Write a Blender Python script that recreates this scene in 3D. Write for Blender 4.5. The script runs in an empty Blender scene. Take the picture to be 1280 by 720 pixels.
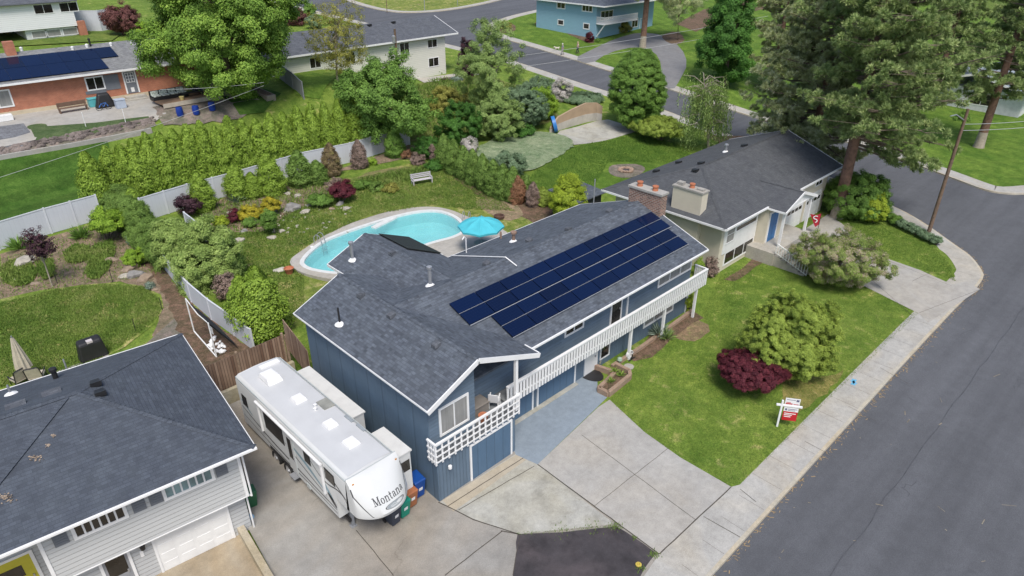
import bpy, bmesh, math, random
import numpy as np
from mathutils import Vector, geometry
random.seed(7); RNG=np.random.default_rng(11)
V=Vector; PI=math.pi
scene=bpy.context.scene; COL=scene.collection
# ---------------------------------------------------------------- camera geometry (photo pixels are 1280x720)
F=855.; CH=24.; _th=math.atan((360+110)/F)
_dx=1638-640; _dg=F*math.cos(_th)+470*math.sin(_th); _a=math.atan2(_dg,_dx)
CR=V((math.cos(_a),-math.sin(_a),0)); _g=V((math.sin(_a),math.cos(_a),0)); _z=V((0,0,1))
CF=_g*math.cos(_th)-_z*math.sin(_th); CU=_g*math.sin(_th)+_z*math.cos(_th); CC=V((0,0,CH))
def ray(px,py): return CR*(px-640)+CF*F+CU*(360-py)
def G(px,py,z=0.):
    d=ray(px,py); return CC+d*((z-CH)/d.z)
def onY(px,py,y):
    d=ray(px,py); return CC+d*(y/d.y)
def onX(px,py,x):
    d=ray(px,py); return CC+d*(x/d.x)
def onP(px,py,p0,n):
    d=ray(px,py); n=V(n); return CC+d*((V(p0)-CC).dot(n)/d.dot(n))
def S(x,a,b):
    t=min(1.,max(0.,(x-a)/(b-a))); return t*t*(3-2*t)
def h(x,y):
    w=S(x,53,62)
    st=1.3*((1-w)*S(y,31.5,32.7)+w*S(y,31.5,62))
    st+=.04*max(0,y-33)
    st+=.035*max(0,x-70)*S(y,20,60)
    st+=3.4*S(y,66,73.5)*(1-S(x,44,60))
    return st
def T(px,py,lift=0.):
    d=ray(px,py).normalized(); t=8.
    while t<500:
        p=CC+d*t
        if p.z<h(p.x,p.y)+lift: break
        t+=.3
    lo,hi=t-.3,t
    for _ in range(22):
        m=(lo+hi)/2; p=CC+d*m
        if p.z<h(p.x,p.y)+lift: hi=m
        else: lo=m
    return CC+d*hi
def ground(p,dz=0): return V((p[0],p[1],h(p[0],p[1])+dz))
# ---------------------------------------------------------------- materials
def newmat(name):
    m=bpy.data.materials.new(name); m.use_nodes=True; nt=m.node_tree
    for n in list(nt.nodes):
        if n.type!='BSDF_PRINCIPLED' and n.type!='OUTPUT_MATERIAL': nt.nodes.remove(n)
    return m,nt,nt.nodes['Principled BSDF']
def N(nt,t,**k):
    n=nt.nodes.new(t)
    for a,b in k.items():
        if a in n.inputs: n.inputs[a].default_value=b
        else: setattr(n,a,b)
    return n
def c4(c): return (c[0],c[1],c[2],1)
def mixc(nt,fac,a,b,mode='MIX'):
    n=nt.nodes.new('ShaderNodeMix'); n.data_type='RGBA'; n.blend_type=mode
    for i,x in ((0,fac),(6,a),(7,b)):
        if hasattr(x,'links') or isinstance(x,bpy.types.NodeSocket): nt.links.new(x,n.inputs[i])
        else: n.inputs[i].default_value=x if i==0 else c4(x)
    return n.outputs[2]
def ramp(nt,src,stops):
    r=nt.nodes.new('ShaderNodeValToRGB'); e=r.color_ramp.elements
    while len(e)<len(stops): e.new(.5)
    for i,(p,c) in enumerate(stops): e[i].position=p; e[i].color=c4(c) if len(c)==3 else c
    nt.links.new(src,r.inputs[0]); return r.outputs[0]
def noise(nt,vec,scale,detail=4,rough=.55,dist=0):
    n=N(nt,'ShaderNodeTexNoise',Scale=scale,Detail=detail,Roughness=rough,Distortion=dist)
    if vec is not None: nt.links.new(vec,n.inputs['Vector'])
    return n.outputs['Fac']
def coords(nt,kind='pos'):
    if kind=='uv': return nt.nodes.new('ShaderNodeTexCoord').outputs['UV']
    if kind=='obj': return nt.nodes.new('ShaderNodeTexCoord').outputs['Object']
    return nt.nodes.new('ShaderNodeNewGeometry').outputs['Position']
def bump(nt,b,src,strength=.3,dist=.05):
    n=N(nt,'ShaderNodeBump',Strength=strength,Distance=dist); nt.links.new(src,n.inputs['Height']); nt.links.new(n.outputs[0],b.inputs['Normal'])
def vmul(nt,vec,s):
    n=N(nt,'ShaderNodeVectorMath',operation='MULTIPLY'); nt.links.new(vec,n.inputs[0]); n.inputs[1].default_value=s; return n.outputs[0]
MATS={}
def paint(name,col,rough=.6,var=.12,scale=2.5,metal=0,bmp=0.,spec=.5,fine=30):
    if name in MATS: return MATS[name]
    m,nt,b=newmat(name); p=coords(nt,'obj')
    n1=noise(nt,p,scale,5); n2=noise(nt,p,fine,3)
    dk=tuple(x*(1-var*1.6) for x in col); lt=tuple(min(1,x*(1+var)) for x in col)
    base=ramp(nt,n1,[(.3,dk),(.52,col),(.75,lt)])
    base=mixc(nt,.35,base,ramp(nt,n2,[(.3,dk),(.7,lt)]))
    nt.links.new(base,b.inputs['Base Color']); b.inputs['Roughness'].default_value=rough
    b.inputs['Metallic'].default_value=metal; b.inputs['Specular IOR Level'].default_value=spec
    if bmp: bump(nt,b,n2,bmp,.02)
    MATS[name]=m; return m
def shingle(name,col,var=.30,w=.34,hh=.15):
    m,nt,b=newmat(name); uv=coords(nt,'uv')
    nz=nt.nodes.new('ShaderNodeTexNoise'); nz.inputs['Scale'].default_value=1.3; nz.inputs['Detail'].default_value=3; nt.links.new(uv,nz.inputs['Vector'])
    def brick(w_,off):
        br=N(nt,'ShaderNodeTexBrick',offset=off,squash=1.)
        br.inputs['Scale'].default_value=1; br.inputs['Brick Width'].default_value=w_; br.inputs['Row Height'].default_value=hh
        br.inputs['Mortar Size'].default_value=.012; br.inputs['Mortar Smooth'].default_value=.3; br.inputs['Bias'].default_value=0
        br.inputs['Color1'].default_value=c4(tuple(x*(1-var) for x in col)); br.inputs['Color2'].default_value=c4(tuple(x*(1+var*1.15) for x in col))
        br.inputs['Mortar'].default_value=c4(tuple(x*.78 for x in col)); nt.links.new(uv,br.inputs['Vector']); return br
    b1=brick(w,.37); b2=brick(w*.62,.71)
    base=mixc(nt,.45,b1.outputs['Color'],b2.outputs['Color'])
    base=mixc(nt,1.,base,ramp(nt,nz.outputs['Fac'],[(.3,(.90,.90,.91)),(.7,(1.08,1.08,1.06))]),'MULTIPLY')
    gr=noise(nt,uv,45,2); base=mixc(nt,1.,base,ramp(nt,gr,[(.3,(.82,.82,.82)),(.7,(1.2,1.2,1.2))]),'MULTIPLY')
    stv=vmul(nt,uv,(1.1,.22,1)); st=noise(nt,stv,1.0,3)
    base=mixc(nt,1.,base,ramp(nt,st,[(.35,(.93,.93,.94)),(.65,(1.05,1.05,1.04))]),'MULTIPLY')
    nt.links.new(base,b.inputs['Base Color']); b.inputs['Roughness'].default_value=.85; b.inputs['Specular IOR Level'].default_value=.3
    # course steps: saw-tooth along v
    sep=nt.nodes.new('ShaderNodeSeparateXYZ'); nt.links.new(uv,sep.inputs[0])
    mo=N(nt,'ShaderNodeMath',operation='FRACT'); dv=N(nt,'ShaderNodeMath',operation='DIVIDE'); dv.inputs[1].default_value=hh
    nt.links.new(sep.outputs[1],dv.inputs[0]); nt.links.new(dv.outputs[0],mo.inputs[0])
    ad=N(nt,'ShaderNodeMath',operation='SUBTRACT'); nt.links.new(gr,ad.inputs[0]); nt.links.new(mo.outputs[0],ad.inputs[1])
    bump(nt,b,ad.outputs[0],.35,.025); return m
def siding(name,col,pitch=.19,vertical=False,rough=.6,depth=.02,var=.12,joint_shade=.66):
    m,nt,b=newmat(name); uv=coords(nt,'uv')
    sep=nt.nodes.new('ShaderNodeSeparateXYZ'); nt.links.new(uv,sep.inputs[0])
    dv=N(nt,'ShaderNodeMath',operation='DIVIDE'); dv.inputs[1].default_value=pitch
    nt.links.new(sep.outputs[0 if vertical else 1],dv.inputs[0]); fr=N(nt,'ShaderNodeMath',operation='FRACT'); nt.links.new(dv.outputs[0],fr.inputs[0])
    fl=N(nt,'ShaderNodeMath',operation='FLOOR'); nt.links.new(dv.outputs[0],fl.inputs[0])
    st=vmul(nt,uv,(1,6,1) if not vertical else (6,1,1)); n1=noise(nt,st,1.2,5); n2=noise(nt,uv,.8,4); n3=noise(nt,uv,25,2)
    wn=N(nt,'ShaderNodeTexWhiteNoise',noise_dimensions='1D'); nt.links.new(fl.outputs[0],wn.inputs['W'])
    lo=tuple(x*(1-var*1.3) for x in col); hi=tuple(min(1,x*(1+var)) for x in col)
    base=ramp(nt,n2,[(.3,lo),(.7,hi)]); base=mixc(nt,.45,base,ramp(nt,n1,[(.3,lo),(.7,hi)])); base=mixc(nt,.25,base,ramp(nt,wn.outputs[0],[(0,lo),(1,hi)]))
    base=mixc(nt,.15,base,ramp(nt,n3,[(.3,lo),(.7,hi)]))
    # shade line of the lap joints, painted into the colour
    gap=ramp(nt,fr.outputs[0],[(0.,(joint_shade,)*3),(.10,(1,1,1)),(1,(1,1,1))]); base=mixc(nt,1.,base,gap,'MULTIPLY')
    nt.links.new(base,b.inputs['Base Color']); b.inputs['Roughness'].default_value=rough; b.inputs['Specular IOR Level'].default_value=.35
    hgt=ramp(nt,fr.outputs[0],[(0,(0,0,0)),(.09,(1,1,1)),(1,(.25,.25,.25))]) if not vertical else ramp(nt,fr.outputs[0],[(0,(0,0,0)),(.1,(0,0,0)),(.16,(1,1,1)),(.94,(1,1,1)),(1,(0,0,0))])
    bump(nt,b,hgt,.7,depth); return m
def masonry(name,c1,c2,mortar,w=.22,hh=.075,ms=.012):
    m,nt,b=newmat(name); uv=coords(nt,'uv'); br=N(nt,'ShaderNodeTexBrick',offset=.5)
    for k,v in (('Scale',1),('Brick Width',w),('Row Height',hh),('Mortar Size',ms)): br.inputs[k].default_value=v
    br.inputs['Color1'].default_value=c4(c1); br.inputs['Color2'].default_value=c4(c2); br.inputs['Mortar'].default_value=c4(mortar); nt.links.new(uv,br.inputs['Vector'])
    n1=noise(nt,uv,1.2,5); base=mixc(nt,1.,br.outputs['Color'],ramp(nt,n1,[(.3,(.82,.82,.82)),(.7,(1.12,1.12,1.12))]),'MULTIPLY')
    nt.links.new(base,b.inputs['Base Color']); b.inputs['Roughness'].default_value=.85
    bump(nt,b,br.outputs['Fac'],-.5,.015); return m
def concrete(name,col,stain=.25,warm=(1.06,.98,.86),scale=.5,crack=False):
    m,nt,b=newmat(name); p=coords(nt)
    n1=noise(nt,p,scale,7,.62); n2=noise(nt,p,scale*5,6,.6); n3=noise(nt,p,28,3); n4=noise(nt,p,scale*.35,4,.5,1.5)
    base=ramp(nt,n1,[(.25,tuple(x*(1-stain) for x in col)),(.5,col),(.75,tuple(min(1,x*(1+stain*.55)) for x in col))])
    base=mixc(nt,1.,base,ramp(nt,n2,[(.3,(.88,.88,.88)),(.7,(1.08,1.08,1.08))]),'MULTIPLY')
    base=mixc(nt,1.,base,ramp(nt,n3,[(.3,(.86,.86,.86)),(.7,(1.12,1.12,1.12))]),'MULTIPLY')
    base=mixc(nt,1.,base,ramp(nt,n4,[(.4,(1,1,1)),(.68,warm)]),'MULTIPLY')
    if crack:
        w=N(nt,'ShaderNodeTexVoronoi',feature='DISTANCE_TO_EDGE'); w.inputs['Scale'].default_value=.16
        nz=nt.nodes.new('ShaderNodeTexNoise'); nz.inputs['Scale'].default_value=1.6; nz.inputs['Detail'].default_value=5
        nt.links.new(p,nz.inputs['Vector']); ad=N(nt,'ShaderNodeVectorMath',operation='MULTIPLY_ADD'); nt.links.new(nz.outputs['Color'],ad.inputs[0]); ad.inputs[1].default_value=(1.3,1.3,1.3); nt.links.new(p,ad.inputs[2]); nt.links.new(ad.outputs[0],w.inputs['Vector'])
        mk=ramp(nt,noise(nt,p,.13,2),[(.55,(0,0,0)),(.62,(1,1,1))]); base=mixc(nt,mk,base,mixc(nt,1.,base,ramp(nt,w.outputs['Distance'],[(0,(.68,.66,.63)),(.004,(.95,.95,.94)),(.008,(1,1,1))]),'MULTIPLY'))
    nt.links.new(base,b.inputs['Base Color']); b.inputs['Roughness'].default_value=.85; b.inputs['Specular IOR Level'].default_value=.3
    bump(nt,b,n3,.25,.01); return m
def asphalt(name,col):
    m,nt,b=newmat(name); p=coords(nt)
    n1=noise(nt,p,.22,6,.6); n2=noise(nt,p,1.6,5,.6); n3=noise(nt,p,34,2,.7); n4=noise(nt,vmul(nt,p,(.035,.55,1)),1.0,4,.6,.3); n5=noise(nt,p,.6,3,.5,2.)
    base=ramp(nt,n1,[(.3,tuple(x*.93 for x in col)),(.7,tuple(x*1.07 for x in col))])
    for n,a in ((n2,.06),(n4,.15)): base=mixc(nt,1.,base,ramp(nt,n,[(.32,(1-a,)*3),(.68,(1+a,)*3)]),'MULTIPLY')
    base=mixc(nt,1.,base,ramp(nt,n3,[(.25,(.7,.7,.7)),(.75,(1.35,1.35,1.33))]),'MULTIPLY')
    base=mixc(nt,ramp(nt,n5,[(.66,(0,0,0)),(.74,(.4,.4,.4))]),base,tuple(x*.78 for x in col))
    nt.links.new(base,b.inputs['Base Color']); b.inputs['Roughness'].default_value=.88; b.inputs['Specular IOR Level'].default_value=.3; bump(nt,b,n3,.35,.012); return m
def turf(name,a,bc,dry,dryness=.62,scale=.35,stripe=None,bare=None,bareness=.7,fine=9.):
    m,nt,b=newmat(name); p=coords(nt)
    n1=noise(nt,p,scale,6,.6); n2=noise(nt,p,scale*3.3,6,.65,.4); n3=noise(nt,p,fine,5,.7); n4=noise(nt,p,fine*3.2,3,.7)
    base=ramp(nt,n1,[(.3,a),(.7,bc)])
    base=mixc(nt,.5,base,ramp(nt,n2,[(.28,tuple(x*.7 for x in a)),(.72,tuple(x*1.15 for x in bc))]))
    base=mixc(nt,ramp(nt,n2,[(dryness,(0,0,0)),(dryness+.16,(.85,.85,.85))]),base,dry)
    n6=noise(nt,p,scale*1.1,5,.65,1.2); n7=noise(nt,p,1.7,4,.65,.8)
    base=mixc(nt,1.,base,ramp(nt,n6,[(.3,(.68,.78,.68)),(.7,(1.34,1.2,1.25))]),'MULTIPLY'); base=mixc(nt,1.,base,ramp(nt,n7,[(.3,(.72,.79,.72)),(.7,(1.32,1.2,1.3))]),'MULTIPLY')
    if bare:
        n5=noise(nt,p,scale*1.7,5,.7,.6); base=mixc(nt,ramp(nt,n5,[(bareness,(0,0,0)),(bareness+.1,(.9,.9,.9))]),base,bare)
    if stripe:
        ang,wd,amt=stripe; mp=N(nt,'ShaderNodeMapping'); mp.inputs['Rotation'].default_value=(0,0,ang); nt.links.new(p,mp.inputs[0])
        wv=N(nt,'ShaderNodeTexWave'); wv.inputs['Scale'].default_value=1/wd*.314*1.; wv.inputs['Distortion'].default_value=1.6; wv.inputs['Detail'].default_value=3; wv.inputs['Detail Scale'].default_value=1.2; nt.links.new(mp.outputs[0],wv.inputs[0])
        base=mixc(nt,1.,base,ramp(nt,wv.outputs['Fac'],[(.2,(1-amt,)*3),(.8,(1+amt,)*3)]),'MULTIPLY')
    base=mixc(nt,1.,base,ramp(nt,n3,[(.28,(.62,.64,.6)),(.72,(1.35,1.33,1.25))]),'MULTIPLY')
    base=mixc(nt,1.,base,ramp(nt,n4,[(.25,(.65,.66,.62)),(.75,(1.35,1.33,1.3))]),'MULTIPLY')
    nt.links.new(base,b.inputs['Base Color']); b.inputs['Roughness'].default_value=.95; b.inputs['Specular IOR Level'].default_value=.15
    hh=mixc(nt,.5,n3,n4); bump(nt,b,hh,.8,.08); return m
def glass(name,col=(.015,.02,.025),rough=.06,spec=.7):
    m,nt,b=newmat(name); p=coords(nt,'obj'); n=noise(nt,p,1.4,3)
    nt.links.new(ramp(nt,n,[(.3,tuple(x*.6 for x in col)),(.7,tuple(x*1.6 for x in col))]),b.inputs['Base Color'])
    b.inputs['Roughness'].default_value=rough; b.inputs['Specular IOR Level'].default_value=spec; return m
def leafmat(name,stops,rough=.6,trans=.25):
    m,nt,b=newmat(name); at=N(nt,'ShaderNodeAttribute',attribute_name='tint')
    n=len(stops); col=ramp(nt,at.outputs['Fac'],[(i/(n-1) if n>1 else 0,c) for i,c in enumerate(stops)])
    nt.links.new(col,b.inputs['Base Color']); b.inputs['Roughness'].default_value=rough; b.inputs['Specular IOR Level'].default_value=.25
    if trans>0:
        tr=nt.nodes.new('ShaderNodeBsdfTranslucent'); nt.links.new(col,tr.inputs[0]); mx=nt.nodes.new('ShaderNodeMixShader'); mx.inputs[0].default_value=trans
        out=[x for x in nt.nodes if x.type=='OUTPUT_MATERIAL'][0]
        nt.links.new(b.outputs[0],mx.inputs[1]); nt.links.new(tr.outputs[0],mx.inputs[2]); nt.links.new(mx.outputs[0],out.inputs[0])
    return m
# ---------------------------------------------------------------- mesh builder
class MB:
    def __init__(s): s.v=[]; s.f=[]
    def add(s,vs,fs):
        o=len(s.v); s.v+= [tuple(x) for x in vs]; s.f+=[tuple(i+o for i in f) for f in fs]; return s
    def box(s,a,b):
        x0,y0,z0=[min(a[i],b[i]) for i in range(3)]; x1,y1,z1=[max(a[i],b[i]) for i in range(3)]
        return s.add([(x0,y0,z0),(x1,y0,z0),(x1,y1,z0),(x0,y1,z0),(x0,y0,z1),(x1,y0,z1),(x1,y1,z1),(x0,y1,z1)],[(0,3,2,1),(4,5,6,7),(0,1,5,4),(1,2,6,5),(2,3,7,6),(3,0,4,7)])
    def hexa(s,b,t):  # 4 bottom, 4 top (ccw seen from above)
        return s.add(list(b)+list(t),[(3,2,1,0),(4,5,6,7),(0,1,5,4),(1,2,6,5),(2,3,7,6),(3,0,4,7)])
    def obox(s,o,t,n,u0,u1,d0,d1,z0,z1): # box in a wall frame: along t, out along n, up z
        o=V(o);t=V(t);n=V(n)
        q=lambda u,d,z: o+t*u+n*d+V((0,0,z))
        return s.hexa([q(u0,d1,z0),q(u1,d1,z0),q(u1,d0,z0),q(u0,d0,z0)],[q(u0,d1,z1),q(u1,d1,z1),q(u1,d0,z1),q(u0,d0,z1)])
    def prism(s,poly,z0,z1): # poly xy, z numbers or per-vertex lists
        n=len(poly); za=z0 if hasattr(z0,'__len__') else [z0]*n; zb=z1 if hasattr(z1,'__len__') else [z1]*n
        ar=sum(poly[i][0]*poly[(i+1)%n][1]-poly[(i+1)%n][0]*poly[i][1] for i in range(n))
        if ar<0: poly=list(poly)[::-1]; za=list(za)[::-1]; zb=list(zb)[::-1]
        vs=[(p[0],p[1],z) for p,z in zip(poly,za)]+[(p[0],p[1],z) for p,z in zip(poly,zb)]
        return s.add(vs,[tuple(range(n))[::-1],tuple(range(n,2*n))]+[(i,(i+1)%n,n+(i+1)%n,n+i) for i in range(n)])
    def slab(s,pts,t): # planar polygon, thickened straight down
        pts=[V(p) for p in pts]; n=len(pts)
        nn=sum(((pts[i].x*pts[(i+1)%n].y-pts[(i+1)%n].x*pts[i].y) for i in range(n)))
        if nn<0: pts=pts[::-1]
        return s.prism([(p.x,p.y) for p in pts],[p.z-t for p in pts],[p.z for p in pts])
    def plate(s,pts,t): # planar polygon, thickened along -normal
        pts=[V(p) for p in pts]; n=len(pts); nm=(pts[1]-pts[0]).cross(pts[2]-pts[0]).normalized()
        lo=[p-nm*t for p in pts]
        return s.add(lo+pts,[tuple(range(n))[::-1],tuple(range(n,2*n))]+[(i,(i+1)%n,n+(i+1)%n,n+i) for i in range(n)])
    def bar(s,p,q,w,hgt=None,up=(0,0,1)):
        p=V(p);q=V(q);hgt=hgt or w; d=(q-p).normalized(); up=V(up)
        if abs(d.dot(up))>.98: up=V((0,1,0))
        a=d.cross(up).normalized()*w/2; b=a.cross(d).normalized()*hgt/2
        return s.add([p-a-b,p+a-b,p+a+b,p-a+b,q-a-b,q+a-b,q+a+b,q-a+b],[(0,1,2,3),(7,6,5,4),(0,4,5,1),(1,5,6,2),(2,6,7,3),(3,7,4,0)])
    def tube(s,path,r,n=8,cap=True):
        path=[V(p) for p in path]; rs=r if hasattr(r,'__len__') else [r]*len(path); o=len(s.v)
        up=V((0,0,1)); 
        for i,p in enumerate(path):
            d=(path[min(i+1,len(path)-1)]-path[max(i-1,0)]).normalized()
            a=d.cross(up); 
            if a.length<.05: a=d.cross(V((0,1,0)))
            a.normalize(); b=a.cross(d)
            for k in range(n):
                t=2*PI*k/n; q=p+(a*math.cos(t)+b*math.sin(t))*rs[i]; s.v.append(tuple(q))
        for i in range(len(path)-1):
            for k in range(n):
                s.f.append((o+i*n+k,o+i*n+(k+1)%n,o+(i+1)*n+(k+1)%n,o+(i+1)*n+k))
        if cap: s.f.append(tuple(o+k for k in range(n))[::-1]); s.f.append(tuple(o+(len(path)-1)*n+k for k in range(n)))
        return s
    def lathe(s,c,prof,n=16,sx=1,sy=1,ax=None): # prof [(r,z)] about vertical through c
        c=V(c); o=len(s.v)
        for r,z in prof:
            for k in range(n):
                t=2*PI*k/n; s.v.append((c.x+r*sx*math.cos(t),c.y+r*sy*math.sin(t),c.z+z))
        for i in range(len(prof)-1):
            for k in range(n): s.f.append((o+i*n+k,o+i*n+(k+1)%n,o+(i+1)*n+(k+1)%n,o+(i+1)*n+k))
        if prof[0][0]>1e-4: s.f.append(tuple(o+k for k in range(n))[::-1])
        if prof[-1][0]>1e-4: s.f.append(tuple(o+(len(prof)-1)*n+k for k in range(n)))
        return s
    def rock(s,c,r,sz=(1,1,.7),seed=0):
        rr=random.Random(seed); bm=bmesh.new(); bmesh.ops.create_icosphere(bm,subdivisions=2,radius=1)
        o=len(s.v); a=[rr.uniform(0,6) for _ in range(6)]
        for v in bm.verts:
            k=1+.18*math.sin(3*v.co.x+a[0])*math.sin(2.5*v.co.y+a[1])+.15*math.sin(4*v.co.z+a[2]+2*v.co.x)+rr.uniform(-.05,.05)
            s.v.append((c[0]+v.co.x*k*r*sz[0],c[1]+v.co.y*k*r*sz[1],c[2]+v.co.z*k*r*sz[2]))
        bm.verts.index_update()
        s.f+=[tuple(v.index+o for v in f.verts) for f in bm.faces]; bm.free(); return s
def set_uv(me):
    nf=len(me.polygons)
    if nf==0: return
    uvl=me.uv_layers.new(name='UVMap'); co=np.empty(len(me.vertices)*3,np.float32); me.vertices.foreach_get('co',co); co=co.reshape(-1,3)
    nr=np.empty(nf*3,np.float32); me.polygons.foreach_get('normal',nr); nr=nr.reshape(-1,3)
    lt=np.empty(nf,np.int32); me.polygons.foreach_get('loop_total',lt); vi=np.empty(len(me.loops),np.int32); me.loops.foreach_get('vertex_index',vi)
    fn=np.repeat(nr,lt,axis=0); p=co[vi]; t=np.stack([-fn[:,1],fn[:,0],np.zeros(len(fn))],1); L=np.linalg.norm(t,axis=1); flat=L<.02
    t[flat]=(1,0,0); L[flat]=1; t/=L[:,None]; b=np.cross(fn,t); uv=np.stack([(p*t).sum(1),(p*b).sum(1)],1).astype(np.float32)
    uvl.data.foreach_set('uv',uv.ravel())
LOCS={}
def rootloc(o):
    while o is not None and o.parent is not None: o=o.parent
    return LOCS.get(o.name,V((0,0,0))) if o else V((0,0,0))
def tag(o,label=None,cat=None,group=None,kind=None):
    if label: o['label']=label
    if cat: o['category']=cat
    if group: o['group']=group
    if kind: o['kind']=kind
    return o
def mesh_obj(name,mb,mat,off=V((0,0,0)),smooth=False,bevel=0,uv=True):
    me=bpy.data.meshes.new(name); me.from_pydata([(x-off.x,y-off.y,z-off.z) for x,y,z in mb.v],[],mb.f); me.update()
    if uv: set_uv(me)
    if smooth:
        me.polygons.foreach_set('use_smooth',[True]*len(me.polygons)); me.set_sharp_from_angle(angle=math.radians(40))
    o=bpy.data.objects.new(name,me); COL.objects.link(o)
    if mat: me.materials.append(mat)
    if bevel:
        md=o.modifiers.new('bevel','BEVEL'); md.width=bevel; md.segments=2; md.limit_method='ANGLE'; md.angle_limit=math.radians(40)
    return o
def part(name,mb,mat,parent,label=None,**k):
    o=mesh_obj(name,mb,mat,rootloc(parent),**k); o.parent=parent
    if label: o['label']=label
    return o
def thing(name,label,cat,loc,group=None):
    o=bpy.data.objects.new(name,None); COL.objects.link(o); o.location=loc; o.empty_display_size=.3; LOCS[o.name]=V(loc); return tag(o,label,cat,group)
def solo(name,mb,mat,label,cat,loc,group=None,**k):
    o=mesh_obj(name,mb,mat,V(loc),**k); o.location=loc; LOCS[o.name]=V(loc); return tag(o,label,cat,group)
def struct(name,mb,mat,**k):
    o=mesh_obj(name,mb,mat,**k); o['kind']='structure'; return o
def dup(root,loc,rz=0.,sc=(1,1,1),label=None,group=None):
    def cp(o,par):
        c=o.copy(); COL.objects.link(c); c.parent=par
        for ch in [x for x in KIDS.get(o.name,o.children)]: cp(ch,c)
        return c
    r=cp(root,None); r.location=loc; r.rotation_euler=(0,0,rz); r.scale=sc if hasattr(sc,'__len__') else (sc,)*3
    if label: r['label']=label
    if group: r['group']=group
    return r
KIDS={}
# ---------------------------------------------------------------- draped patches
def chaikin(p,n=2,closed=True):
    for _ in range(n):
        q=[]; L=len(p)
        for i in range(L if closed else L-1):
            a=V(p[i]);b=V(p[(i+1)%L]); q+=[a*.75+b*.25,a*.25+b*.75]
        if not closed: q=[V(p[0])]+q+[V(p[-1])]
        p=q
    return p
def px2xy(pts):
    out=[]
    for p in pts:
        if len(p)==3: out.append(V((p[1],p[2])))       # ('w',x,y)
        else: q=T(p[0],p[1]); out.append(V((q.x,q.y)))
    return out
def inpoly(p,poly):
    c=False
    for a in range(len(poly)):
        p1,p2=poly[a],poly[a-1]
        if (p1.y>p.y)!=(p2.y>p.y) and p.x<(p2.x-p1.x)*(p.y-p1.y)/(p2.y-p1.y)+p1.x: c=not c
    return c
HOLE=[]
def patch(name,pts,mat,dz,step=1.,smooth=0,skirt=0.,wob=0.,kind='structure'):
    poly=px2xy(pts)
    if smooth: poly=chaikin(poly,smooth)
    # densify the outline
    dens=[]; L=len(poly)
    for i in range(L):
        a,b=poly[i],poly[(i+1)%L]; n=max(1,int((b-a).length/step))
        for k in range(n):
            q=a.lerp(b,k/n)
            if wob and (k or smooth): q=q+V((random.uniform(-wob,wob),random.uniform(-wob,wob)))
            dens.append(q)
    xs=[p.x for p in dens]; ys=[p.y for p in dens]; P=list(dens); n=len(dens)
    edges=[(i,(i+1)%n) for i in range(n)]
    x0=math.floor(min(xs)/step)*step; y0=math.floor(min(ys)/step)*step
    if step<50:
        for i in range(int((max(xs)-x0)/step)+1):
            for j in range(int((max(ys)-y0)/step)+1): P.append(V((x0+i*step+.013,y0+j*step+.017)))
    holed=name in ('lawn','pool_lawn')
    if holed: k0=len(P); P+=[V(q) for q in HOLE]; edges+=[(k0+i,k0+(i+1)%len(HOLE)) for i in range(len(HOLE))]
    vs,es,fs,*_=geometry.delaunay_2d_cdt(P,edges,[list(range(n))],1,1e-4)
    if holed: fs=[f for f in fs if not inpoly(sum((vs[k] for k in f),V((0,0)))/len(f),HOLE)]
    mb=MB(); mb.add([(v.x,v.y,h(v.x,v.y)+dz) for v in vs],[tuple(f) if (vs[f[1]]-vs[f[0]]).cross(vs[f[2]]-vs[f[0]])>0 else tuple(f)[::-1] for f in fs])
    if skirt:
        o=len(mb.v); mb.v+=[(p.x,p.y,h(p.x,p.y)+dz) for p in dens]+[(p.x,p.y,h(p.x,p.y)+dz-skirt) for p in dens]
        ar=sum(dens[i].cross(dens[(i+1)%n]) for i in range(n))
        for i in range(n):
            q=(o+i,o+(i+1)%n,o+n+(i+1)%n,o+n+i); mb.f.append(q[::-1] if ar>0 else q)
    o=mesh_obj(name,mb,mat); o['kind']=kind; return o,poly
def strip(name,line,w0,w1,mat,dz,skirt=.16):
    """band between offsets w0 and w1 to the left of a polyline of xy points"""
    L=[V((p[0],p[1])) for p in line]; A=[];B=[]
    for i,p in enumerate(L):
        d=(L[min(i+1,len(L)-1)]-L[max(i-1,0)]).normalized(); nn=V((-d.y,d.x)); A.append(p+nn*w0); B.append(p+nn*w1)
    mb=MB(); n=len(L); z=lambda q,e: (q.x,q.y,h(q.x,q.y)+e)
    mb.v=[z(a,dz) for a in A]+[z(b,dz) for b in B]+[z(a,dz-skirt) for a in A]+[z(b,dz-skirt) for b in B]
    for i in range(n-1):
        mb.f+=[(i,i+1,n+i+1,n+i),(2*n+i,2*n+i+1,i+1,i),(n+i,n+i+1,3*n+i+1,3*n+i)]
    mb.f+=[(0,n,3*n,2*n),(n-1,2*n+n-1,3*n+n-1,2*n-1)]
    return struct(name,mb,mat)
def subdiv(line,step=1.):
    out=[]
    for a,b in zip(line[:-1],line[1:]):
        n=max(1,int((V(b)-V(a)).length/step)); out+=[V(a).lerp(V(b),k/n) for k in range(n)]
    return out+[V(line[-1])]
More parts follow.
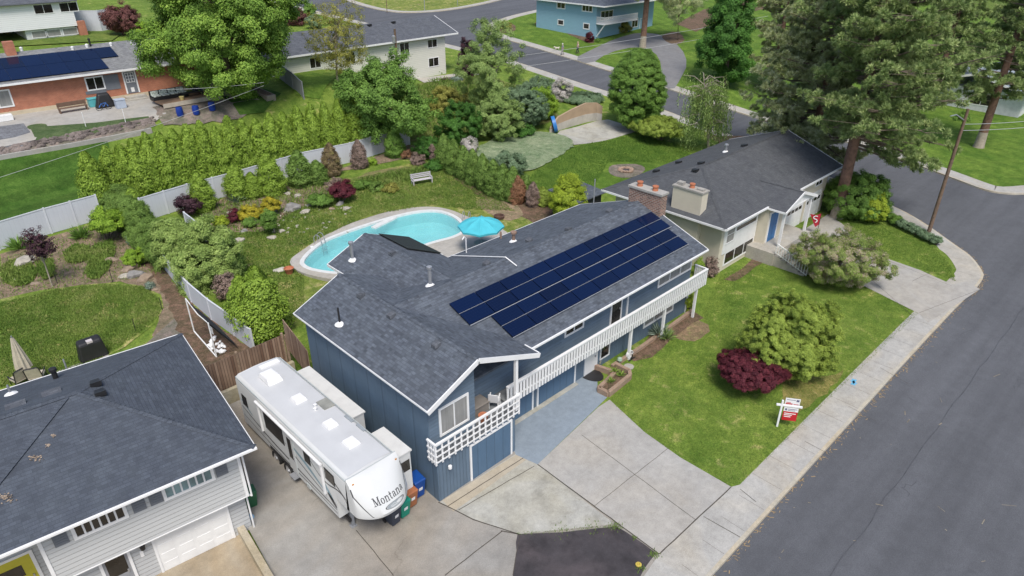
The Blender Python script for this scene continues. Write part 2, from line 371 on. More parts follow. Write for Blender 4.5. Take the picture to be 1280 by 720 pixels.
# ---------------------------------------------------------------- ground, streets, pavements
M_asph=asphalt('asphalt',(.098,.102,.114))
M_conc=concrete('concrete_light',(.375,.365,.345),.16,(1.03,.99,.93),.5)
M_walk=concrete('concrete_walk',(.405,.395,.37),.2,(1.03,.98,.9),.7)
M_old=concrete('concrete_old',(.40,.395,.36),.32,(.93,.9,.82),.9,True)
M_pad=concrete('concrete_pad',(.30,.29,.27),.30,(1.0,.90,.78),.33,True)
M_brn=concrete('concrete_brown',(.36,.31,.235),.34,(.9,.8,.66),.55)
M_blue=concrete('painted_concrete',(.235,.28,.325),.10,(.97,.98,1.0),.6)
M_joint=paint('joint_dirt',(.07,.06,.05),.95,.4,4)
M_curb=concrete('curb_concrete',(.46,.43,.36),.22,(1.02,.93,.8),.9,crack=False)
M_tar=concrete('dark_base',(.055,.05,.055),.5,(1.5,1.4,1.35),.7,crack=False)
M_lawn=turf('lawn_grass',(.108,.185,.03),(.17,.26,.05),(.36,.34,.15),.57,.28)
M_lush=turf('lawn_lush',(.085,.165,.026),(.125,.215,.036),(.19,.23,.06),.82,.22,stripe=(.5,2.2,.05))
M_dark=turf('lawn_dark',(.042,.10,.018),(.062,.132,.024),(.09,.14,.03),.85,.3,stripe=(1.45,2.2,.10))
M_patchy=turf('lawn_patchy',(.13,.19,.04),(.195,.255,.06),(.37,.33,.17),.50,.35,bare=(.25,.20,.14),bareness=.60)
M_mead=turf('lawn_meadow',(.11,.19,.032),(.17,.26,.048),(.44,.40,.20),.50,.3,stripe=(.4,2.6,.05))
M_base=turf('ground_cover',(.08,.135,.03),(.12,.18,.04),(.24,.22,.1),.6,.2)
M_dirt=turf('dirt_bed',(.19,.155,.12),(.25,.205,.155),(.33,.28,.21),.58,.8)
M_mulch=turf('bark_mulch',(.12,.085,.062),(.17,.125,.095),(.24,.19,.145),.62,1.1)
M_gravel=turf('gravel',(.16,.145,.135),(.24,.22,.20),(.33,.30,.27),.6,.5,fine=14)
M_creep=turf('creeping_ground_cover',(.095,.15,.028),(.14,.20,.04),(.32,.29,.13),.66,1.2)
M_green=turf('artificial_turf',(.075,.12,.055),(.085,.132,.06),(.1,.14,.07),.9,.4,fine=20)
M_sage=turf('sage_cover',(.17,.235,.15),(.23,.30,.195),(.28,.34,.23),.65,.5,fine=7)

def sm(pts,n=3): return chaikin([V((p.x,p.y)) for p in pts],n)
pz=h(30,44.3)+.04
PT=lambda px,py: G(px,py,pz)
def offs(poly,d):
    n=len(poly); out=[]
    ar=sum(poly[k].cross(poly[(k+1)%n]) for k in range(n)); sg=1 if ar>0 else -1
    for k in range(n):
        t=(poly[(k+1)%n]-poly[k-1]).normalized(); out.append(poly[k]+V((t.y,-t.x))*d*sg)
    return out
outer=sm([PT(*p) for p in [(361,325),(365,334),(376,341),(400,347),(425,351),(470,352),(560,322),(640,296),(628,286),(600,276),(584,271),(566,263),(545,258.5),(519,259),(487,263),(455,273),(431,281),(405,295),(378,313)]],2)
inner=sm([PT(*p) for p in [(378,326),(384,334),(400,338),(425,341),(470,338),(520,310),(537,303),(570,295),(581,286),(572,275),(560,268),(545,264),(522,265),(492,272),(462,281),(430,292),(403,303)]],2)
HOLE+=offs(outer,-.12)
# one sheet to the horizon
xs=sorted(set([-400,-250,-150,-100]+[x*2. for x in range(-35,90)]+[200,240,300,400,600,900,1400]))
ys=sorted(set([-300,-150,-80,-50]+[y*1.5 for y in range(-20,100)]+[160,180,210,250,320,420,600,900,1400]))
mb=MB(); nx=len(xs)
def hcap(x,y): return min(h(x,y),14) if (x>400 or y>300) else h(x,y)
for y in ys:
    for x in xs: mb.v.append((x,y,hcap(x,y)-.17-(.35 if (y<31.8 and x<54) else 0)-(2.6 if any((V((x,y))-q).length<2.6 for q in outer[::3]) or inpoly(V((x,y)),outer) else 0)))
for j in range(len(ys)-1):
    for i in range(nx-1): mb.f.append((j*nx+i,j*nx+i+1,(j+1)*nx+i+1,(j+1)*nx+i))
struct('ground',mb,M_base)

W=lambda x,y:('w',x,y)
near_px=[(1232,349),(1226,335),(1213,319),(1195,307),(1177,294),(1163,284),(1146,273),(1130,264),(1108,254),(1060,232),(1000,203),(930,174),(855,147),(835,139),(750,112),(690,92),(630,72),(588,62),(545,52),(490,36),(430,22),(360,5),(300,-12),(240,-30)]
near=[V((-30,7.85)),V((20,7.85)),V((50,7.8))]+px2xy(near_px)
near=chaikin(near,2,closed=False)
far_px=[(1280,243),(1250,241),(1230,237),(1190,222),(1150,207),(1095,188),(1040,172),(960,152),(865,121),(771,92),(710,72),(660,57),(635,50),(622,46),(610,41),(606,35),(612,29),(622,25),(640,19),(690,8),(740,-5),(800,-22)]
far=[V((135,-4)),V((90,4))]+px2xy(far_px); far=chaikin(far,2,closed=False)
top_px=[(880,-60),(740,-36),(690,-22),(655,-8),(622,1),(585,9),(545,14.5),(505,16),(480,13.5),(455,8),(430,0),(405,-12),(380,-30)]
top=px2xy(top_px); top=chaikin(top,2,closed=False)
street_poly=[W(p.x,p.y) for p in near]+[W(p.x,p.y) for p in px2xy([(200,-45)])]+[W(p.x,p.y) for p in top[::-1]]+[W(p.x,p.y) for p in far[::-1]]+[W(135,-40),W(-30,-40)]
patch('street',street_poly,M_asph,-.125,2.)
# kerbs and pavements
nl=subdiv(near,1.2); fl=subdiv(far,1.2); tl=subdiv(top,1.5)
strip('curb_near_side',nl,0,.17,M_curb,.02,.2); strip('sidewalk_near_side',nl,.172,1.80,M_walk,.022,.2)
strip('curb_far_side',fl,-.17,0,M_curb,.02,.2)
strip('sidewalk_far_side',fl,-1.9,-.172,M_walk,.022,.2)
strip('curb_top_street',tl,-.17,0,M_curb,.03,.2); strip('sidewalk_top_street',tl,-1.5,-.172,M_walk,.032,.2)
# litter of pine needles and grit along the near gutter
mb=MB()
for i in range(2600):
    k=random.randrange(len(nl)-1)
    if nl[k].x<12 or nl[k].x>66: continue
    a,b=nl[k],nl[k+1]; d=(b-a).normalized(); nn=V((d.y,-d.x)); q=a.lerp(b,random.random())+nn*(.03+abs(random.gauss(0,.16)))
    an=random.uniform(0,PI); L=random.uniform(.03,.11); e=V((math.cos(an),math.sin(an)))*L; f=V((-e.y,e.x))*.22; z=h(q.x,q.y)-.118+random.uniform(0,.01)
    mb.add([(q.x-e.x-f.x,q.y-e.y-f.y,z),(q.x+e.x-f.x,q.y+e.y-f.y,z),(q.x+e.x+f.x,q.y+e.y+f.y,z),(q.x-e.x+f.x,q.y-e.y+f.y,z)],[(0,1,2,3)])
o=mesh_obj('gutter_litter',mb,paint('litter',(.33,.24,.13),.9,.4,5)); o['kind']='stuff'
# seams in the road (tar lines and a paving lap)
mb=MB()
def seam(line,w,z,mb=mb):
    L=[V(p) for p in line]
    for a,b in zip(L[:-1],L[1:]):
        d=(b-a).normalized(); n=V((-d.y,d.x))*w/2
        mb.add([(*(a-n),h(*a)+z),(*(b-n),h(*b)+z),(*(b+n),h(*b)+z),(*(a+n),h(*a)+z)],[(0,1,2,3)])
sl=[V((18+i*1.0,4.45+.05*math.sin(i*1.3)+random.uniform(-.03,.03))) for i in range(40)]
seam(sl,.035,-.1195)
dm=MB()
for i in range(70):
    q=V((random.uniform(14,75),random.uniform(-6,7.4))); an=random.uniform(0,PI); L=random.choice([.05,.08,.15,.25])*random.uniform(.6,1.3); e=V((math.cos(an),math.sin(an)))*L; f=V((-e.y,e.x)).normalized()*random.uniform(.012,.03); z=-.115
    dm.add([(q.x-e.x-f.x,q.y-e.y-f.y,z),(q.x+e.x-f.x,q.y+e.y-f.y,z),(q.x+e.x+f.x,q.y+e.y+f.y,z),(q.x-e.x+f.x,q.y-e.y+f.y,z)],[(0,1,2,3)])
o=mesh_obj('street_twigs',dm,paint('twig_tan',(.24,.21,.16),.9,.4,3)); o['kind']='stuff'
for k in range(7):
    x,y=random.uniform(18,50),random.uniform(-3,6.5); L=[V((x,y))]
    for j in range(random.randint(6,16)): L.append(L[-1]+V((random.uniform(-.1,.5),random.uniform(-.28,.28))))
    seam(L,.025,-.1192)
struct('street_seam',mb,paint('tar_seam',(.066,.069,.078),.7,.3,3))

block=[W(p.x,p.y) for p in chaikin([p for p in near],1,closed=False)]
# the block inside the streets, cut into lots
lawn_inset=[]
L=near
for i,p in enumerate(L):
    d=(L[min(i+1,len(L)-1)]-L[max(i-1,0)]).normalized(); lawn_inset.append(p+V((-d.y,d.x))*1.2)
lp=[W(p.x,p.y) for p in lawn_inset if p.x>-30]+[W(-30,150),W(-30,9.05)]
patch('lawn',lp,M_lawn,.012,1.1)
# outer verges
def outset(L,w): 
    out=[]
    for i,p in enumerate(L):
        d=(L[min(i+1,len(L)-1)]-L[max(i-1,0)]).normalized(); out.append(p-V((-d.y,d.x))*w)
    return out
vp=[W(p.x,p.y) for p in outset(far,1.2)]
patch('lawn_across_street',vp+[W(190,150),W(190,-4)],M_lush,.012,2.)
patch('lawn_top_street',[W(*(p+V((0,0)))) for p in outset(top,1.2)]+[W(*p) for p in px2xy([(380,-45),(880,-75)])],M_patchy,.02,2.)

# --- drives
patch('rv_pad',[W(6.0,9.4),W(19.3,9.4),W(19.3,18.8),W(18.6,19.5),W(13.7,19.5),W(13.7,32.0),W(7.6,32.0),W(6.2,20)],M_pad,.018,40)
patch('driveway',[(672,581),(824,693),(914,609),(850,572),(805,540),(762,500),(748,509)],M_conc,.024,40)
patch('painted_apron',[(645,569),(672,581),(748,508),(759,497),(747,486),(746,462),W(26.2,20.6),W(18.6,20.6),W(18.6,18.9)],M_blue,.028,40)
patch('old_apron',[(550,628),(646,567),(672,581),(768,655),(735,659),(648,668),(622,660),(590,648)],M_old,.024,40)
patch('garage_step',[(553,626),(645,569),(658,575),(567,640)],concrete('concrete_step',(.42,.37,.29),.2,(1,.95,.85)),.029,40)
patch('asphalt_patch',[(647,668),(700,666),(770,658),(792,672),(820,692),(805,712),(800,722),(641,722)],M_tar,.030,.4,wob=.03)
patch('walk_apron',[(804,722),(824,693),(914,609),(926,606),(930,612),(840,722)],M_walk,.0265,40)
patch('neighbour_driveway',[(196,712),(300,650),(338,722),(345,760),(190,760)],M_brn,.024,40)
patch('neighbour_drive_low',[W(-14,9.3),W(6.1,9.3),W(6.1,24),W(-14,24)],M_brn,.020,40)
patch('corner_driveway',[(1064,350),(1080,342),(1110,324),(1150,338),(1190,356),(1208,352),(1225,362),(1160,404),(1148,392)],M_conc,.030,40)
patch('entry_walk',[(960,318),(985,300),(1035,268),(1060,285),(1085,310),(1110,326),(1068,352),(1040,355),(1000,340),(975,330)],M_walk,.026,40)
# joints
mbj=MB()
def joint(pts,w=.035,z=.032):
    q=px2xy(pts); n=[]
    for a,b in zip(q[:-1],q[1:]):
        k=max(1,int((b-a).length/.5)); n+=[a.lerp(b,t/k)+V((random.uniform(-.012,.012),random.uniform(-.012,.012))) for t in range(k)]
    n.append(q[-1]); seam(n,w,z,mbj)
for pts,w in [([(727,544),(869,650)],.022),([(743,633),(836,560)],.022),([(672,581),(824,693)],.05),([(824,693),(914,609)],.05),([(560,633),(654,573)],.04),([(573,638),(668,583)],.035),([(548,628),(592,650),(648,668),(626,664)],.045),
    ([(628,664),(556,720)],.04),([(443,660),(492,720)],.03),([(346,712),(432,662)],.04),([(300,600),(375,560)],.02),([(650,668),(641,720)],.03),([(345,640),(410,610)],.015),
    ([(879,646),(925,672)],.03),([(1006,552),(1045,573)],.02),([(1100,460),(1135,480)],.02),([(1148,392),(1225,362)],.02),([(1110,326),(1190,358)],.02),([(1085,346),(1140,395)],.02),([(1165,340),(1140,352)],.02),([(1060,508),(1095,527)],.018),([(925,612),(945,628)],.03)]: joint(pts,w)
for k in range(34):
    x=-4+k*1.75
    if x<9: continue
    seam([V((x,8.05)),V((x+.02,9.6))],.012,.026,mbj)
struct('joint_lines',mbj,M_joint)
# little weeds in the joints
mbw=MB()
def tuft(mb,x,y,z,r,hh,n):
    for _ in range(n):
        a=random.uniform(0,2*PI); q=V((x+random.gauss(0,r),y+random.gauss(0,r),z)); d=V((math.cos(a),math.sin(a),0)); e=V((-d.y,d.x,0))*hh*.16; tp=q+d*hh*.45+V((0,0,hh*random.uniform(.5,1)))
        mb.add([q-e,q+e,tp],[(0,1,2)])
for px,py,r,n in [(769,659,.16,120),(818,694,.12,90),(800,712,.1,60),(700,664,.3,40),(740,661,.25,50),(793,673,.06,30)]:
    p=T(px,py); tuft(mbw,p.x,p.y,p.z+.03,r,.11,n)
for i in range(160):
    t=random.random(); p=T(648+122*t,668-10*t); tuft(mbw,p.x,p.y,p.z+.03,.05,.06,3)
o=mesh_obj('joint_weeds',mbw,paint('weed_green',(.12,.2,.03),.8,.3,3)); o['kind']='stuff'

# --- yards (each bed a sheet just above the lawn)
patch('front_bed',[(786,446),(800,436),(812,420),(868,390),(880,398),(852,415),(838,425),(815,447),(792,452)],M_mulch,.03,1,wob=.16)
patch('bare_patch',[(836,406),(866,396),(892,410),(872,428),(845,424)],turf('bare_soil',(.2,.15,.1),(.27,.21,.14),(.22,.25,.09),.55,.8),.022,.5,smooth=1,wob=.1)
patch('entry_bed',[(905,350),(950,318),(962,323),(918,352)],M_mulch,.03,1,wob=.16)
patch('dry_patch',[(978,475),(1002,470),(1040,470),(1062,460),(1040,485),(1010,510),(985,520),(975,500)],turf('dry_grass',(.19,.19,.06),(.25,.24,.09),(.33,.28,.14),.55,.6),.02,.5,smooth=1,wob=.12)
patch('corner_verge',[(1060,262),(1100,268),(1165,300),(1188,330),(1196,352),(1150,335),(1100,318),(1050,285)],M_lawn,.03,1,smooth=1)
# neighbour's back garden (left)
patch('bed_soil',[(0,318),(130,275),(165,283),(200,310),(215,360),(240,400),(262,432),(215,445),(190,420),(205,385),(190,365),(150,352),(80,360),(0,376)],M_dirt,.03,.8,wob=.16)
patch('bark_strip',[(176,300),(203,333),(222,357),(240,378),(265,400),(293,420),(318,440),(300,460),(258,470),(226,425),(212,380),(196,350),(170,320)],M_mulch,.042,.6,wob=.16)
patch('gravel_path',[(222,395),(245,400),(270,450),(258,475),(200,470),(170,440),(205,410)],M_gravel,.036,.8,wob=.16)
patch('meadow_lawn',[(-40,382),(0,374),(75,360),(130,354),(182,357),(206,376),(203,394),(188,410),(165,428),(120,455),(40,480),(-40,500)],M_mead,.05,.8,smooth=1,wob=.16)
for pts in ([(80,318),(95,307),(112,310),(118,322),(100,330),(84,330)],[(118,308),(140,302),(146,312),(136,340),(118,352),(106,345),(112,328)],[(0,338),(12,328),(34,326),(48,340),(40,356),(18,360),(2,352)],[(46,326),(66,326),(70,345),(56,352),(48,340)]):
    patch('creeping_mat',pts,M_creep,.09,.3,smooth=2,wob=.06)
patch('neighbour_patio',[(-30,500),(100,455),(130,440),(140,448),(60,480),(-30,520)],M_walk,.06,1)
# lush strip behind the white fence and the terrace above it
patch('terrace_lawn',[(-60,222),(0,199),(92,184),(135,178),(150,250),(130,268),(0,302),(-60,318)],M_dark,.10,.8)
patch('rock_terrace',[(-60,205),(0,194),(96,166),(190,148),(196,158),(130,177),(92,183),(0,199),(-60,214)],M_gravel,.12,.6)
patch('terrace_patio',[(-60,162),(0,146),(90,134),(170,115),(200,111),(208,143),(196,152),(90,166),(0,186),(-60,200)],M_conc,.10,.8)
patch('putting_green',[(38,161),(120,155),(186,147),(190,153),(120,168),(46,178)],M_green,.14,1)
patch('putting_green_lobe',[(33,160),(42,157),(56,156),(61,159),(52,163),(38,164)],M_green,.145,1,smooth=1)
patch('paver_terrace',[(-60,172),(0,160),(30,156),(47,180),(0,195),(-60,208)],masonry('slate_pavers',(.13,.135,.15),(.2,.21,.23),(.1,.1,.1),.6,.4,.02),.15,2)
patch('terrace_soil',[(190,135),(280,115),(330,128),(300,150),(230,158),(205,158)],M_gravel,.11,.8,wob=.16)
patch('side_lawn',[(278,122),(330,112),(352,118),(330,142),(300,145)],M_dark,.13,1)
# pool garden
patch('pool_lawn',[(245,285),(330,240),(440,222),(530,200),(560,205),(600,230),(645,262),(668,275),(560,330),(370,410),(330,425),(300,330),(280,300)],M_patchy,.03,.8)
patch('rockery_soil',[(246,262),(300,240),(395,222),(425,232),(400,252),(370,262),(330,290),(300,292),(262,290)],M_dirt,.045,.7,wob=.12)
patch('fence_bed',[(400,222),(440,206),(510,182),(560,186),(556,198),(500,200),(420,216)],M_dirt,.05,.7,wob=.1)
patch('hedge_bed',[(560,205),(600,228),(648,250),(690,258),(700,272),(668,280),(640,262),(600,246),(566,222)],M_mulch,.05,.7,wob=.16)
patch('worn_spot',[(590,250),(625,248),(650,258),(655,272),(632,278),(605,265)],turf('worn_soil',(.23,.18,.13),(.29,.24,.17),(.14,.18,.05),.6,.9),.055,.5,smooth=1,wob=.1)
patch('worn_spot',[(460,214),(540,206),(548,214),(500,226),(440,228)],turf('weedy_soil',(.17,.17,.08),(.21,.2,.1),(.13,.19,.05),.5,1.),.056,.5,smooth=1,wob=.1)
# garden with the fire ring (right of the hedge)
patch('fire_ring_lawn',[(640,250),(668,215),(705,190),(735,178),(792,166),(850,180),(870,200),(760,235),(735,250),(700,262)],M_lush,.05,.8,wob=.16)
patch('sage_ground_cover',[(590,190),(620,172),(660,166),(700,168),(722,182),(700,196),(668,214),(640,216),(605,205)],M_sage,.16,.5,smooth=1,wob=.16)
patch('gravel_ring',[(762,208),(775,206),(800,206),(808,212),(800,220),(782,224),(764,220),(760,214)],M_gravel,.075,.5,smooth=1)
patch('basketball_slab',[(690,176),(700,164),(745,152),(760,150),(792,160),(795,165),(735,180),(715,182)],M_old,.07,.8)
patch('weedy_bank',[(540,96),(600,92),(640,105),(690,118),(700,150),(640,165),(560,170),(500,180),(470,170),(480,120)],turf('bank_weeds',(.12,.15,.05),(.18,.2,.07),(.30,.23,.14),.55,.3),.05,1.2,wob=.16)
patch('white_house_lawn',[(345,98),(385,90),(420,98),(400,125),(370,120)],M_lush,.09,1)
patch('white_house_path',[(520,99),(590,90),(600,94),(530,104)],M_walk,.09,2)
patch('mulch_bank',[(880,170),(960,170),(1010,186),(1030,205),(960,182),(900,180)],M_mulch,.05,1.2,wob=.16)
# across the street
patch('blue_house_drive',[(716,74),(740,62),(770,48),(800,40),(830,44),(852,60),(860,80),(850,100),(841,114),(822,103),(828,82),(818,64),(795,58),(760,66),(738,81)],concrete('drive_asphalt',(.2,.2,.205),.2,(1.02,1,.98),.3),.03,1.5,smooth=1)
patch('blue_house_bed',[(668,30),(676,20),(690,22),(742,44),(742,54),(735,54),(700,38),(676,32)],M_mulch,.04,1.5,wob=.16)
patch('circle_bed',[(825,45),(845,38),(858,48),(848,56),(835,54)],M_mulch,.04,1.5,smooth=1,wob=.16)
patch('corner_bed',[(620,32),(630,26),(643,30),(645,38),(635,42),(624,42)],M_mulch,.04,1,smooth=1,wob=.16)
patch('far_mulch',[(845,30),(880,12),(930,0),(960,10),(900,24),(870,40)],M_mulch,.04,2)
patch('hill_lawn',[(-40,42),(0,38),(60,39),(130,25),(150,45),(140,52),(0,60),(-40,64)],turf('hill_grass',(.09,.155,.03),(.13,.19,.045),(.25,.24,.1),.6,.2),.15,2)
patch('hill_bed',[(-40,22),(0,20),(40,22),(110,20),(112,36),(0,40),(-40,42)],M_mulch,.13,2)
# ---------------------------------------------------------------- houses
M_sh1=shingle('shingle_slate',(.092,.106,.130),.36); M_sh2=shingle('shingle_blue_grey',(.07,.082,.104),.2,.34); M_sh3=shingle('shingle_charcoal',(.085,.09,.099),.16,.3,.16)
M_sh4=shingle('shingle_grey',(.20,.205,.21),.3); M_sh5=shingle('shingle_dark',(.10,.108,.125),.25)
M_white=paint('white_paint',(.78,.78,.77),.5,.06); M_trim=paint('white_trim',(.80,.80,.80),.45,.05)
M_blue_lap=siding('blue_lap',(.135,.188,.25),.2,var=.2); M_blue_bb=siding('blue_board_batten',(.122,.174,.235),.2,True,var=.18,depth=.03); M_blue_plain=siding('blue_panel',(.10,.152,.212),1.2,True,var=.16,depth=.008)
M_blue_door=siding('blue_garage_door',(.085,.15,.235),.55,True,depth=.012)
M_glass=glass('window_glass'); M_gcur=siding('window_curtain',(.29,.29,.28),.13,True,.12,.004,.25,.8); M_gdk=glass('window_dark',(.02,.018,.016),.1)
M_black=paint('black_plastic',(.02,.02,.022),.5,.2); M_galv=paint('galvanised',(.5,.51,.53),.35,.12,metal=.6); M_grey=paint('grey_metal',(.28,.29,.31),.5,.12)
M_deck=paint('deck_boards',(.18,.19,.2),.8,.2)
def cellmat():
    m,nt,b=newmat('solar_cells'); uv=coords(nt,'uv')
    br=N(nt,'ShaderNodeTexBrick',offset=0.); 
    for k,v in (('Scale',1),('Brick Width',.168),('Row Height',.168),('Mortar Size',.004)): br.inputs[k].default_value=v
    oi=nt.nodes.new('ShaderNodeObjectInfo'); 
    c=ramp(nt,oi.outputs['Random'],[(0,(.003,.008,.030)),(.2,(.003,.009,.036)),(1,(.003,.011,.046))])
    br.inputs['Mortar'].default_value=(.012,.020,.055,1); nt.links.new(c,br.inputs['Color1']); nt.links.new(c,br.inputs['Color2']); nt.links.new(uv,br.inputs['Vector'])
    nt.links.new(br.outputs['Color'],b.inputs['Base Color']); b.inputs['Roughness'].default_value=.09; b.inputs['Specular IOR Level'].default_value=.24
    return m
M_cell=cellmat()
def frame_window(parent,o,t,u0,u1,z0,z1,nx=2,nz=1,fw=.09,pane=None,mat=None,proud=.05,label=None,name='window'):
    """window on a wall plane: o origin, t unit along the wall, outward normal = (t.y,-t.x)"""
    t=V(t); n=V((t.y,-t.x,0)); mb=MB(); mat=mat or M_trim
    mb.obox(o,t,n,u0-fw,u1+fw,.0,proud,z0-fw,z0); mb.obox(o,t,n,u0-fw,u1+fw,.0,proud,z1,z1+fw)
    mb.obox(o,t,n,u0-fw,u0,.0,proud,z0,z1); mb.obox(o,t,n,u1,u1+fw,.0,proud,z0,z1)
    m=fw*.55
    for i in range(1,nx):
        u=u0+(u1-u0)*i/nx; mb.obox(o,t,n,u-m/2,u+m/2,.0,proud-.012,z0,z1)
    for i in range(1,nz):
        z=z0+(z1-z0)*i/nz; mb.obox(o,t,n,u0,u1,.0,proud-.02,z-m/3,z+m/3)
    f=part(name,mb,mat,parent,label); 
    pb=MB().obox(o,t,n,u0,u1,.002,.014,z0,z1); part('pane',pb,pane or M_glass,f); return f
def frame_door(parent,o,t,u0,u1,z0,z1,mat,fw=.09,label=None,name='door',panels=None,handle=True):
    t=V(t); n=V((t.y,-t.x,0)); mb=MB().obox(o,t,n,u0,u1,.0,.03,z0,z1)
    if panels:
        for i in range(panels[0]):
            for j in range(panels[1]):
                w=(u1-u0)/panels[0]; hh=(z1-z0)/panels[1]; a=u0+w*i+w*.12; b=z0+hh*j+hh*.14
                mb.obox(o,t,n,a,a+w*.76,.03,.042,b,b+hh*.72)
    d=part(name,mb,mat,parent,label); f=MB(); f.obox(o,t,n,u0-fw,u0,.0,.06,z0,z1+fw); f.obox(o,t,n,u1,u1+fw,.0,.06,z0,z1+fw); f.obox(o,t,n,u0,u1,.0,.06,z1,z1+fw); part('frame',f,M_trim,d)
    if handle: part('handle',MB().obox(o,t,n,u1-.16,u1-.1,.03,.09,z0+(z1-z0)*.45,z0+(z1-z0)*.51),M_galv,d)
    return d
def rake(mb,p,q,w=.05,hgt=.2,drop=.1):
    p=V(p);q=V(q); mb.bar(p-V((0,0,drop)),q-V((0,0,drop)),w,hgt)
def roof_vent(parent,p,ang=0.,mat=None,s=1.):
    mb=MB(); p=V(p); c,sn=math.cos(ang),math.sin(ang)
    R=lambda x,y,z: p+V((x*c-y*sn,x*sn+y*c,z))
    a=.17*s; mb.hexa([R(-a,-a,-.05),R(a,-a,-.05),R(a,a,-.05),R(-a,a,-.05)],[R(-a,-a,.18),R(a,-a,.18),R(a*.8,a,.10),R(-a*.8,a,.10)]); return part('roof_vent',mb,mat or M_sh5,parent)
def flue(parent,p,hgt,r=.09,mat=None,capr=.15,boot=True):
    p=V(p); mb=MB().lathe(p,[(r,-.1),(r,hgt),(capr,hgt+.02),(capr,hgt+.14),(.03,hgt+.2)],14); f=part('flue_pipe',mb,mat or M_galv,parent,smooth=True)
    if boot: part('flashing',MB().lathe(p+V((0,0,-.03)),[(.28,0),(.26,.04),(r+.03,.16)],12),M_trim,f)
    return f

# ================= blue house with the solar panels
EX,EY=13.75,18.83
house=thing('blue_house','blue two storey house with long front balcony and solar panels on its slate grey roof','house',(26,24,0))
def main_z(y): return 4.9+.354*(min(y,2*25.15-y)-19.75)
ZR=4.9+.354*5.4   # main ridge 6.81
wing_zl=lambda x: 6.85-.44*(16.25-x); wing_zr=lambda x: 6.85-.40*(x-16.25)
rear_z=lambda x: 6.62-.42*abs(x-20.5)
rf=MB(); t=.12
rf.slab([(13.35,18.75,wing_zl(13.35)),(16.25,18.75,6.85),(16.25,30.0,6.85),(13.35,30.0,wing_zl(13.35))],t)
rf.slab([(16.252,18.75,6.85),(20.15,18.75,wing_zr(20.15)),(20.15,30.0,wing_zr(20.15)),(16.252,30.0,6.85)],t)
rf.slab([(16.32,19.75,4.9),(37.0,19.75,4.9),(37.0,25.15,ZR),(16.32,25.15,ZR)],t)
rf.slab([(16.32,25.152,ZR),(37.0,25.152,ZR),(37.0,30.55,4.9),(16.32,30.55,4.9)],t)
rf.slab([(17.75,25.5,rear_z(17.75)),(20.5,25.5,6.62),(20.5,34.0,6.62),(17.75,34.0,rear_z(17.75))],t)
rf.slab([(20.502,25.5,6.62),(23.75,25.5,rear_z(23.75)),(23.75,34.0,rear_z(23.75)),(20.502,34.0,6.62)],t)
roof=part('roof',rf,M_sh1,house)
for a,b in (((16.25,18.75,6.87),(16.25,30.0,6.87)),((17.2,25.15,ZR+.015),(37,25.15,ZR+.015)),((20.5,26.5,6.64),(20.5,34,6.64))):
    rc=MB(); p,q=V(a),V(b); n=int((q-p).length/.22); d=(q-p).normalized(); s=d.cross(V((0,0,1)))*.15
    for i in range(n):
        m=p.lerp(q,i/n); e=p.lerp(q,(i+1.05)/n); dz=V((0,0,-.055)); up=V((0,0,.012*(i%2)))
        rc.add([m-s+dz+up,e-s+dz,e+up*0,m+up,m+s+dz+up,e+s+dz],[(0,1,2,3),(3,2,5,4)])
    part('ridge_cap',rc,M_sh1,roof)
fc=MB()
rake(fc,(13.33,18.72,wing_zl(13.33)),(16.25,18.72,6.85),.06,.24,.11); rake(fc,(16.25,18.72,6.85),(20.18,18.72,wing_zr(20.18)),.06,.24,.11)
rake(fc,(13.335,18.75,wing_zl(13.35)),(13.335,30.0,wing_zl(13.35)),.03,.1,.06)
rake(fc,(13.33,30.03,wing_zl(13.33)),(16.25,30.03,6.85),.05,.16,.09);
rake(fc,(17.73,34.03,rear_z(17.73)),(20.5,34.03,6.62),.05,.16,.09); rake(fc,(20.5,34.03,6.62),(23.77,34.03,rear_z(23.77)),.05,.16,.09)
rake(fc,(17.72,30.0,rear_z(17.75)),(17.72,34.0,rear_z(17.75)),.05,.16,.08); rake(fc,(23.78,30.5,rear_z(23.75)),(23.78,34.0,rear_z(23.75)),.05,.16,.08)
rake(fc,(37.03,19.75,4.9),(37.03,25.15,ZR),.05,.18,.09); rake(fc,(37.03,25.15,ZR),(37.03,30.55,4.9),.05,.18,.09)
rake(fc,(23.8,30.57,4.9),(37.0,30.57,4.9),.05,.16,.08)
part('fascia',fc,M_trim,house)
gt=MB(); gt.bar((20.2,19.70,4.83),(37.03,19.70,4.83),.09,.10); gt.bar((20.19,18.78,wing_zr(20.15)-.05),(20.19,19.75,wing_zr(20.15)-.05),.07,.12); part('gutter',gt,M_trim,house)
# walls
w1=MB()
w1.prism([(13.75,18.83),(18.62,18.83),(18.62,20.5),(13.75,20.5)],-.1,2.5)                    # garage box under the balcony
part('lower_wall',w1,M_blue_bb,house)
w2=MB()
def gab(x): return (wing_zl(x) if x<16.25 else wing_zr(x))-.14
w2.prism([(13.752,19.3),(16.25,19.3),(16.42,19.3),(16.42,29.6),(13.752,29.6)],2.5,[gab(13.752),gab(16.25),gab(16.42),gab(16.42),gab(13.752)]) if False else None
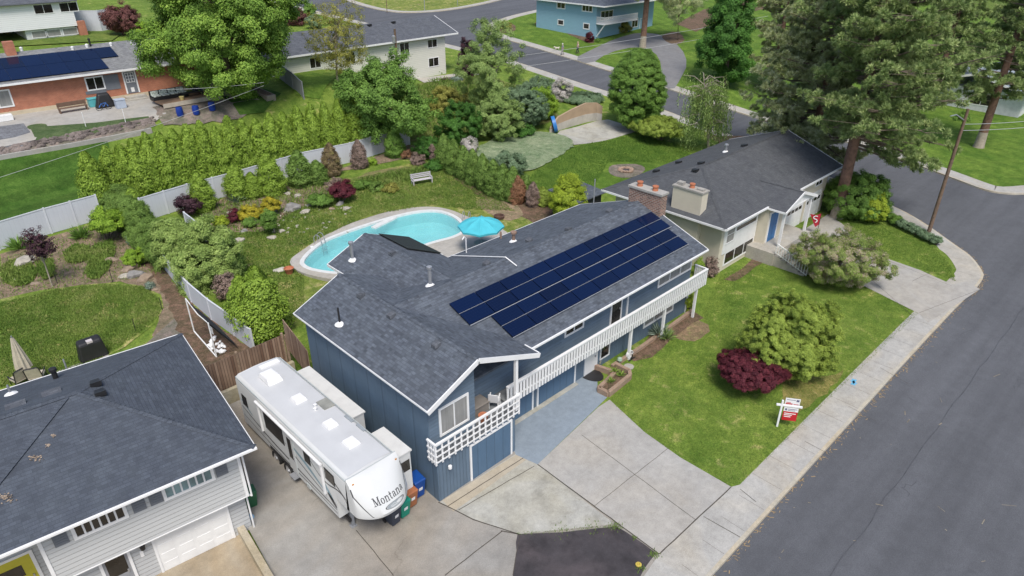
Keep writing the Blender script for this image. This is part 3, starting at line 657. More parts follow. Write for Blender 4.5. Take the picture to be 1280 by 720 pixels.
# wing upper walls: front gable wall, left wall, back
def gable_wall(mb,x0,x1,y,d,z0,zf,xs_):
    pts=[(x0,z0)]+[(x1,z0)]+[(x,zf(x)) for x in sorted(xs_,reverse=True)]
    n=len(pts); lo=[(p[0],y,p[1]) for p in pts]; hi=[(p[0],y+d,p[1]) for p in pts]
    mb.add(lo+hi,[tuple(range(n)),tuple(range(n,2*n))[::-1]]+[(i,n+i,n+(i+1)%n,(i+1)%n) for i in range(n)])
gable_wall(w2,13.76,16.45,19.3,.15,2.5,gab,[13.76,16.25,16.45])
w2.box((16.33,19.45,2.5),(16.45,20.5,gab(16.45))); part('upper_wall',w2,M_blue_lap,house); w2=MB(); gable_wall(w2,16.452,20.0,20.46,.03,2.5,gab,[16.452,20.0]); part('porch_wall',w2,M_blue_lap,house); w2=MB()
gable_wall(w2,13.76,18.4,29.5,.12,0,gab,[13.76,16.25,18.4])
part('rear_wall',w2,M_blue_lap,house)
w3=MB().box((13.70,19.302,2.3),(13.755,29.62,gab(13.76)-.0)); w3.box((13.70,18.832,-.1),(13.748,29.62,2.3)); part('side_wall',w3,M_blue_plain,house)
w4=MB(); w4.box((18.62,20.5,2.45),(36.6,20.65,main_z(20.5)-.13)); w4.box((36.45,20.65,0),(36.6,30.0,4.85)); 
def prof(y): return main_z(y)-.13
n0=len(w4.v); w4.add([(36.452,20.65,4.85),(36.602,20.65,4.85),(36.602,25.15,prof(25.15)),(36.452,25.15,prof(25.15)),(36.602,29.7,4.86),(36.452,29.7,4.86)],[(1,4,2),(0,3,5),(0,1,2,3),(3,2,4,5),(0,5,4,1)])
w4.box((18.0,29.85,0),(36.45,30.0,4.75)); w4.box((18.1,30.0,0),(18.25,33.6,5.5)); w4.box((23.2,30.0,0),(23.35,33.6,5.3))
gable_wall(w4,18.1,23.35,33.5,.12,0,lambda x:rear_z(x)-.14,[18.1,20.5,23.35])
part('main_wall',w4,M_blue_lap,house)
w5=MB().box((18.62,20.52,-.1),(36.58,20.66,2.45)); part('ground_floor_wall',w5,M_blue_bb,house)
tr=MB(); tr.box((20.25,20.44,2.6),(20.37,20.5,4.8)); tr.box((36.5,20.44,0),(36.62,20.5,2.3)); tr.box((20.3,20.42,4.62),(36.5,20.5,4.76)); part('corner_trim',tr,M_trim,house)
# windows and doors
Yw=19.3; a=onY(550,528,Yw); b=onY(583,520,Yw); a2=onY(551,505,Yw)
frame_window(house,(0,Yw,0),(1,0,0),14.42,15.95,3.35,4.72,2,1,.11,M_gcur,label='wide white framed window under the gable')
frame_door(house,(16.45,0,0),(0,1,0),19.6,20.25,2.65,4.85,paint('balcony_door_red',(.16,.05,.035),.5),.08,'dark red glazed balcony door')
def win_on(py_bl,py_tl,px0,px1,y,nx,pane,**k):
    a=onY(px0,py_bl,y); b=onY(px1,py_bl-(px1-px0)*.55,y); return a
x0=onY(705,421,20.5).x; x1=onY(729,407,20.5).x; frame_window(house,(0,20.5,0),(1,0,0),x0+.12,x1-.1,3.72,4.22,2,1,.12,M_gdk)
x0=onY(763.5,396,20.5).x; x1=onY(775,390,20.5).x; frame_door(house,(0,20.5,0),(1,0,0),x0,x1,2.5,4.6,M_gdk,.1,'balcony slider with dark curtain')
x1b=onY(783.5,384,20.5).x; part('trim_post',MB().box((x1b-.06,20.44,2.5),(x1b+.06,20.5,4.62)),M_trim,house)
x0=onY(821.5,361,20.5).x; x1=onY(863,336,20.5).x; frame_window(house,(0,20.5,0),(1,0,0),x0+.1,x1-.1,3.45,4.5,3,1,.11,M_gcur,label='triple white framed window at the balcony end')
frame_door(house,(0,18.83,0),(1,0,0),15.72,18.28,0,2.12,M_blue_door,.1,'front garage door in blue boards','garage_door',handle=False)
frame_door(house,(0,20.52,0),(1,0,0),20.0,21.45,0,2.1,M_blue_door,.07,None,'garage_door',handle=False) if False else None
frame_door(house,(0,20.52,0),(1,0,0),18.75,21.55,0.02,2.15,M_blue_door,.10,None,'garage_door',handle=False)
frame_door(house,(0,20.52,0),(1,0,0),22.05,25.05,0.02,2.15,M_blue_door,.10,None,'garage_door',handle=False)
frame_door(house,(0,20.52,0),(1,0,0),26.05,27.02,0.05,2.12,M_white,.1,'white front door')
frame_window(house,(0,20.52,0),(1,0,0),27.45,28.2,.55,2.0,1,1,.08,M_gdk)
x0=onY(804,407,20.52).x; x1=onY(841,383,20.52).x; frame_window(house,(0,20.52,0),(1,0,0),x0+.1,x1-.1,.95,1.95,3,1,.12,M_gcur)
part('garage_threshold',MB().box((18.75,20.2,.0),(25.15,20.5,.05)),M_old,house)
lm=part('wall_lamp',MB().lathe((14.35,18.72,1.78),[(.05,-.1),(.09,-.05),(.09,.1),(.02,.14)],10),M_trim,house)
# balcony: floors, railings, posts
bf=MB(); bf.box((13.62,18.78,2.5),(18.75,19.3,2.62)); bf.box((16.45,19.3,2.5),(18.6,20.46,2.62)); bf.box((18.75,19.62,2.46),(37.0,20.5,2.6)); part('balcony_floor',bf,M_deck,house)
lt=MB(); Y=18.72; x0,x1=13.6,18.78; n=14; zb,zt=2.42,3.5
for i in range(n+1):
    x=x0+(x1-x0)*i/n; lt.box((x-.043,Y-.02,zb-.06),(x+.043,Y+.02,zt))
for k in range(4):
    z=zb+.12+k*.33; lt.box((x0,Y-.045,z-.04),(x1,Y-.022,z+.04))
lt.box((x0-.03,Y-.06,zt),(x1+.03,Y+.05,zt+.09))
for i in range(3):
    y=Y+.1+i*.2; lt.box((x0-.02,y-.05,zb-.06),(x0+.02,y+.05,zt))
for k in range(4):
    z=zb+.12+k*.33; lt.box((x0-.045,Y,z-.05),(x0-.022,19.3,z+.05))
lt.box((x0-.05,Y+.05,zt),(x0+.05,19.3,zt+.09)); part('lattice_railing',lt,M_trim,house,'white square lattice railing')
for nm,(za,zb_) in {'railing':(2.32,3.44)}.items():
    rl=MB(); n=80
    for i in range(n+1):
        x=18.85+(37.05-18.85)*i/n; rl.box((x-.072,19.55,za),(x+.072,19.585,zb_))
    rl.box((18.8,19.50,zb_),(37.1,19.66,zb_+.07)); rl.box((18.8,19.587,2.62),(37.05,19.63,2.70)); rl.box((18.8,19.587,3.28),(37.05,19.63,3.36))
    for i in range(7):
        y=19.62+i*.135; rl.box((37.05,y-.045,za),(37.085,y+.045,zb_))
    rl.box((37.02,19.6,zb_+.002),(37.12,20.5,zb_+.072)); part('balcony_railing',rl,M_trim,house,'long white slatted railing')
for x in (29.27,32.75,36.35):
    part('post',MB().box((x-.075,19.68,0),(x+.075,19.83,2.45)),M_trim,house)
part('post',MB().box((18.6,18.76,2.6),(18.75,18.91,wing_zr(18.7)-.13)),M_trim,house)
# solar panels lying on the front slope
def onslope(y,dz): # y along the slope, offset from the roof plane
    return V((0,y,main_z(y)+dz))
nrm=V((0,-.354,1)).normalized(); sl=V((0,1,.354)).normalized()
base=V((0,20.60,main_z(20.60)))+nrm*.10
rows=[(2.66,10,18.80),(1.80,10,18.80),(.90,9,20.18),(.04,9,20.18)]
PW,PH=1.752,.84
panel0=None
for v0,n,xs0 in rows:
    for i in range(n):
        x=xs0+i*PW; q=lambda u,v,d: V((u,0,0))+base+sl*v+nrm*d
        mb=MB(); u0,u1,va,vb=x+.026,x+PW-.026,v0+.016,v0+PH-.016
        mb.add([q(u0,va,0),q(u1,va,0),q(u1,vb,0),q(u0,vb,0),q(u0,va,.035),q(u1,va,.035),q(u1,vb,.035),q(u0,vb,.035)],[(3,2,1,0),(4,5,6,7),(0,1,5,4),(1,2,6,5),(2,3,7,6),(3,0,4,7)])
        part('solar_panel',mb,M_cell,house)
rl=MB()
for v,xa,xb,w in ((2.655,18.8,18.8+10*PW,.012),(1.745,18.8,18.8+10*PW,.028),(.893,20.18,20.18+9*PW,.012),(.0,20.18,20.18+9*PW,.02)):
    p=base+sl*v+nrm*.03; rl.bar((xa,p.y,p.z),(xb,p.y,p.z),w,.04,nrm)
part('panel_rail',rl,paint('rail_aluminium',(.36,.37,.40),.45,.08),house)
# roof furniture
M_brick=masonry('chimney_brick',(.33,.17,.12),(.13,.065,.05),(.36,.31,.27),.3,.12,.02)
c=V((36.3,24.1,0)); ch=MB().box((35.2,24.0,5.9),(36.95,24.9,8.0)) if False else None
cA=onP(803,249,(0,25.15,0),(0,1,0))
chm=part('chimney',MB().box((36.55,23.35,2.0),(37.25,25.95,7.62)),M_brick,house,'brick chimney with two clay pots')
cap=part('chimney_cap',MB().box((36.48,23.28,7.62),(37.32,26.02,7.76)),M_conc,chm)
M_clay=paint('clay_pot',(.45,.16,.08),.8,.2)
for y in (24.1,25.35): part('chimney_pot',MB().lathe((36.9,y,7.76),[(.2,0),(.17,.2),(.21,.24),(.21,.32),(.14,.33)],14),M_clay,chm)
def roofpt(px,py):  # point on the blue house roof under a photo pixel
    best=None
    for f in (lambda p: main_z(p.y) if p.x>16.3 and 19.7<p.y<30.6 else -9, lambda p: (wing_zl(p.x) if p.x<16.25 else wing_zr(p.x)) if 13.3<p.x<20.2 and 18.7<p.y<30 else -9, lambda p: rear_z(p.x) if 17.7<p.x<23.8 and 25<p.y<34 else -9):
        d=ray(px,py).normalized(); t=15
        while t<80:
            p=CC+d*t
            if p.z<f(p): break
            t+=.02
        if t<79 and (best is None or t<best[0]): best=(t,p)
    return best[1] if best else G(px,py,5.5)
for px,py,hg,mt in [(441,325,1.05,M_galv),(538,357,1.0,M_galv)]: flue(house,roofpt(px,py),hg,.1,mt)
flue(house,roofpt(425,405),.75,.05,M_black,.05)
flue(house,roofpt(642,302),.55,.11,paint('rusty_flue',(.3,.2,.15),.7,.3),.2)
flue(house,roofpt(626,298),.3,.07,paint('rusty_flue',(.3,.2,.15),.7,.3),.07,False)
for px,py in [(451,371),(489,396),(545,433),(490,318),(608,331),(661,302),(710,288),(761,265)]: roof_vent(house,roofpt(px,py)+V((0,0,.04)),random.choice([0,PI/2]),M_sh5)
# solar pool heating mat on the rear slope and its pipe
mt=MB(); Q=[(20.9,33.7),(23.5,33.7),(23.5,30.9),(20.9,30.9)]
y0=roofpt(505,294); A=[V((x,y,rear_z(x)+.09)) for x,y in [(21.6,33.85),(23.65,33.85),(23.65,30.0),(22.2,29.6)]]
mt.slab([(21.45,33.9,rear_z(21.45)+.12),(23.7,33.9,rear_z(23.7)+.12),(23.7,30.55,rear_z(23.7)+.12),(21.45,30.9,rear_z(21.45)+.12)],.06)
part('pool_heating_mat',mt,siding('heating_mat',(.022,.024,.022),.06,False,.5,.01),house,'black pool heating mat on the rear slope')
pp=MB().tube([roofpt(560,318)+V((0,0,.08)),roofpt(566,321)+V((0,0,.08)),roofpt(632,323)+V((0,0,.08)),roofpt(646,334)+V((0,0,.08))],.035,6); part('roof_pipe',pp,M_trim,house)
q=roofpt(583,316); part('roof_pipe',MB().tube([q,q+V((0,0,1.0)),q+V((-.15,0,1.15)),q+V((-.3,0,1.0))],.04,6),M_trim,house)
q=roofpt(742,255); part('service_mast',MB().tube([q,q+V((0,0,1.9))],.04,8),M_galv,house)
# chairs and a box on the small balcony
ob=solo('storage_bench',MB().box((16.75,19.75,2.62),(17.75,20.5,3.1)).box((16.7,19.7,3.1),(17.8,20.55,3.16)),paint('bench_brown',(.22,.2,.18),.8),'grey brown storage box on the lattice balcony','storage box',(17.25,20.1,2.62),bevel=.02)
ob=solo('plant_pot',MB().lathe((16.95,19.3,2.62),[(.16,0),(.24,.35),(.25,.38),(.2,.37)],14),M_clay,'clay pot on the balcony beside the storage box','pot',(16.95,19.3,2.62))
def garden_chair(loc,rz,label,mat,group=None):
    c=thing('garden_chair',label,'chair',(0,0,0),group)
    part('seat',MB().box((-.25,-.25,.4),(.25,.25,.44)),mat,c,bevel=.015); part('backrest',MB().hexa([V((-.26,.22,.44)),V((.26,.22,.44)),V((.26,.26,.44)),V((-.26,.26,.44))],[V((-.24,.36,.98)),V((.24,.36,.98)),V((.24,.40,.98)),V((-.24,.40,.98))]),mat,c,bevel=.015)
    for x in (-.23,.23):
        for y in (-.23,.23): part('leg',MB().box((x-.025,y-.025,0),(x+.025,y+.025,.4)),mat,c)
        part('armrest',MB().box((x-.03,-.25,.62),(x+.03,.28,.65)).box((x-.02,-.25,.44),(x+.02,-.2,.62)),mat,c)
    c.location=loc; c.rotation_euler=(0,0,rz); return c
garden_chair((18.1,19.75,2.62),2.2,'white plastic chair on the lattice balcony by its corner post',M_trim)
# ================= grey neighbour house (front left)
M_grey_lap=siding('grey_lap',(.50,.51,.51),.21,depth=.03,var=.05); M_grey_lap2=siding('grey_lap_lower',(.46,.47,.475),.21,depth=.03,var=.05)
M_shut=paint('shutter_grey',(.16,.175,.20),.6,.08); M_yel=paint('yellow_door',(.52,.47,.04),.5,.1)
a_=math.radians(-6.5); ex=V((math.cos(a_),math.sin(a_),0)); ey=V((-math.sin(a_),math.cos(a_),0)); LA=V((7.28,22.15,0))
LP=lambda u,v,z: LA+ex*u+ey*v+V((0,0,z))
gh=thing('grey_house','grey lap sided two storey house with blue grey hip roof beside the trailer','house',LP(-8,5,0))
rf=MB(); ze=5.25; zr=7.12
rf.slab([LP(-26,0,ze),LP(0,0,ze),LP(-5,5.3,zr),LP(-26,5.3,zr)],.1); rf.slab([LP(.002,0.002,ze),LP(.002,10.6,ze),LP(-4.998,5.302,zr)],.1); rf.slab([LP(-26,5.302,zr),LP(-5,5.302,zr),LP(0,10.602,ze),LP(-26,10.602,ze)],.1)
roof=part('roof',rf,M_sh2,gh)
for p,q in ((LP(0,0,ze),LP(-5,5.3,zr)),(LP(0,10.6,ze),LP(-5,5.3,zr)),(LP(-5,5.3,zr),LP(-26,5.3,zr)),(LP(-8.6,2.2,ze+.78),LP(-5.4,5.2,zr-.04))):
    rc=MB(); n=int((q-p).length/.2); d=(q-p).normalized(); s=d.cross(V((0,0,1))).normalized()*.14; flat=p.z<ze+.9 and p.z>ze+.5
    for i in range(n):
        m=p.lerp(q,i/n)+V((0,0,.02)); e=p.lerp(q,(i+1.06)/n)+V((0,0,.02)); dz=V((0,0,-.04 if not flat else .0)); up=V((0,0,.014))
        rc.add([m-s+dz+up,e-s+dz,e,m+up,m+s+dz+up,e+s+dz],[(0,1,2,3),(3,2,5,4)])
    part('ridge_cap',rc,M_sh2,roof)
fc=MB(); fc.bar(LP(-26,-.05,ze-.05),LP(.04,-.05,ze-.05),.10,.085); fc.bar(LP(.03,.05,ze-.07),LP(.03,10.6,ze-.07),.03,.10); fc.bar(LP(-26,10.64,ze-.07),LP(0,10.64,ze-.07),.06,.14); part('gutter',fc,M_trim,gh)
part('downspout',MB().tube([LP(-.45,.62,5.1),LP(-.45,.62,2.35),LP(-.58,1.1,2.2),LP(-.58,1.1,.1)],.04,6),M_trim,gh)
wl=MB(); wl.hexa([LP(-7.65,.7,2.35),LP(-.55,.7,2.35),LP(-.55,9.9,2.35),LP(-7.65,9.9,2.35)],[LP(-7.65,.7,5.2),LP(-.55,.7,5.2),LP(-.55,9.9,5.2),LP(-7.65,9.9,5.2)]); wl.hexa([LP(-26,2.4,.2),LP(-7.65,2.4,.2),LP(-7.65,9.9,.2),LP(-26,9.9,.2)],[LP(-26,2.4,5.19),LP(-7.65,2.4,5.19),LP(-7.65,9.9,5.19),LP(-26,9.9,5.2)]); part('upper_wall',wl,M_grey_lap,gh)
wl=MB(); wl.hexa([LP(-7.6,1.2,-.1),LP(-.65,1.2,-.1),LP(-.65,9.8,-.1),LP(-7.6,9.8,-.1)],[LP(-7.6,1.2,2.36),LP(-.65,1.2,2.36),LP(-.65,9.8,2.36),LP(-7.6,9.8,2.36)]); part('lower_wall',wl,M_grey_lap2,gh)
ct=MB()
for u in (-7.66,-.66): ct.obox(LP(0,.7,0),ex,-ey,u,u+.12,.0,.03,2.34,5.15)
ct.obox(LP(0,.7,0),ex,-ey,-7.65,-.55,.0,.02,2.33,2.37); part('corner_trim',ct,M_trim,gh)
o1=LP(0,.7,0)
M_gblind=glass('window_blind',(.16,.24,.25),.15,.5)
frame_window(gh,o1,ex,-3.42,-1.72,4.05,5.02,6,1,.12,M_gblind,label='front window with pale blinds'); frame_window(gh,o1,ex,-6.5,-4.92,4.05,5.02,6,1,.12,M_gdk)
for u in (-7.22,-4.62,-4.02,-1.54):
    sm=MB().obox(o1,ex,-ey,u,u+.46,.0,.035,3.98,5.12)
    for k in range(9): z=4.05+k*.115; sm.obox(o1,ex,-ey,u+.05,u+.41,.035,.048,z,z+.06)
    part('shutter',sm,M_shut,gh)
o2=LP(0,1.2,0)
frame_door(gh,o2,ex,-4.32,-1.48,.03,2.08,M_white,.09,'wide white garage door','garage_door',(4,4),False)
frame_door(gh,o2,ex,-6.2,-5.32,.03,2.05,M_grey,.11,'dark glazed entry door','door',handle=True); part('pane',MB().obox(o2,ex,-ey,-6.1,-5.42,.03,.04,.95,1.95),M_gdk,gh)
part('downspout',MB().obox(o2,ex,-ey,-9.0,-6.6,.0,.03,.1,1.2),M_grey_lap2,gh) if False else None
part('house_number_plate',MB().obox(o2,ex,-ey,-4.9,-4.78,.0,.03,1.3,1.62),M_trim,gh); part('wall_lamp',MB().lathe(LP(-4.75,1.08,1.85),[(.03,.2),(.1,.12),(.09,-.1),(.04,-.13)],10),M_black,gh)
o3=LP(0,2.4,0); frame_door(gh,o3,ex,-9.75,-8.2,.75,2.85,M_yel,.12,'yellow front door with dark window','door'); part('pane',MB().obox(o3,ex,-ey,-9.6,-8.55,.03,.04,1.9,2.45),M_gdk,gh); part('porch_slab',MB().hexa([LP(-14,.4,0),LP(-7.66,.4,0),LP(-7.66,2.39,0),LP(-14,2.39,0)],[LP(-14,.4,.7),LP(-7.66,.4,.7),LP(-7.66,2.39,.7),LP(-14,2.39,.7)]),M_brn,gh)
def lroof(px,py):
    c=[onP(px,py,LP(0,0,ze),(ey*-(zr-ze)/5.3+V((0,0,1)))),onP(px,py,LP(0,10.6,ze),(ey*(zr-ze)/5.3+V((0,0,1)))),onP(px,py,LP(0,0,ze),(ex*(zr-ze)/5.+V((0,0,1))))]
    return min(c,key=lambda p:p.z)
flue(gh,lroof(70,473),.4,.11,M_black,.16,False); 
for px,py in ((120,481),(126,493)): roof_vent(gh,lroof(px,py)+V((0,0,.06)),a_,M_black,1.2)
for px,py in ((20,508),(65,492)): part('vent_patch',MB().obox(lroof(px,py),ex,-ey,-.35,.35,-.3,.3,-.12,.05),M_sh5,gh)
flue(gh,lroof(14,493),.3,.05,M_galv,.05); flue(gh,lroof(83,460),.3,.04,M_galv,.04,False)
# dead leaves lying in the roof valley
mb=MB()
for px,py,r,n in ((44,573,.25,26),(8,622,.35,40),(60,557,.15,8),(66,545,.12,8)):
    for _ in range(n):
        p=lroof(px+random.gauss(0,r*14),py+random.gauss(0,r*8))+V((0,0,.03)); an=random.uniform(0,6); e=V((math.cos(an),math.sin(an),.1))*.05; f=V((-e.y,e.x,.02))*.6; mb.add([p-e,p+f,p+e,p-f],[(0,1,2,3)])
o=mesh_obj('roof_leaf_litter',mb,paint('dead_leaf',(.33,.26,.20),.9,.3,4)); o['kind']='stuff'
# low concrete wall along the neighbour's drive
q0,q1=T(296,655),T(338,728); dd=(q1-q0).normalized()
mb=MB().bar(q0+V((0,0,.2)),q1+dd*2+V((0,0,.2)),.3,.5); solo('low_wall',mb,concrete('wall_concrete',(.42,.37,.28),.3,(.8,.75,.62),1.4,False),'low weathered concrete wall between the two driveways','wall',tuple(q0))

# ================= cream house (right) with the blue door
M_crm=paint('cream_stucco',(.60,.55,.44),.85,.06,1.2,bmp=.3); M_crm_lap=siding('cream_lap',(.57,.53,.44),.2,depth=.015,var=.05)
M_bdoor=paint('blue_door',(.03,.17,.42),.45,.08)
ch_=thing('cream_house','cream house with charcoal hip roof, bright blue front door and two white garage doors','house',(52,27,0))
zf=lambda y:4.2+.372*(min(y,53.9-y)-21.3); rf=MB()
rf.slab([(42.1,21.3,4.2),(62.1,21.3,4.2),(62.1,26.95,6.3),(47.5,26.95,6.3)],.1); rf.slab([(42.098,21.302,4.2),(47.498,26.95,6.3),(42.098,32.6,4.2)],.1); rf.slab([(47.5,26.952,6.3),(62.1,26.952,6.3),(62.1,32.6,4.2),(42.1,32.6,4.2)],.1)
porz=lambda x:5.08-.36*abs(x-51.0)
rf.slab([(48.3,19.85,porz(48.3)),(51.0,19.85,5.08),(51.0,24.2,5.08),(48.3,24.2,porz(48.3))],.09); rf.slab([(51.002,19.85,5.08),(53.7,19.85,porz(53.7)),(53.7,24.2,porz(53.7)),(51.002,24.2,5.08)],.09)
roof=part('roof',rf,M_sh3,ch_)
for p,q in ((V((42.1,21.3,4.2)),V((47.5,26.95,6.3))),(V((42.1,32.6,4.2)),V((47.5,26.95,6.3))),(V((47.5,26.95,6.3)),V((62.1,26.95,6.3))),(V((51,19.85,5.08)),V((51,23.6,5.08)))):
    rc=MB(); n=int((q-p).length/.22); d=(q-p).normalized(); s=d.cross(V((0,0,1))).normalized()*.14
    for i in range(n):
        m=p.lerp(q,i/n)+V((0,0,.02)); e=p.lerp(q,(i+1.06)/n)+V((0,0,.02)); dz=V((0,0,-.04)); up=V((0,0,.014)); rc.add([m-s+dz+up,e-s+dz,e,m+up,m+s+dz+up,e+s+dz],[(0,1,2,3),(3,2,5,4)])
    part('ridge_cap',rc,M_sh3,roof)
fc=MB(); fc.bar((42.1,21.26,4.13),(48.3,21.26,4.13),.1,.15); fc.bar((53.7,21.26,4.13),(62.1,21.26,4.13),.1,.15); fc.bar((42.06,21.3,4.13),(42.06,32.6,4.13),.06,.15); rake(fc,(62.13,21.3,4.2),(62.13,26.95,6.3),.06,.22,.1); rake(fc,(62.13,26.95,6.3),(62.13,32.6,4.2),.06,.22,.1)
rake(fc,(48.27,19.82,porz(48.27)),(51,19.82,5.08),.06,.2,.09); rake(fc,(51,19.82,5.08),(53.73,19.82,porz(53.73)),.06,.2,.09); fc.bar((48.26,19.85,porz(48.27)-.06),(48.26,21.25,porz(48.27)-.06),.06,.14); fc.bar((53.74,19.85,porz(53.7)-.06),(53.74,21.25,porz(53.7)-.06),.06,.14); part('fascia',fc,M_trim,ch_)
wl=MB(); wl.box((43.0,22.0,-.1),(49.2,31.8,4.15)); wl.box((48.4,21.15,-.1),(51.7,22.6,4.15)); wl.box((49.2,22.6,-.1),(53.3,31.79,4.4)); wl.box((53.3,22.0,-.1),(61.0,31.8,4.12))
n=len(wl.v); wl.add([(61.003,22,4.1),(61.003,31.8,4.1),(61.003,26.95,6.15),(60.9,22,4.1),(60.9,31.8,4.1),(60.9,26.95,6.15)],[(0,1,2),(3,5,4),(0,2,5,3),(1,4,5,2)]); part('wall',wl,M_crm,ch_)
pf=MB(); pf.prism([(48.45,19.98),(53.55,19.98),(51,19.98)][:2]+[(53.55,20.08),(48.45,20.08)],[4.02]*4,[4.1]*4); 
gw=[(48.5,porz(48.5)-.1),(53.5,porz(53.5)-.1),(51,4.97)]; pf.add([(x,20.0,z) for x,z in gw]+[(x,20.1,z) for x,z in gw],[(0,1,2),(3,5,4),(0,3,4,1),(1,4,5,2),(2,5,3,0)]); part('gable_panel',pf,M_trim,ch_)
pp=MB(); pp.box((43.4,21.94,1.5),(48.35,22.0,4.02)); part('white_panel',pp,M_white,ch_)
o=(0,21.94,0)
frame_window(ch_,(0,22.0,0),(1,0,0),44.0,48.2,.48,1.4,3,1,.12,M_gdk); frame_window(ch_,o,(1,0,0),43.7,44.75,2.35,3.6,1,2,.08,M_gcur); frame_window(ch_,o,(1,0,0),45.0,48.0,2.95,3.3,1,1,.06,M_gdk)
frame_door(ch_,(0,21.15,0),(1,0,0),48.75,50.05,1.08,3.5,M_bdoor,.14,'bright blue front door','door',(2,3))
for xa in (53.75,57.35):
    d=frame_door(ch_,(0,22,0),(1,0,0),xa,xa+2.8,0,2.3,M_white,.1,'white garage door with a row of small panes','garage_door',(4,4),False)
    g=MB(); 
    for k in range(4): g.obox((0,22,0),(1,0,0),(0,-1,0),xa+.12+k*.68,xa+.66+k*.68,.042,.05,1.55,1.85)
    part('pane',g,M_gdk,d)
frame_window(ch_,(0,22,0),(1,0,0),58.6,59.8,3.0,3.55,2,1,.08,M_gdk)
pc=MB(); pc.box((47.3,19.7,0),(53.4,21.98,1.05)); part('porch_slab',pc,M_walk,ch_)
for k in range(5): part('porch_step',MB().box((47.4,19.7-.5*(k+1),0),(49.4,19.7-.5*k,1.05-.175*(k+1))),M_walk,ch_)
for x in (48.75,53.2): part('column',MB().box((x-.09,20.0,1.05),(x+.09,20.18,porz(x)-.08)),M_trim,ch_)
rl=MB(); p0,p1=V((47.36,19.6,1.05)),V((47.36,17.0,.1))
rl.bar(p0+V((0,0,.85)),p1+V((0,0,.85)),.08); rl.bar(p0+V((0,0,.12)),p1+V((0,0,.12)),.04)
for k in range(13):
    q=p0.lerp(p1,k/12); rl.bar(q+V((0,0,.05)),q+V((0,0,.85)),.045)
part('stair_railing',rl,M_trim,ch_)
# chimney of the cream house
cm=part('chimney',MB().box((42.55,23.75,2.0),(43.35,26.25,6.05)),M_crm,ch_,'cream rendered chimney with clay pots'); part('chimney_cap',MB().box((42.48,23.68,6.05),(43.42,26.32,6.17)),M_conc,cm)
part('chimney_pot',MB().lathe((42.95,24.9,6.17),[(.2,0),(.17,.2),(.21,.24),(.21,.32),(.14,.33)],14),M_clay,cm); part('chimney_pot',MB().box((42.75,25.6,6.17),(43.15,26.1,6.4)),M_conc,cm); part('chimney_pot',MB().box((42.75,23.85,6.17),(43.15,24.4,6.3)),M_conc,cm)
def croof(px,py): return min([onP(px,py,(42.1,21.3,4.2),(0,-.372,1)),onP(px,py,(42.1,32.6,4.2),(0,.372,1)),onP(px,py,(42.1,21.3,4.2),(-.389,0,1))],key=lambda p:p.z)
flue(ch_,croof(907,190),.55,.11,M_galv,.18)
for px,py in ((869,214),(876,205),(848,204),(820,215),(930,183)): roof_vent(ch_,croof(px,py)+V((0,0,.05)),0,M_black,1.3)
# shed at the back left corner of the cream house
sh=thing('garden_shed','dark slatted shed with grey roof behind the blue house roof','shed',(41.5,34.5,h(41.5,34.5)))
zb=h(41.5,34); part('wall',MB().box((40.4,33.6,zb-.5),(43.4,36.4,zb+2.0)),siding('shed_slats',(.045,.048,.055),.12,True),sh); part('roof',MB().slab([(40.1,33.3,zb+2.02),(43.7,33.3,zb+2.02),(43.7,36.7,zb+2.25),(40.1,36.7,zb+2.25)],.08),M_sh1,sh)

# ================= red brick house up the hill
b_=math.radians(-2.5); bx=V((math.cos(b_),math.sin(b_),0)); by=V((-math.sin(b_),math.cos(b_),0)); BA=V((12.,81.2,0)); BP=lambda u,v,z: BA+bx*u+by*v+V((0,0,z))
M_rbrick=masonry('red_brick',(.46,.165,.09),(.38,.125,.07),(.42,.25,.18),.24,.085,.01)
bk=thing('brick_house','long red brick bungalow with grey roof and solar panels above the rock terrace','house',BP(6,5,h(18,82)))
zb=6.55; zE=9.75; zR=11.55
rf=MB(); rf.slab([BP(-22,-.7,zE),BP(20.5,-.7,zE),BP(20.5,6.0,zR),BP(-22,6.0,zR)],.1); rf.slab([BP(-22,6.002,zR),BP(20.5,6.002,zR),BP(20.5,12.7,zE),BP(-22,12.7,zE)],.1); part('roof',rf,M_sh4,bk)
fc=MB(); fc.bar(BP(-22,-.75,zE-.08),BP(20.5,-.75,zE-.08),.1,.18); rake(fc,BP(20.53,-.7,zE),BP(20.53,6,zR),.06,.2); part('gutter',fc,M_trim,bk)
wl=MB(); wl.hexa([BP(-21.5,0,zb+.55),BP(20,0,zb+.55),BP(20,12,zb+.55),BP(-21.5,12,zb+.55)],[BP(-21.5,0,zE-.05),BP(20,0,zE-.05),BP(20,12,zE-.05),BP(-21.5,12,zE-.05)]); part('wall',wl,M_rbrick,bk)
fd=MB(); fd.hexa([BP(-21.6,-.06,zb-.5),BP(20.1,-.06,zb-.5),BP(20.1,12,zb-.5),BP(-21.6,12,zb-.5)],[BP(-21.6,-.06,zb+.55),BP(20.1,-.06,zb+.55),BP(20.1,12,zb+.55),BP(-21.6,12,zb+.55)]); part('foundation',fd,paint('cream_foundation',(.55,.47,.34),.8),bk)
bo=BP(0,0,0); bu=lambda px,py:(onP(px,py,bo,by)-bo).dot(bx)
frame_window(bk,bo,bx,bu(109,106),bu(129,104),zb+1.55,zb+2.65,2,1,.13,M_gdk); 
part('panel',MB().obox(bo,bx,-by,bu(129,104)+.14,bu(149,101),0,.04,zb+1.25,zb+2.75),M_shut,bk); part('panel',MB().obox(bo,bx,-by,bu(107,106)-.2,bu(129,104)+.1,0,.035,zb+1.1,zb+1.4),M_shut,bk)
frame_window(bk,bo,bx,bu(-20,124),bu(13,122),zb+1.1,zb+2.5,2,1,.13,M_gcur)
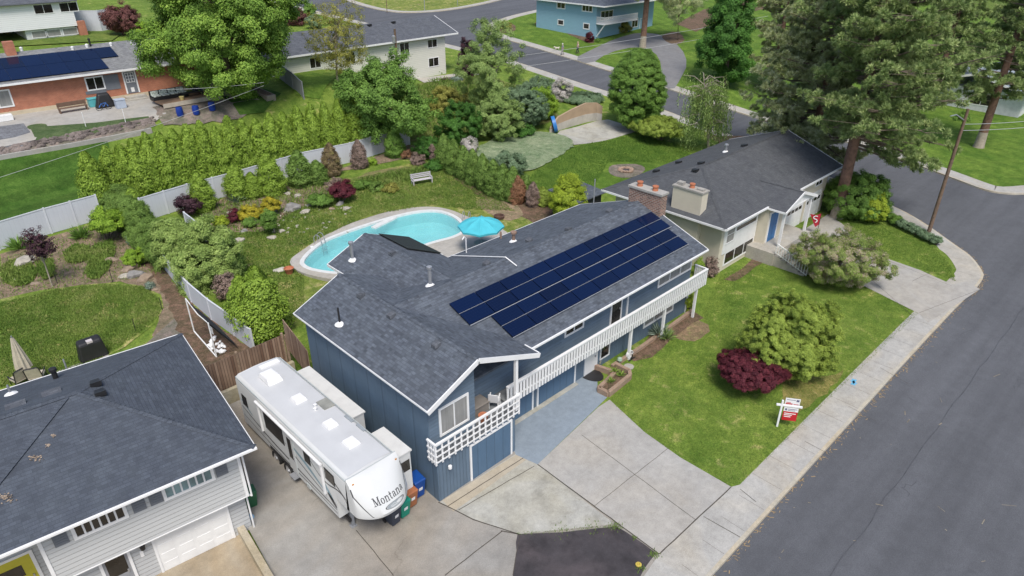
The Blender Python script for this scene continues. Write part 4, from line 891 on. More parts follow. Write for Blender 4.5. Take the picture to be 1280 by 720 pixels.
dr=frame_door(bk,bo,bx,bu(160,115),bu(173,113),zb+.62,zb+2.8,M_shut,.14,'dark back door with a white nine pane window and pet flap','door')
fw=MB(); u0,u1=bu(160,115),bu(173,113)
pw=(u1-u0)
for i in range(4): fw.obox(bo,bx,-by,u0+pw*(.12+.76*i/3)-.03,u0+pw*(.12+.76*i/3)+.03,.03,.06,zb+1.75,zb+2.7); fw.obox(bo,bx,-by,u0+pw*.1,u1-pw*.1,.031,.058,zb+1.75+.95*i/3-.03,zb+1.75+.95*i/3+.03)
fw.obox(bo,bx,-by,u0+pw*.34,u1-pw*.34,.03,.06,zb+.75,zb+1.2); part('door_grille',fw,M_trim,dr)
st=MB()
for k in range(3): st.obox(BP((u0+u1)/2,0,0),bx,-by,-1.0-.15*k,1.0+.15*k,0,.9+.45*k,zb-.2,zb+.6-.2*(k+1)+.02)
part('door_steps',st,M_walk,bk)
sl2=by*6.7+V((0,0,zR-zE)); sl2.normalize(); nn=sl2.cross(bx)*-1; nn=bx.cross(sl2)
sb=BP(0,-.7,zE)+nn*.08
for r_,(ua,ub) in enumerate(((-9.6,bu(131,88)+.4),(-9.6,bu(155,70)))):
    n=int((ub-ua)/1.7)
    for i in range(n):
        a=ub-(i+1)*1.7; v0=.5+r_*2.55; q=lambda u,v,d: sb+bx*u+sl2*v+nn*d
        mb=MB().add([q(a,v0,0),q(a+1.68,v0,0),q(a+1.68,v0+2.5,0),q(a,v0+2.5,0),q(a,v0,.04),q(a+1.68,v0,.04),q(a+1.68,v0+2.5,.04),q(a,v0+2.5,.04)],[(3,2,1,0),(4,5,6,7),(0,1,5,4),(1,2,6,5),(2,3,7,6),(3,0,4,7)]); part('solar_panel',mb,M_cell,bk)
part('chimney',MB().obox(BP((onP(10,58,BP(0,6,0),by)-BA).dot(bx),5.6,0),bx,-by,-.45,.45,-.4,.4,zR-.6,zR+1.1),M_rbrick,bk)
for px,py in ((27,63),(91,62),(109,59),(139,57),(165,55)): flue(bk,onP(px,py,BP(0,-.7,zE),(by*-(zR-zE)/6.7+V((0,0,1)))),.15,.14,M_trim,.16,False)
flue(bk,BP(bu(128,55),5.5,zR-.1),.6,.1,M_black,.12,False)

# ================= white houses
M_wlap=siding('white_lap',(.68,.67,.60),.24,depth=.02,var=.04); M_wlap2=siding('clean_white_lap',(.74,.75,.76),.24,depth=.02,var=.04)
wh=thing('white_house','long pale house with grey roof and eave line running to the street corner','house',(54,84,h(54,84)))
zE=8.75; zR=10.6; rf=MB(); rf.slab([(38,79.9,zE),(67.2,79.9,zE),(67.2,85.2,zR),(38,85.2,zR)],.1); rf.slab([(38,85.202,zR),(67.2,85.202,zR),(67.2,90.5,zE),(38,90.5,zE)],.1); part('roof',rf,M_sh5,wh)
fc=MB(); fc.bar((38,79.85,zE-.07),(67.2,79.85,zE-.07),.1,.2); rake(fc,(67.24,79.9,zE),(67.24,85.2,zR),.07,.24); rake(fc,(67.24,85.2,zR),(67.24,90.5,zE),.07,.24); part('fascia',fc,M_trim,wh)
wl=MB().box((38.4,80.5,2.5),(65.2,90,zE-.02)); wl.add([(65.2,80.5,zE-.1),(65.2,90,zE-.1),(65.2,85.2,zR-.15),(65.1,80.5,zE-.1),(65.1,90,zE-.1),(65.1,85.2,zR-.15)],[(0,1,2),(3,5,4),(0,2,5,3),(1,4,5,2)]); part('wall',wl,M_wlap,wh)
o=(0,80.5,0)
for px0,px1,za,zb_ in ((535,546,7.2,8.2),(535,547,4.6,5.7),(500,511,7.0,8.3),(430,442,6.7,8.1),(385,398,6.9,8.1)):
    x0=onY(px0,60,80.5).x; x1=onY(px1,60,80.5).x; frame_window(wh,o,(1,0,0),x0,x1,za,zb_,2,1,.1,M_gdk)
for px,py in ((491,21.5),(461,25.5)): roof_vent(wh,(onY(px,py,84.5).x,84.5,zR-.15),0,M_black,1.5)
wt=thing('white_house','white lap sided house with brick corner at the top left edge of the picture','house',(18,118,h(18,118)))
g0=T(35,52); X0=onP(36,52,g0,(0,1,0)).x; X1=onP(98,46,g0,(0,1,0)).x; zb=g0.z
zc=onY(98,32,g0.y).z
part('lower_wall',MB().box((X0,g0.y+.4,zb-1),(X1,g0.y+9,zc)),paint('basement_white',(.6,.62,.62),.7),wt); part('wall',MB().box((X0-8,g0.y,zc),(X1+.3,g0.y+9,zc+3.4)),M_wlap2,wt)
for px in (40,73): 
    x=onY(px,3,g0.y).x; frame_window(wt,(0,g0.y,0),(1,0,0),x,x+2.2,zc+2.0,zc+3.1,2,1,.1,M_gdk)
for px in (40,58,80):
    x=onY(px,40,g0.y).x; frame_window(wt,(0,g0.y+.4,0),(1,0,0),x,x+1.8,zc-1.1,zc-.3,1,1,.08,M_gcur)
part('roof',MB().slab([(X0-9,g0.y-.6,zc+3.42),(X1+1,g0.y-.6,zc+3.42),(X1+1,g0.y+4.5,zc+5.2),(X0-9,g0.y+4.5,zc+5.2)],.12).slab([(X0-9,g0.y+4.502,zc+5.2),(X1+1,g0.y+4.502,zc+5.2),(X1+1,g0.y+9.6,zc+3.42),(X0-9,g0.y+9.6,zc+3.42)],.12),M_sh5,wt)
part('brick_pier',MB().box((X1+.31,g0.y-.3,zb-1),(X1+1.3,g0.y+.6,zc+.6)),M_rbrick,wt)
# white gate panels and fence beside it
def fence(name,label,pts,hgt,mat,post_mat,cat='fence',spacing=2.4,post=.12,group=None,base=.04,cap=True):
    P=px2xy(pts) if pts and len(pts[0])!=3 else [V((p[1],p[2])) for p in pts]
    f=thing(name,label,cat,ground(P[0]),group)
    pos=[]
    for a,b in zip(P[:-1],P[1:]):
        n=max(1,round((b-a).length/spacing)); pos+=[a.lerp(b,k/n) for k in range(n)]
    pos.append(P[-1])
    for i,q in enumerate(pos):
        z=h(q.x,q.y); part('post',MB().box((q.x-post/2,q.y-post/2,z-.2),(q.x+post/2,q.y+post/2,z+hgt+.08)),post_mat,f)
    for a,b in zip(pos[:-1],pos[1:]):
        za,zb=h(a.x,a.y)+base,h(b.x,b.y)+base; d=(b-a).normalized(); n=V((-d.y,d.x))*.022; a2=a+d*post*.55; b2=b-d*post*.55
        mb=MB().hexa([(*(a2+n),za),(*(a2-n),za),(*(b2-n),zb),(*(b2+n),zb)],[(*(a2+n),za+hgt-.06),(*(a2-n),za+hgt-.06),(*(b2-n),zb+hgt-.06),(*(b2+n),zb+hgt-.06)])
        pn=part('panel',mb,mat,f)
        if cap: part('top_rail',MB().bar((*a2,za+hgt-.04),(*b2,zb+hgt-.04),.09,.07),post_mat,pn)
    return f
M_vinyl=siding('white_vinyl',(.57,.595,.64),.3,True,.5,.004,.04,.9); M_vpost=paint('vinyl_post',(.60,.62,.66),.5,.05)
fence('privacy_fence','white board fence and gate beside the far white house at the top left',[(98,40),(128,40),(140,38)],3.0,M_vinyl,M_vpost)
fence('privacy_fence','long pale fence along the back of the neighbour garden, in front of the dark lawn',[(-40,322),(0,313),(65,292),(128,274)],2.05,M_vinyl,M_vpost)
fence('privacy_fence','white vinyl fence behind the pool garden with the tall hedge over it',[(181,277),(240,258),(300,241),(380,216),(440,203),(512,181)],1.95,M_vinyl,M_vpost)
fence('privacy_fence','grey white fence dividing the neighbour garden from the pool garden',[(150,268),(178,302),(203,333),(222,357),(240,378),(265,400),(293,420),(318,439)],1.5,M_vinyl,M_vpost)
fence('privacy_fence','short white fence stub beside the purple shrub',[(236,291),(260,310)],1.7,M_vinyl,M_vpost)
fence('side_fence','grey board fence running back beside the far white house lawn',[(350,99),(367,112),(380,124)],1.9,siding('grey_boards',(.33,.34,.36),.2,True),M_grey)
q=T(318,420); solo('fence_panel',MB().obox((q.x-.7,q.y-.6,q.z),(.55,-.83,0),(.83,.55,0),0,.12,0,1.0,0,1.9).obox((q.x-.45,q.y-.75,q.z),(.55,-.83,0),(.83,.55,0),0,.1,0,1.0,0,1.85),M_vpost,'loose white vinyl panels leaning at the end of the dividing fence','fence panel',tuple(q))
M_wood=masonry('weathered_boards',(.34,.24,.17),(.15,.085,.055),(.06,.04,.03),.15,6.,.012); M_wood2=paint('wood_post',(.32,.23,.16),.9,.3,6)
fence('wooden_fence','weathered brown board fence behind the trailer',[('w',8.1,32.35),('w',13.45,32.35)],2.1,M_wood,M_wood2,cap=False,base=.0)
fence('wooden_fence','short wooden side fence turning back to the blue house corner',[('w',13.5,32.2),('w',13.6,30.1)],1.75,M_wood,M_wood2,cap=False,base=-.0) if False else None
mb=MB().box((7.7,31.9,-.2),(13.7,32.15,1.35)); fence('wooden_fence','short wooden fence between the board fence corner and the blue house',[('w',13.62,32.3),('w',13.62,29.75)],2.0,M_wood,M_wood2,cap=False,base=1.2)
solo('retaining_wall',mb,concrete('wall_concrete_pale',(.45,.42,.33),.3,(.8,.76,.66),1.4,False),'stained concrete retaining wall behind the trailer','wall',(10,32,0))

# ================= light blue house across the street
M_lb=siding('pale_blue_lap',(.25,.42,.52),.24,depth=.02,var=.05)
lb=thing('pale_blue_house','pale blue two storey house with white windows and balcony across the street','house',(108,86,4.5))
c0=T(744,49); X0,Y0=c0.x,c0.y; zb=c0.z; Y1=Y0+14.5; zE=9.9
part('wall',MB().box((X0,Y0,zb-1.5),(X0+9,Y1,zE)).box((X0+3.2,Y0-3.0,zb-1.0),(X0+16,Y0+8,zE-.02)),M_lb,lb) if False else part('wall',MB().box((X0,Y0,zb-1.5),(X0+17,Y1,zE)),M_lb,lb)
rf=MB(); rf.slab([(X0-.8,Y0-2.3,zE),(X0+18,Y0-2.3,zE),(X0+12,Y0+6,zE+2.3),(X0+5.5,Y0+6,zE+2.3)],.12); rf.slab([(X0-.8,Y0-2.298,zE),(X0+5.5,Y0+6.002,zE+2.3),(X0+5.5,Y0+9.5,zE+2.3),(X0-.8,Y1+.8,zE)],.12); part('roof',rf,M_sh1,lb)
fc=MB(); fc.bar((X0-.85,Y0-2.3,zE-.08),(X0-.85,Y1+.8,zE-.08),.1,.2); fc.bar((X0-.8,Y0-2.35,zE-.08),(X0+18,Y0-2.35,zE-.08),.1,.2); part('gutter',fc,M_trim,lb)
tX=(0,-1,0) # wall facing -X: run along -Y so that the normal points to -X
def wx(px0,px1,py0,py1,nx=2):
    a=onX(px0,py0,X0); b=onX(px1,py1,X0); ya,yb=max(a.y,b.y),min(a.y,b.y); frame_window(lb,(X0,0,0),(0,-1,0),-ya,-yb,min(a.z,b.z),max(a.z,b.z),nx,1,.16,M_gdk)
wx(697,706,2,10.5,2); wx(728.5,740,6,14.5,3); wx(698,704,25,31,1); wx(730,736,29.5,36,1)
frame_window(lb,(0,Y0,0),(1,0,0),X0+1.2,X0+4.5,7.3,8.7,3,1,.1,M_gdk); frame_window(lb,(0,Y0,0),(1,0,0),X0+7.2,X0+8.2,zb+.8,zb+2.2,1,1,.12,M_gdk); frame_window(lb,(0,Y0,0),(1,0,0),X0+10.5,X0+12.2,zb+1.0,zb+2.4,2,1,.12,M_gdk); frame_door(lb,(0,Y0,0),(1,0,0),X0+13,X0+15,zb+.1,zb+2.2,M_lb,.12)
bf=MB().box((X0,Y0-1.9,6.75),(X0+9.5,Y0,6.95)); part('balcony_floor',bf,M_trim,lb); rl=MB(); rl.box((X0,Y0-1.9,7.9),(X0+9.5,Y0-1.82,8.0)); rl.box((X0,Y0-1.9,7.9),(X0+.08,Y0,8.0))
for k in range(60): x=X0+k*.16; rl.box((x,Y0-1.88,6.95),(x+.05,Y0-1.84,7.9))
for k in range(12): y=Y0-1.9+k*.16; rl.box((X0,y,6.95),(X0+.05,y+.05,7.9))
part('balcony_railing',rl,M_trim,lb); part('brace',MB().bar((X0+.2,Y0-1.8,6.8),(X0+.2,Y0-.1,zb+.4),.15),M_trim,lb)
wf=MB(); 
for a,b in zip([T(672,29),T(690,31),T(715,37)][:-1],[T(672,29),T(690,31),T(715,37)][1:]): wf.bar(a+V((0,0,.4)),b+V((0,0,.4)),.35,1.1)
solo('garden_wall',wf,M_curb,'pale block retaining wall at the foot of the pale blue house','wall',tuple(T(690,31)))
# grey house on the right edge
gr=thing('grey_blue_house','grey blue roofed house with white trim behind the right hand pine trunk','house',tuple(T(1225,150)))
g0=T(1240,142); zb=g0.z
part('wall',MB().box((g0.x,g0.y-3,zb-.5),(g0.x+10,g0.y+9,zb+3)),paint('pale_grey_wall',(.6,.61,.62),.7),gr); part('roof',MB().slab([(g0.x-1,g0.y-4,zb+3.02),(g0.x+11,g0.y-4,zb+3.02),(g0.x+11,g0.y+3,zb+5),(g0.x-1,g0.y+3,zb+5)],.12).slab([(g0.x-1,g0.y+3.002,zb+5),(g0.x+11,g0.y+3.002,zb+5),(g0.x+11,g0.y+10,zb+3.02),(g0.x-1,g0.y+10,zb+3.02)],.12),paint('roof_pale_blue',(.32,.37,.43),.7,.15),gr)
fc=MB(); rake(fc,(g0.x-1.03,g0.y-4,zb+3.02),(g0.x-1.03,g0.y+3,zb+5),.06,.25); rake(fc,(g0.x-1.03,g0.y+3,zb+5),(g0.x-1.03,g0.y+10,zb+3.02),.06,.25); fc.bar((g0.x-1,g0.y-4.05,zb+2.95),(g0.x+11,g0.y-4.05,zb+2.95),.1,.2); part('fascia',fc,M_trim,gr)
frame_window(gr,(g0.x,0,0),(0,-1,0),-(g0.y+3),-(g0.y+.5),zb+.9,zb+2.3,2,1,.12,M_gdk); frame_door(gr,(0,g0.y-3,0),(1,0,0),g0.x+1,g0.x+5.5,zb,zb+2.3,M_white,.12,None,'garage_door',(4,4),False)
# ================= fifth wheel trailer
M_rv=paint('rv_white',(.62,.63,.625),.28,.04,1.,spec=.5); M_rvroof=paint('rv_roof',(.54,.55,.56),.55,.06,.8); M_rvgrey=paint('rv_silver',(.45,.49,.49),.3,.06,.8); M_dec=paint('decal_dark',(.05,.05,.055),.4,.1); M_decg=paint('decal_grey',(.30,.33,.35),.4,.1); M_decb=paint('decal_blue',(.22,.34,.40),.4,.1)
M_rub=paint('tyre_rubber',(.018,.018,.018),.8,.2); M_rim=paint('wheel_steel',(.55,.55,.56),.35,.1,metal=.5)
rv=thing('travel_trailer','large white fifth wheel travel trailer with dark swooping stripes parked beside the blue house','trailer',(10.8,24,0))
RX0,RX1,RY0,RY1=9.55,12.02,19.5,29.62; zt=3.72
def nosef(s): return 1-abs(s)**2.6
PR=[(.0,3.74),(.10,3.735),(.38,3.55),(.72,3.1),(1.0,2.62),(1.16,2.25),(1.12,2.08),(.75,1.98),(-.2,1.95)]
NS=24
def nose(s,t): # t in profile index
    i=min(int(t),len(PR)-2); f=t-i; d=PR[i][0]*(1-f)+PR[i+1][0]*f; z=PR[i][1]*(1-f)+PR[i+1][1]*f
    x=(RX0+RX1)/2+s*(RX1-RX0)/2; k=.62+.62*nosef(s)
    return V((x,RY0-d*k if d>0 else RY0-d,z))
mb=MB()
m=len(PR)
for k in range(NS+1):
    s=-1+2*k/NS
    for j in range(m): mb.v.append(tuple(nose(s,j)))
for k in range(NS):
    for j in range(m-1): a=k*m+j; mb.f.append((a,a+m,a+m+1,a+1))
mb.f.append(tuple(range(m))); mb.f.append(tuple(NS*m+j for j in range(m))[::-1])
# main hull: rounded roof edges, upper floor over the hitch, drop floor behind
prof=[(0,.76),(0,3.45),(.06,3.62),(.2,3.71),(1.0,3.76),(1.47,3.76),(2.27,3.71),(2.41,3.62),(2.47,3.45),(2.47,.76)]
def hull(mb,y0,y1,zb):
    n=len(prof); pts=[(RX0+u,max(z,zb) if z<1 else z) for u,z in prof]; o=len(mb.v)
    mb.v+=[(x,y0,z) for x,z in pts]+[(x,y1,z) for x,z in pts]
    for i in range(n): mb.f.append((o+i,o+n+i,o+n+(i+1)%n,o+(i+1)%n))
    mb.f.append(tuple(o+i for i in range(n))); mb.f.append(tuple(o+n+i for i in range(n))[::-1])
hull(mb,20.55,RY1,.76)
hull(mb,RY0-.0,20.551,1.95)
body=part('body',mb,M_rv,rv,smooth=True)
rt=MB(); rt.add([(RX0+.2,RY0+.1,3.722),(RX0+1,RY0+.1,3.772),(RX0+1.47,RY0+.1,3.772),(RX0+2.27,RY0+.1,3.722),(RX0+.2,RY1-.1,3.722),(RX0+1,RY1-.1,3.772),(RX0+1.47,RY1-.1,3.772),(RX0+2.27,RY1-.1,3.722)],[(0,1,5,4),(1,2,6,5),(2,3,7,6)]); part('roof_skin',rt,M_rvroof,rv)
sm=MB(); 
for k in range(NS): sm.bar(nose(-1+2*k/NS,.4)+V((0,0,.02)),nose(-1+2*(k+1)/NS,.4)+V((0,0,.02)),.03,.015)
sm.bar((RX0+.03,RY0,3.6),(RX0+.03,RY1,3.6),.04,.05); sm.bar((RX1-.03,RY0,3.6),(RX1-.03,RY1,3.6),.04,.05); part('seam_trim',sm,M_rvgrey,rv)
# slide outs on the house side
for ya,yb,xo in ((23.2,28.3,12.86),(19.55,21.6,12.84)):
    s_=part('slide_out',MB().box((RX1-.02,ya,1.05),(xo,yb,3.2)),M_rv,rv,bevel=.03); part('slide_roof',MB().box((RX1-.02,ya-.04,3.2),(xo+.06,yb+.04,3.27)),paint('slide_cream',(.64,.64,.62),.5,.08),s_)
    if xo<12.85: part('window',MB().box((12.2,ya-.012,2.2),(12.75,ya,2.8)),M_gdk,s_)
# roof equipment
part('air_conditioner',MB().hexa([V((10.3,27.4,3.76)),V((11.1,27.4,3.76)),V((11.1,28.6,3.76)),V((10.3,28.6,3.76))],[V((10.38,27.65,4.07)),V((11.02,27.65,4.07)),V((11.02,28.5,4.02)),V((10.38,28.5,4.02))]),M_trim,rv,bevel=.05)
for x,y,s in ((10.85,25.55,.3),(10.95,22.9,.28),(10.95,21.2,.3)): part('roof_hatch',MB().hexa([V((x-s,y-s*1.15,3.76)),V((x+s,y-s*1.15,3.76)),V((x+s,y+s*1.15,3.76)),V((x-s,y+s*1.15,3.76))],[V((x-s*.8,y-s*.9,3.93)),V((x+s*.8,y-s*.9,3.93)),V((x+s*.8,y+s*.9,3.91)),V((x-s*.8,y+s*.9,3.91))]),M_trim,rv,bevel=.03)
part('skylight',MB().box((11.3,24.0,3.74),(11.85,24.75,3.80)),glass('rv_skylight',(.25,.25,.22),.3),rv); [part('roof_panel',MB().box(a,b),M_decg,rv) for a,b in (((11.72,22.4,3.735),(11.86,23.0,3.775)),((11.76,21.5,3.735),(11.9,22.1,3.775)))]; part('roof_hatch',MB().box((10.7,29.0,3.74),(11.72,29.35,3.82)),M_trim,rv)
for x,y in ((11.0,24.3),(11.15,24.55)): part('roof_vent',MB().lathe((x,y,3.75),[(.06,0),(.06,.12),(.09,.13),(.02,.17)],10),M_trim,rv)
# awning roller on the camp side
aw=MB(); aw.tube([(RX0-.10,21.3,3.42),(RX0-.10,27.3,3.42)],.075,10); part('awning',aw,M_trim,rv,smooth=True)
for y in (21.4,27.2): part('awning_arm',MB().box((RX0-.12,y-.045,1.65),(RX0-.02,y+.045,3.4)),M_trim,rv)
# windows, door, decals on the camp side; wall faces -X
def side(name,ya,yb,za,zb,mat,par=None,d=.01): return part(name,MB().box((RX0-d,ya,za),(RX0+.005,yb,zb)),mat,par or rv)
def swin(ya,yb,za,zb):
    f=side('window',ya-.05,yb+.05,za-.05,zb+.05,M_black,None,.018); side('pane',ya,yb,za,zb,M_gdk,f,.024)
swin(25.05,26.8,2.1,3.0); swin(28.75,29.2,2.2,2.75); swin(22.55,23.0,2.5,3.2); swin(20.5,21.2,2.72,3.25)
d=side('door',24.05,24.75,.95,3.05,M_rv,None,.03); side('pane',24.22,24.58,1.7,2.9,M_gdk,d,.036); side('door_frame',24.02,24.78,.92,3.08,M_rvgrey,d,.022); part('handle',MB().box((RX0-.06,24.08,1.7),(RX0-.03,24.14,1.9)),M_galv,d)
def decal(pts,ws,mat,name='decal'):
    mb=MB(); q=chaikin([V(p) for p in pts],3,False); n=len(q)
    for i in range(n-1):
        a,b=q[i],q[i+1]; w0=ws[0]+(ws[1]-ws[0])*math.sin(PI*i/(n-1)); w1=ws[0]+(ws[1]-ws[0])*math.sin(PI*(i+1)/(n-1)); x=RX0-.006
        mb.add([(x,a[0],a[1]-w0),(x,b[0],b[1]-w1),(x,b[0],b[1]+w1),(x,a[0],a[1]+w0)],[(0,1,2,3)])
    part(name,mb,mat,rv)
decal([(29.5,1.9),(27,1.45),(24,1.3),(20.65,1.2)],(.02,.05),M_dec); decal([(29.5,1.35),(26,1.02),(23,1.05),(20.65,.98)],(.015,.03),M_dec)
decal([(24.3,2.6),(22.8,2.2),(21.7,1.75)],(.01,.11),M_decb); decal([(25,2.3),(23,1.75),(21.6,1.5)],(.01,.04),M_dec); decal([(22.8,3.0),(21.5,2.2),(20.0,2.75),(19.55,2.2)],(.01,.04),M_dec); decal([(21.0,3.2),(20.2,2.75),(19.65,2.5)],(.01,.05),M_dec)
decal([(21.6,2.35),(21.2,1.9),(20.8,1.55)],(.01,.16),M_decb); decal([(21.3,1.75),(20.95,1.55),(20.62,1.35)],(.02,.16),M_dec)
decal([(29.5,2.4),(28.3,1.9)],(.01,.06),M_decb)
# stripe wrapping the nose sides
for sgn in (-1,1):
    mb=MB(); pr=[]
    for k in range(14):
        t=2.3+3.0*k/13; s=sgn*(1-.0*k) if k<4 else sgn*(1-.035*(k-3)); p=nose(s,t); q=nose(s*.985,t); pr.append((p,t,s))
    for (a,ta,sa),(b,tb,sb) in zip(pr[:-1],pr[1:]):
        A=nose(sa*.97,ta)+V((sgn*.006,-.006,.004)); B=nose(sb*.97,tb)+V((sgn*.006,-.006,.004)); a=a+V((sgn*.008,-.006,0)); b=b+V((sgn*.008,-.006,0)); mb.add([a,b,B,A],[(0,1,2,3)])
    part('decal',mb,M_dec,rv)
# the name on the nose: serif letters drawn as strokes, mapped on the curved face
GL={'M':(1.15,[((.0,0),(.34,0),.07),((.0,1),(.30,1),.07),((.17,0),(.17,1),.07),((.20,1),(.58,.05),.17),((.58,.05),(.95,1),.06),((.97,0),(.97,1),.17),((.80,0),(1.15,0),.07),((.88,1),(1.15,1),.07)]),
 'o':(.72,[((.10,.33),(.14,.56),.15),((.14,.56),(.36,.66),.07),((.36,.66),(.58,.56),.07),((.58,.56),(.62,.33),.15),((.62,.33),(.58,.1),.15),((.58,.1),(.36,.0),.07),((.36,.0),(.14,.1),.07),((.14,.1),(.10,.33),.15)]),
 'n':(.80,[((.0,0),(.32,0),.06),((.48,0),(.80,0),.06),((.0,.63),(.2,.63),.06),((.16,0),(.16,.65),.15),((.2,.52),(.42,.65),.09),((.42,.65),(.62,.55),.1),((.64,.0),(.64,.55),.15)]),
 't':(.52,[((.22,.1),(.22,.88),.15),((.0,.62),(.46,.62),.07),((.22,.08),(.36,.0),.08),((.36,.0),(.48,.1),.07)]),
 'a':(.72,[((.08,.5),(.2,.63),.1),((.2,.63),(.4,.64),.08),((.4,.64),(.52,.5),.1),((.52,.5),(.52,.08),.15),((.52,.06),(.68,.02),.08),((.5,.4),(.2,.33),.07),((.2,.33),(.08,.17),.13),((.08,.17),(.2,.02),.1),((.2,.02),(.5,.14),.07)])}
def facept(u,v): # u across in metres from the centre line, v downward parameter
    s=u/((RX1-RX0)/2); p=nose(s,v); q=nose(s,v+.05); e=nose(s+.02,v); n=(q-p).cross(e-p).normalized()
    if n.z<0 and n.y>0: n=-n
    return p+n*.006 if n.y<0 or n.z>0 else p-n*.006
word='Montana'; H=.235; tot=sum(GL[c][0]+.13 for c in word)*H; u=-tot/2+.08
for c in word:
    w,st=GL[c]; mb=MB()
    for (x0,y0),(x1,y1),wd in st:
        a=V((x0,y0));b=V((x1,y1)); dd=(b-a).normalized(); nn=V((-dd.y,dd.x))*wd*1.15/2; a=a-dd*.03; b=b+dd*.03
        for k in range(4):
            p=a.lerp(b,k/4);q=a.lerp(b,(k+1)/4)
            mb.add([facept(u+z.x*H,3.95-z.y*H*2.6) for z in (p-nn,q-nn,q+nn,p+nn)],[(0,1,2,3)])
    part('letter',mb,M_dec,rv); u+=(w+.13)*H
def ringpts(r0,r1,cu,cv,au,av,mat,nm):
    mb=MB(); n=40
    for k in range(n):
        t0,t1=2*PI*k/n,2*PI*(k+1)/n; mb.add([facept(cu+au*r*math.cos(t),cv+av*r*math.sin(t)) for r,t in ((r0,t0),(r1,t0),(r1,t1),(r0,t1))],[(0,1,2,3)])
    part(nm,mb,mat,rv)
ringpts(.9,1.,.2,4.52,.5,.30,M_dec,'emblem'); ringpts(.0,.86,.2,4.52,.5,.30,M_decg,'emblem')
mb=MB()
for k,(u0,v0,u1,v1) in enumerate([(-.08,4.60,.52,4.60),(-.02,4.66,.46,4.66),(.0,4.5,.12,4.42),(.12,4.42,.24,4.52),(.2,4.48,.32,4.42),(.32,4.42,.44,4.52)]):
    for j in range(4):
        ua,ub=u0+(u1-u0)*j/4,u0+(u1-u0)*(j+1)/4; va,vb=v0+(v1-v0)*j/4,v0+(v1-v0)*(j+1)/4; up=lambda u,v:facept(u,v)+V((0,-.004,.003)); mb.add([up(ua,va-.018),up(ub,vb-.018),up(ub,vb+.018),up(ua,va+.018)],[(0,1,2,3)])
part('emblem',mb,M_rv,rv)
for s in (-.86,.86): part('marker_light',MB().box(tuple(nose(s,1.9)+V((-.04,-.03,-.01))),tuple(nose(s,1.9)+V((.04,.0,.05)))),paint('amber',(.6,.25,.05),.4),rv)
# running gear
for y in (25.13,26.33):
    for x,sg in ((RX0-.05,-1),(RX1+.05,1)):
        o=len(mb.v); w=MB()
        for xx,rr in ((0,.30),(0.0,.38),(.05,.40),(.2,.40),(.25,.36),(.25,.2)): 
            for k in range(24): t=2*PI*k/24; w.v.append((x-sg*xx,y+rr*1.05*math.cos(t),.43+rr*1.05*math.sin(t)))
        for i in range(5):
            for k in range(24): w.f.append((i*24+k,i*24+(k+1)%24,(i+1)*24+(k+1)%24,(i+1)*24+k))
        wheel=part('wheel',w,M_rub,rv,smooth=True); r=MB()
        for xx,rr in ((.03,.29),(.03,.24),(.09,.2),(.05,.1),(-.01,.07)):
            for k in range(20): t=2*PI*k/20; r.v.append((x-sg*xx,y+rr*math.cos(t),.43+rr*math.sin(t)))
        for i in range(4):
            for k in range(20): r.f.append((i*20+k,i*20+(k+1)%20,(i+1)*20+(k+1)%20,(i+1)*20+k))
        r.f.append(tuple(80+k for k in range(20))); part('rim',r,M_rim,wheel,smooth=True)
    
part('wheel_arch',MB().box((RX0-.015,24.62,.77),(RX0+.01,26.84,.95)),M_black,rv)
fr=MB(); fr.box((RX0+.3,20.3,.45),(RX0+.42,29.5,.62)); fr.box((RX1-.42,20.3,.45),(RX1-.3,29.5,.62)); fr.box((RX0+.3,29.5,.45),(RX1-.3,29.62,.62)); part('chassis',fr,M_black,rv)
for x in (RX0+.45,RX1-.55): part('landing_leg',MB().box((x,20.35,.04),(x+.12,20.47,1.95)).box((x-.08,20.28,.02),(x+.2,20.55,.06)),M_grey,rv)
part('entry_step',MB().box((RX0-.22,24.15,.6),(RX0+.1,24.65,.64)),M_grey,rv)
part('hitch_pin',MB().tube([(10.78,19.1,1.95),(10.78,19.1,1.45)],.12,10).box((10.6,18.9,1.7),(10.96,19.4,1.96)),M_black,rv)
part('plumbing_box',MB().box((RX0-.03,23.0,.7),(RX0+.02,23.3,.95)),M_rvgrey,rv)
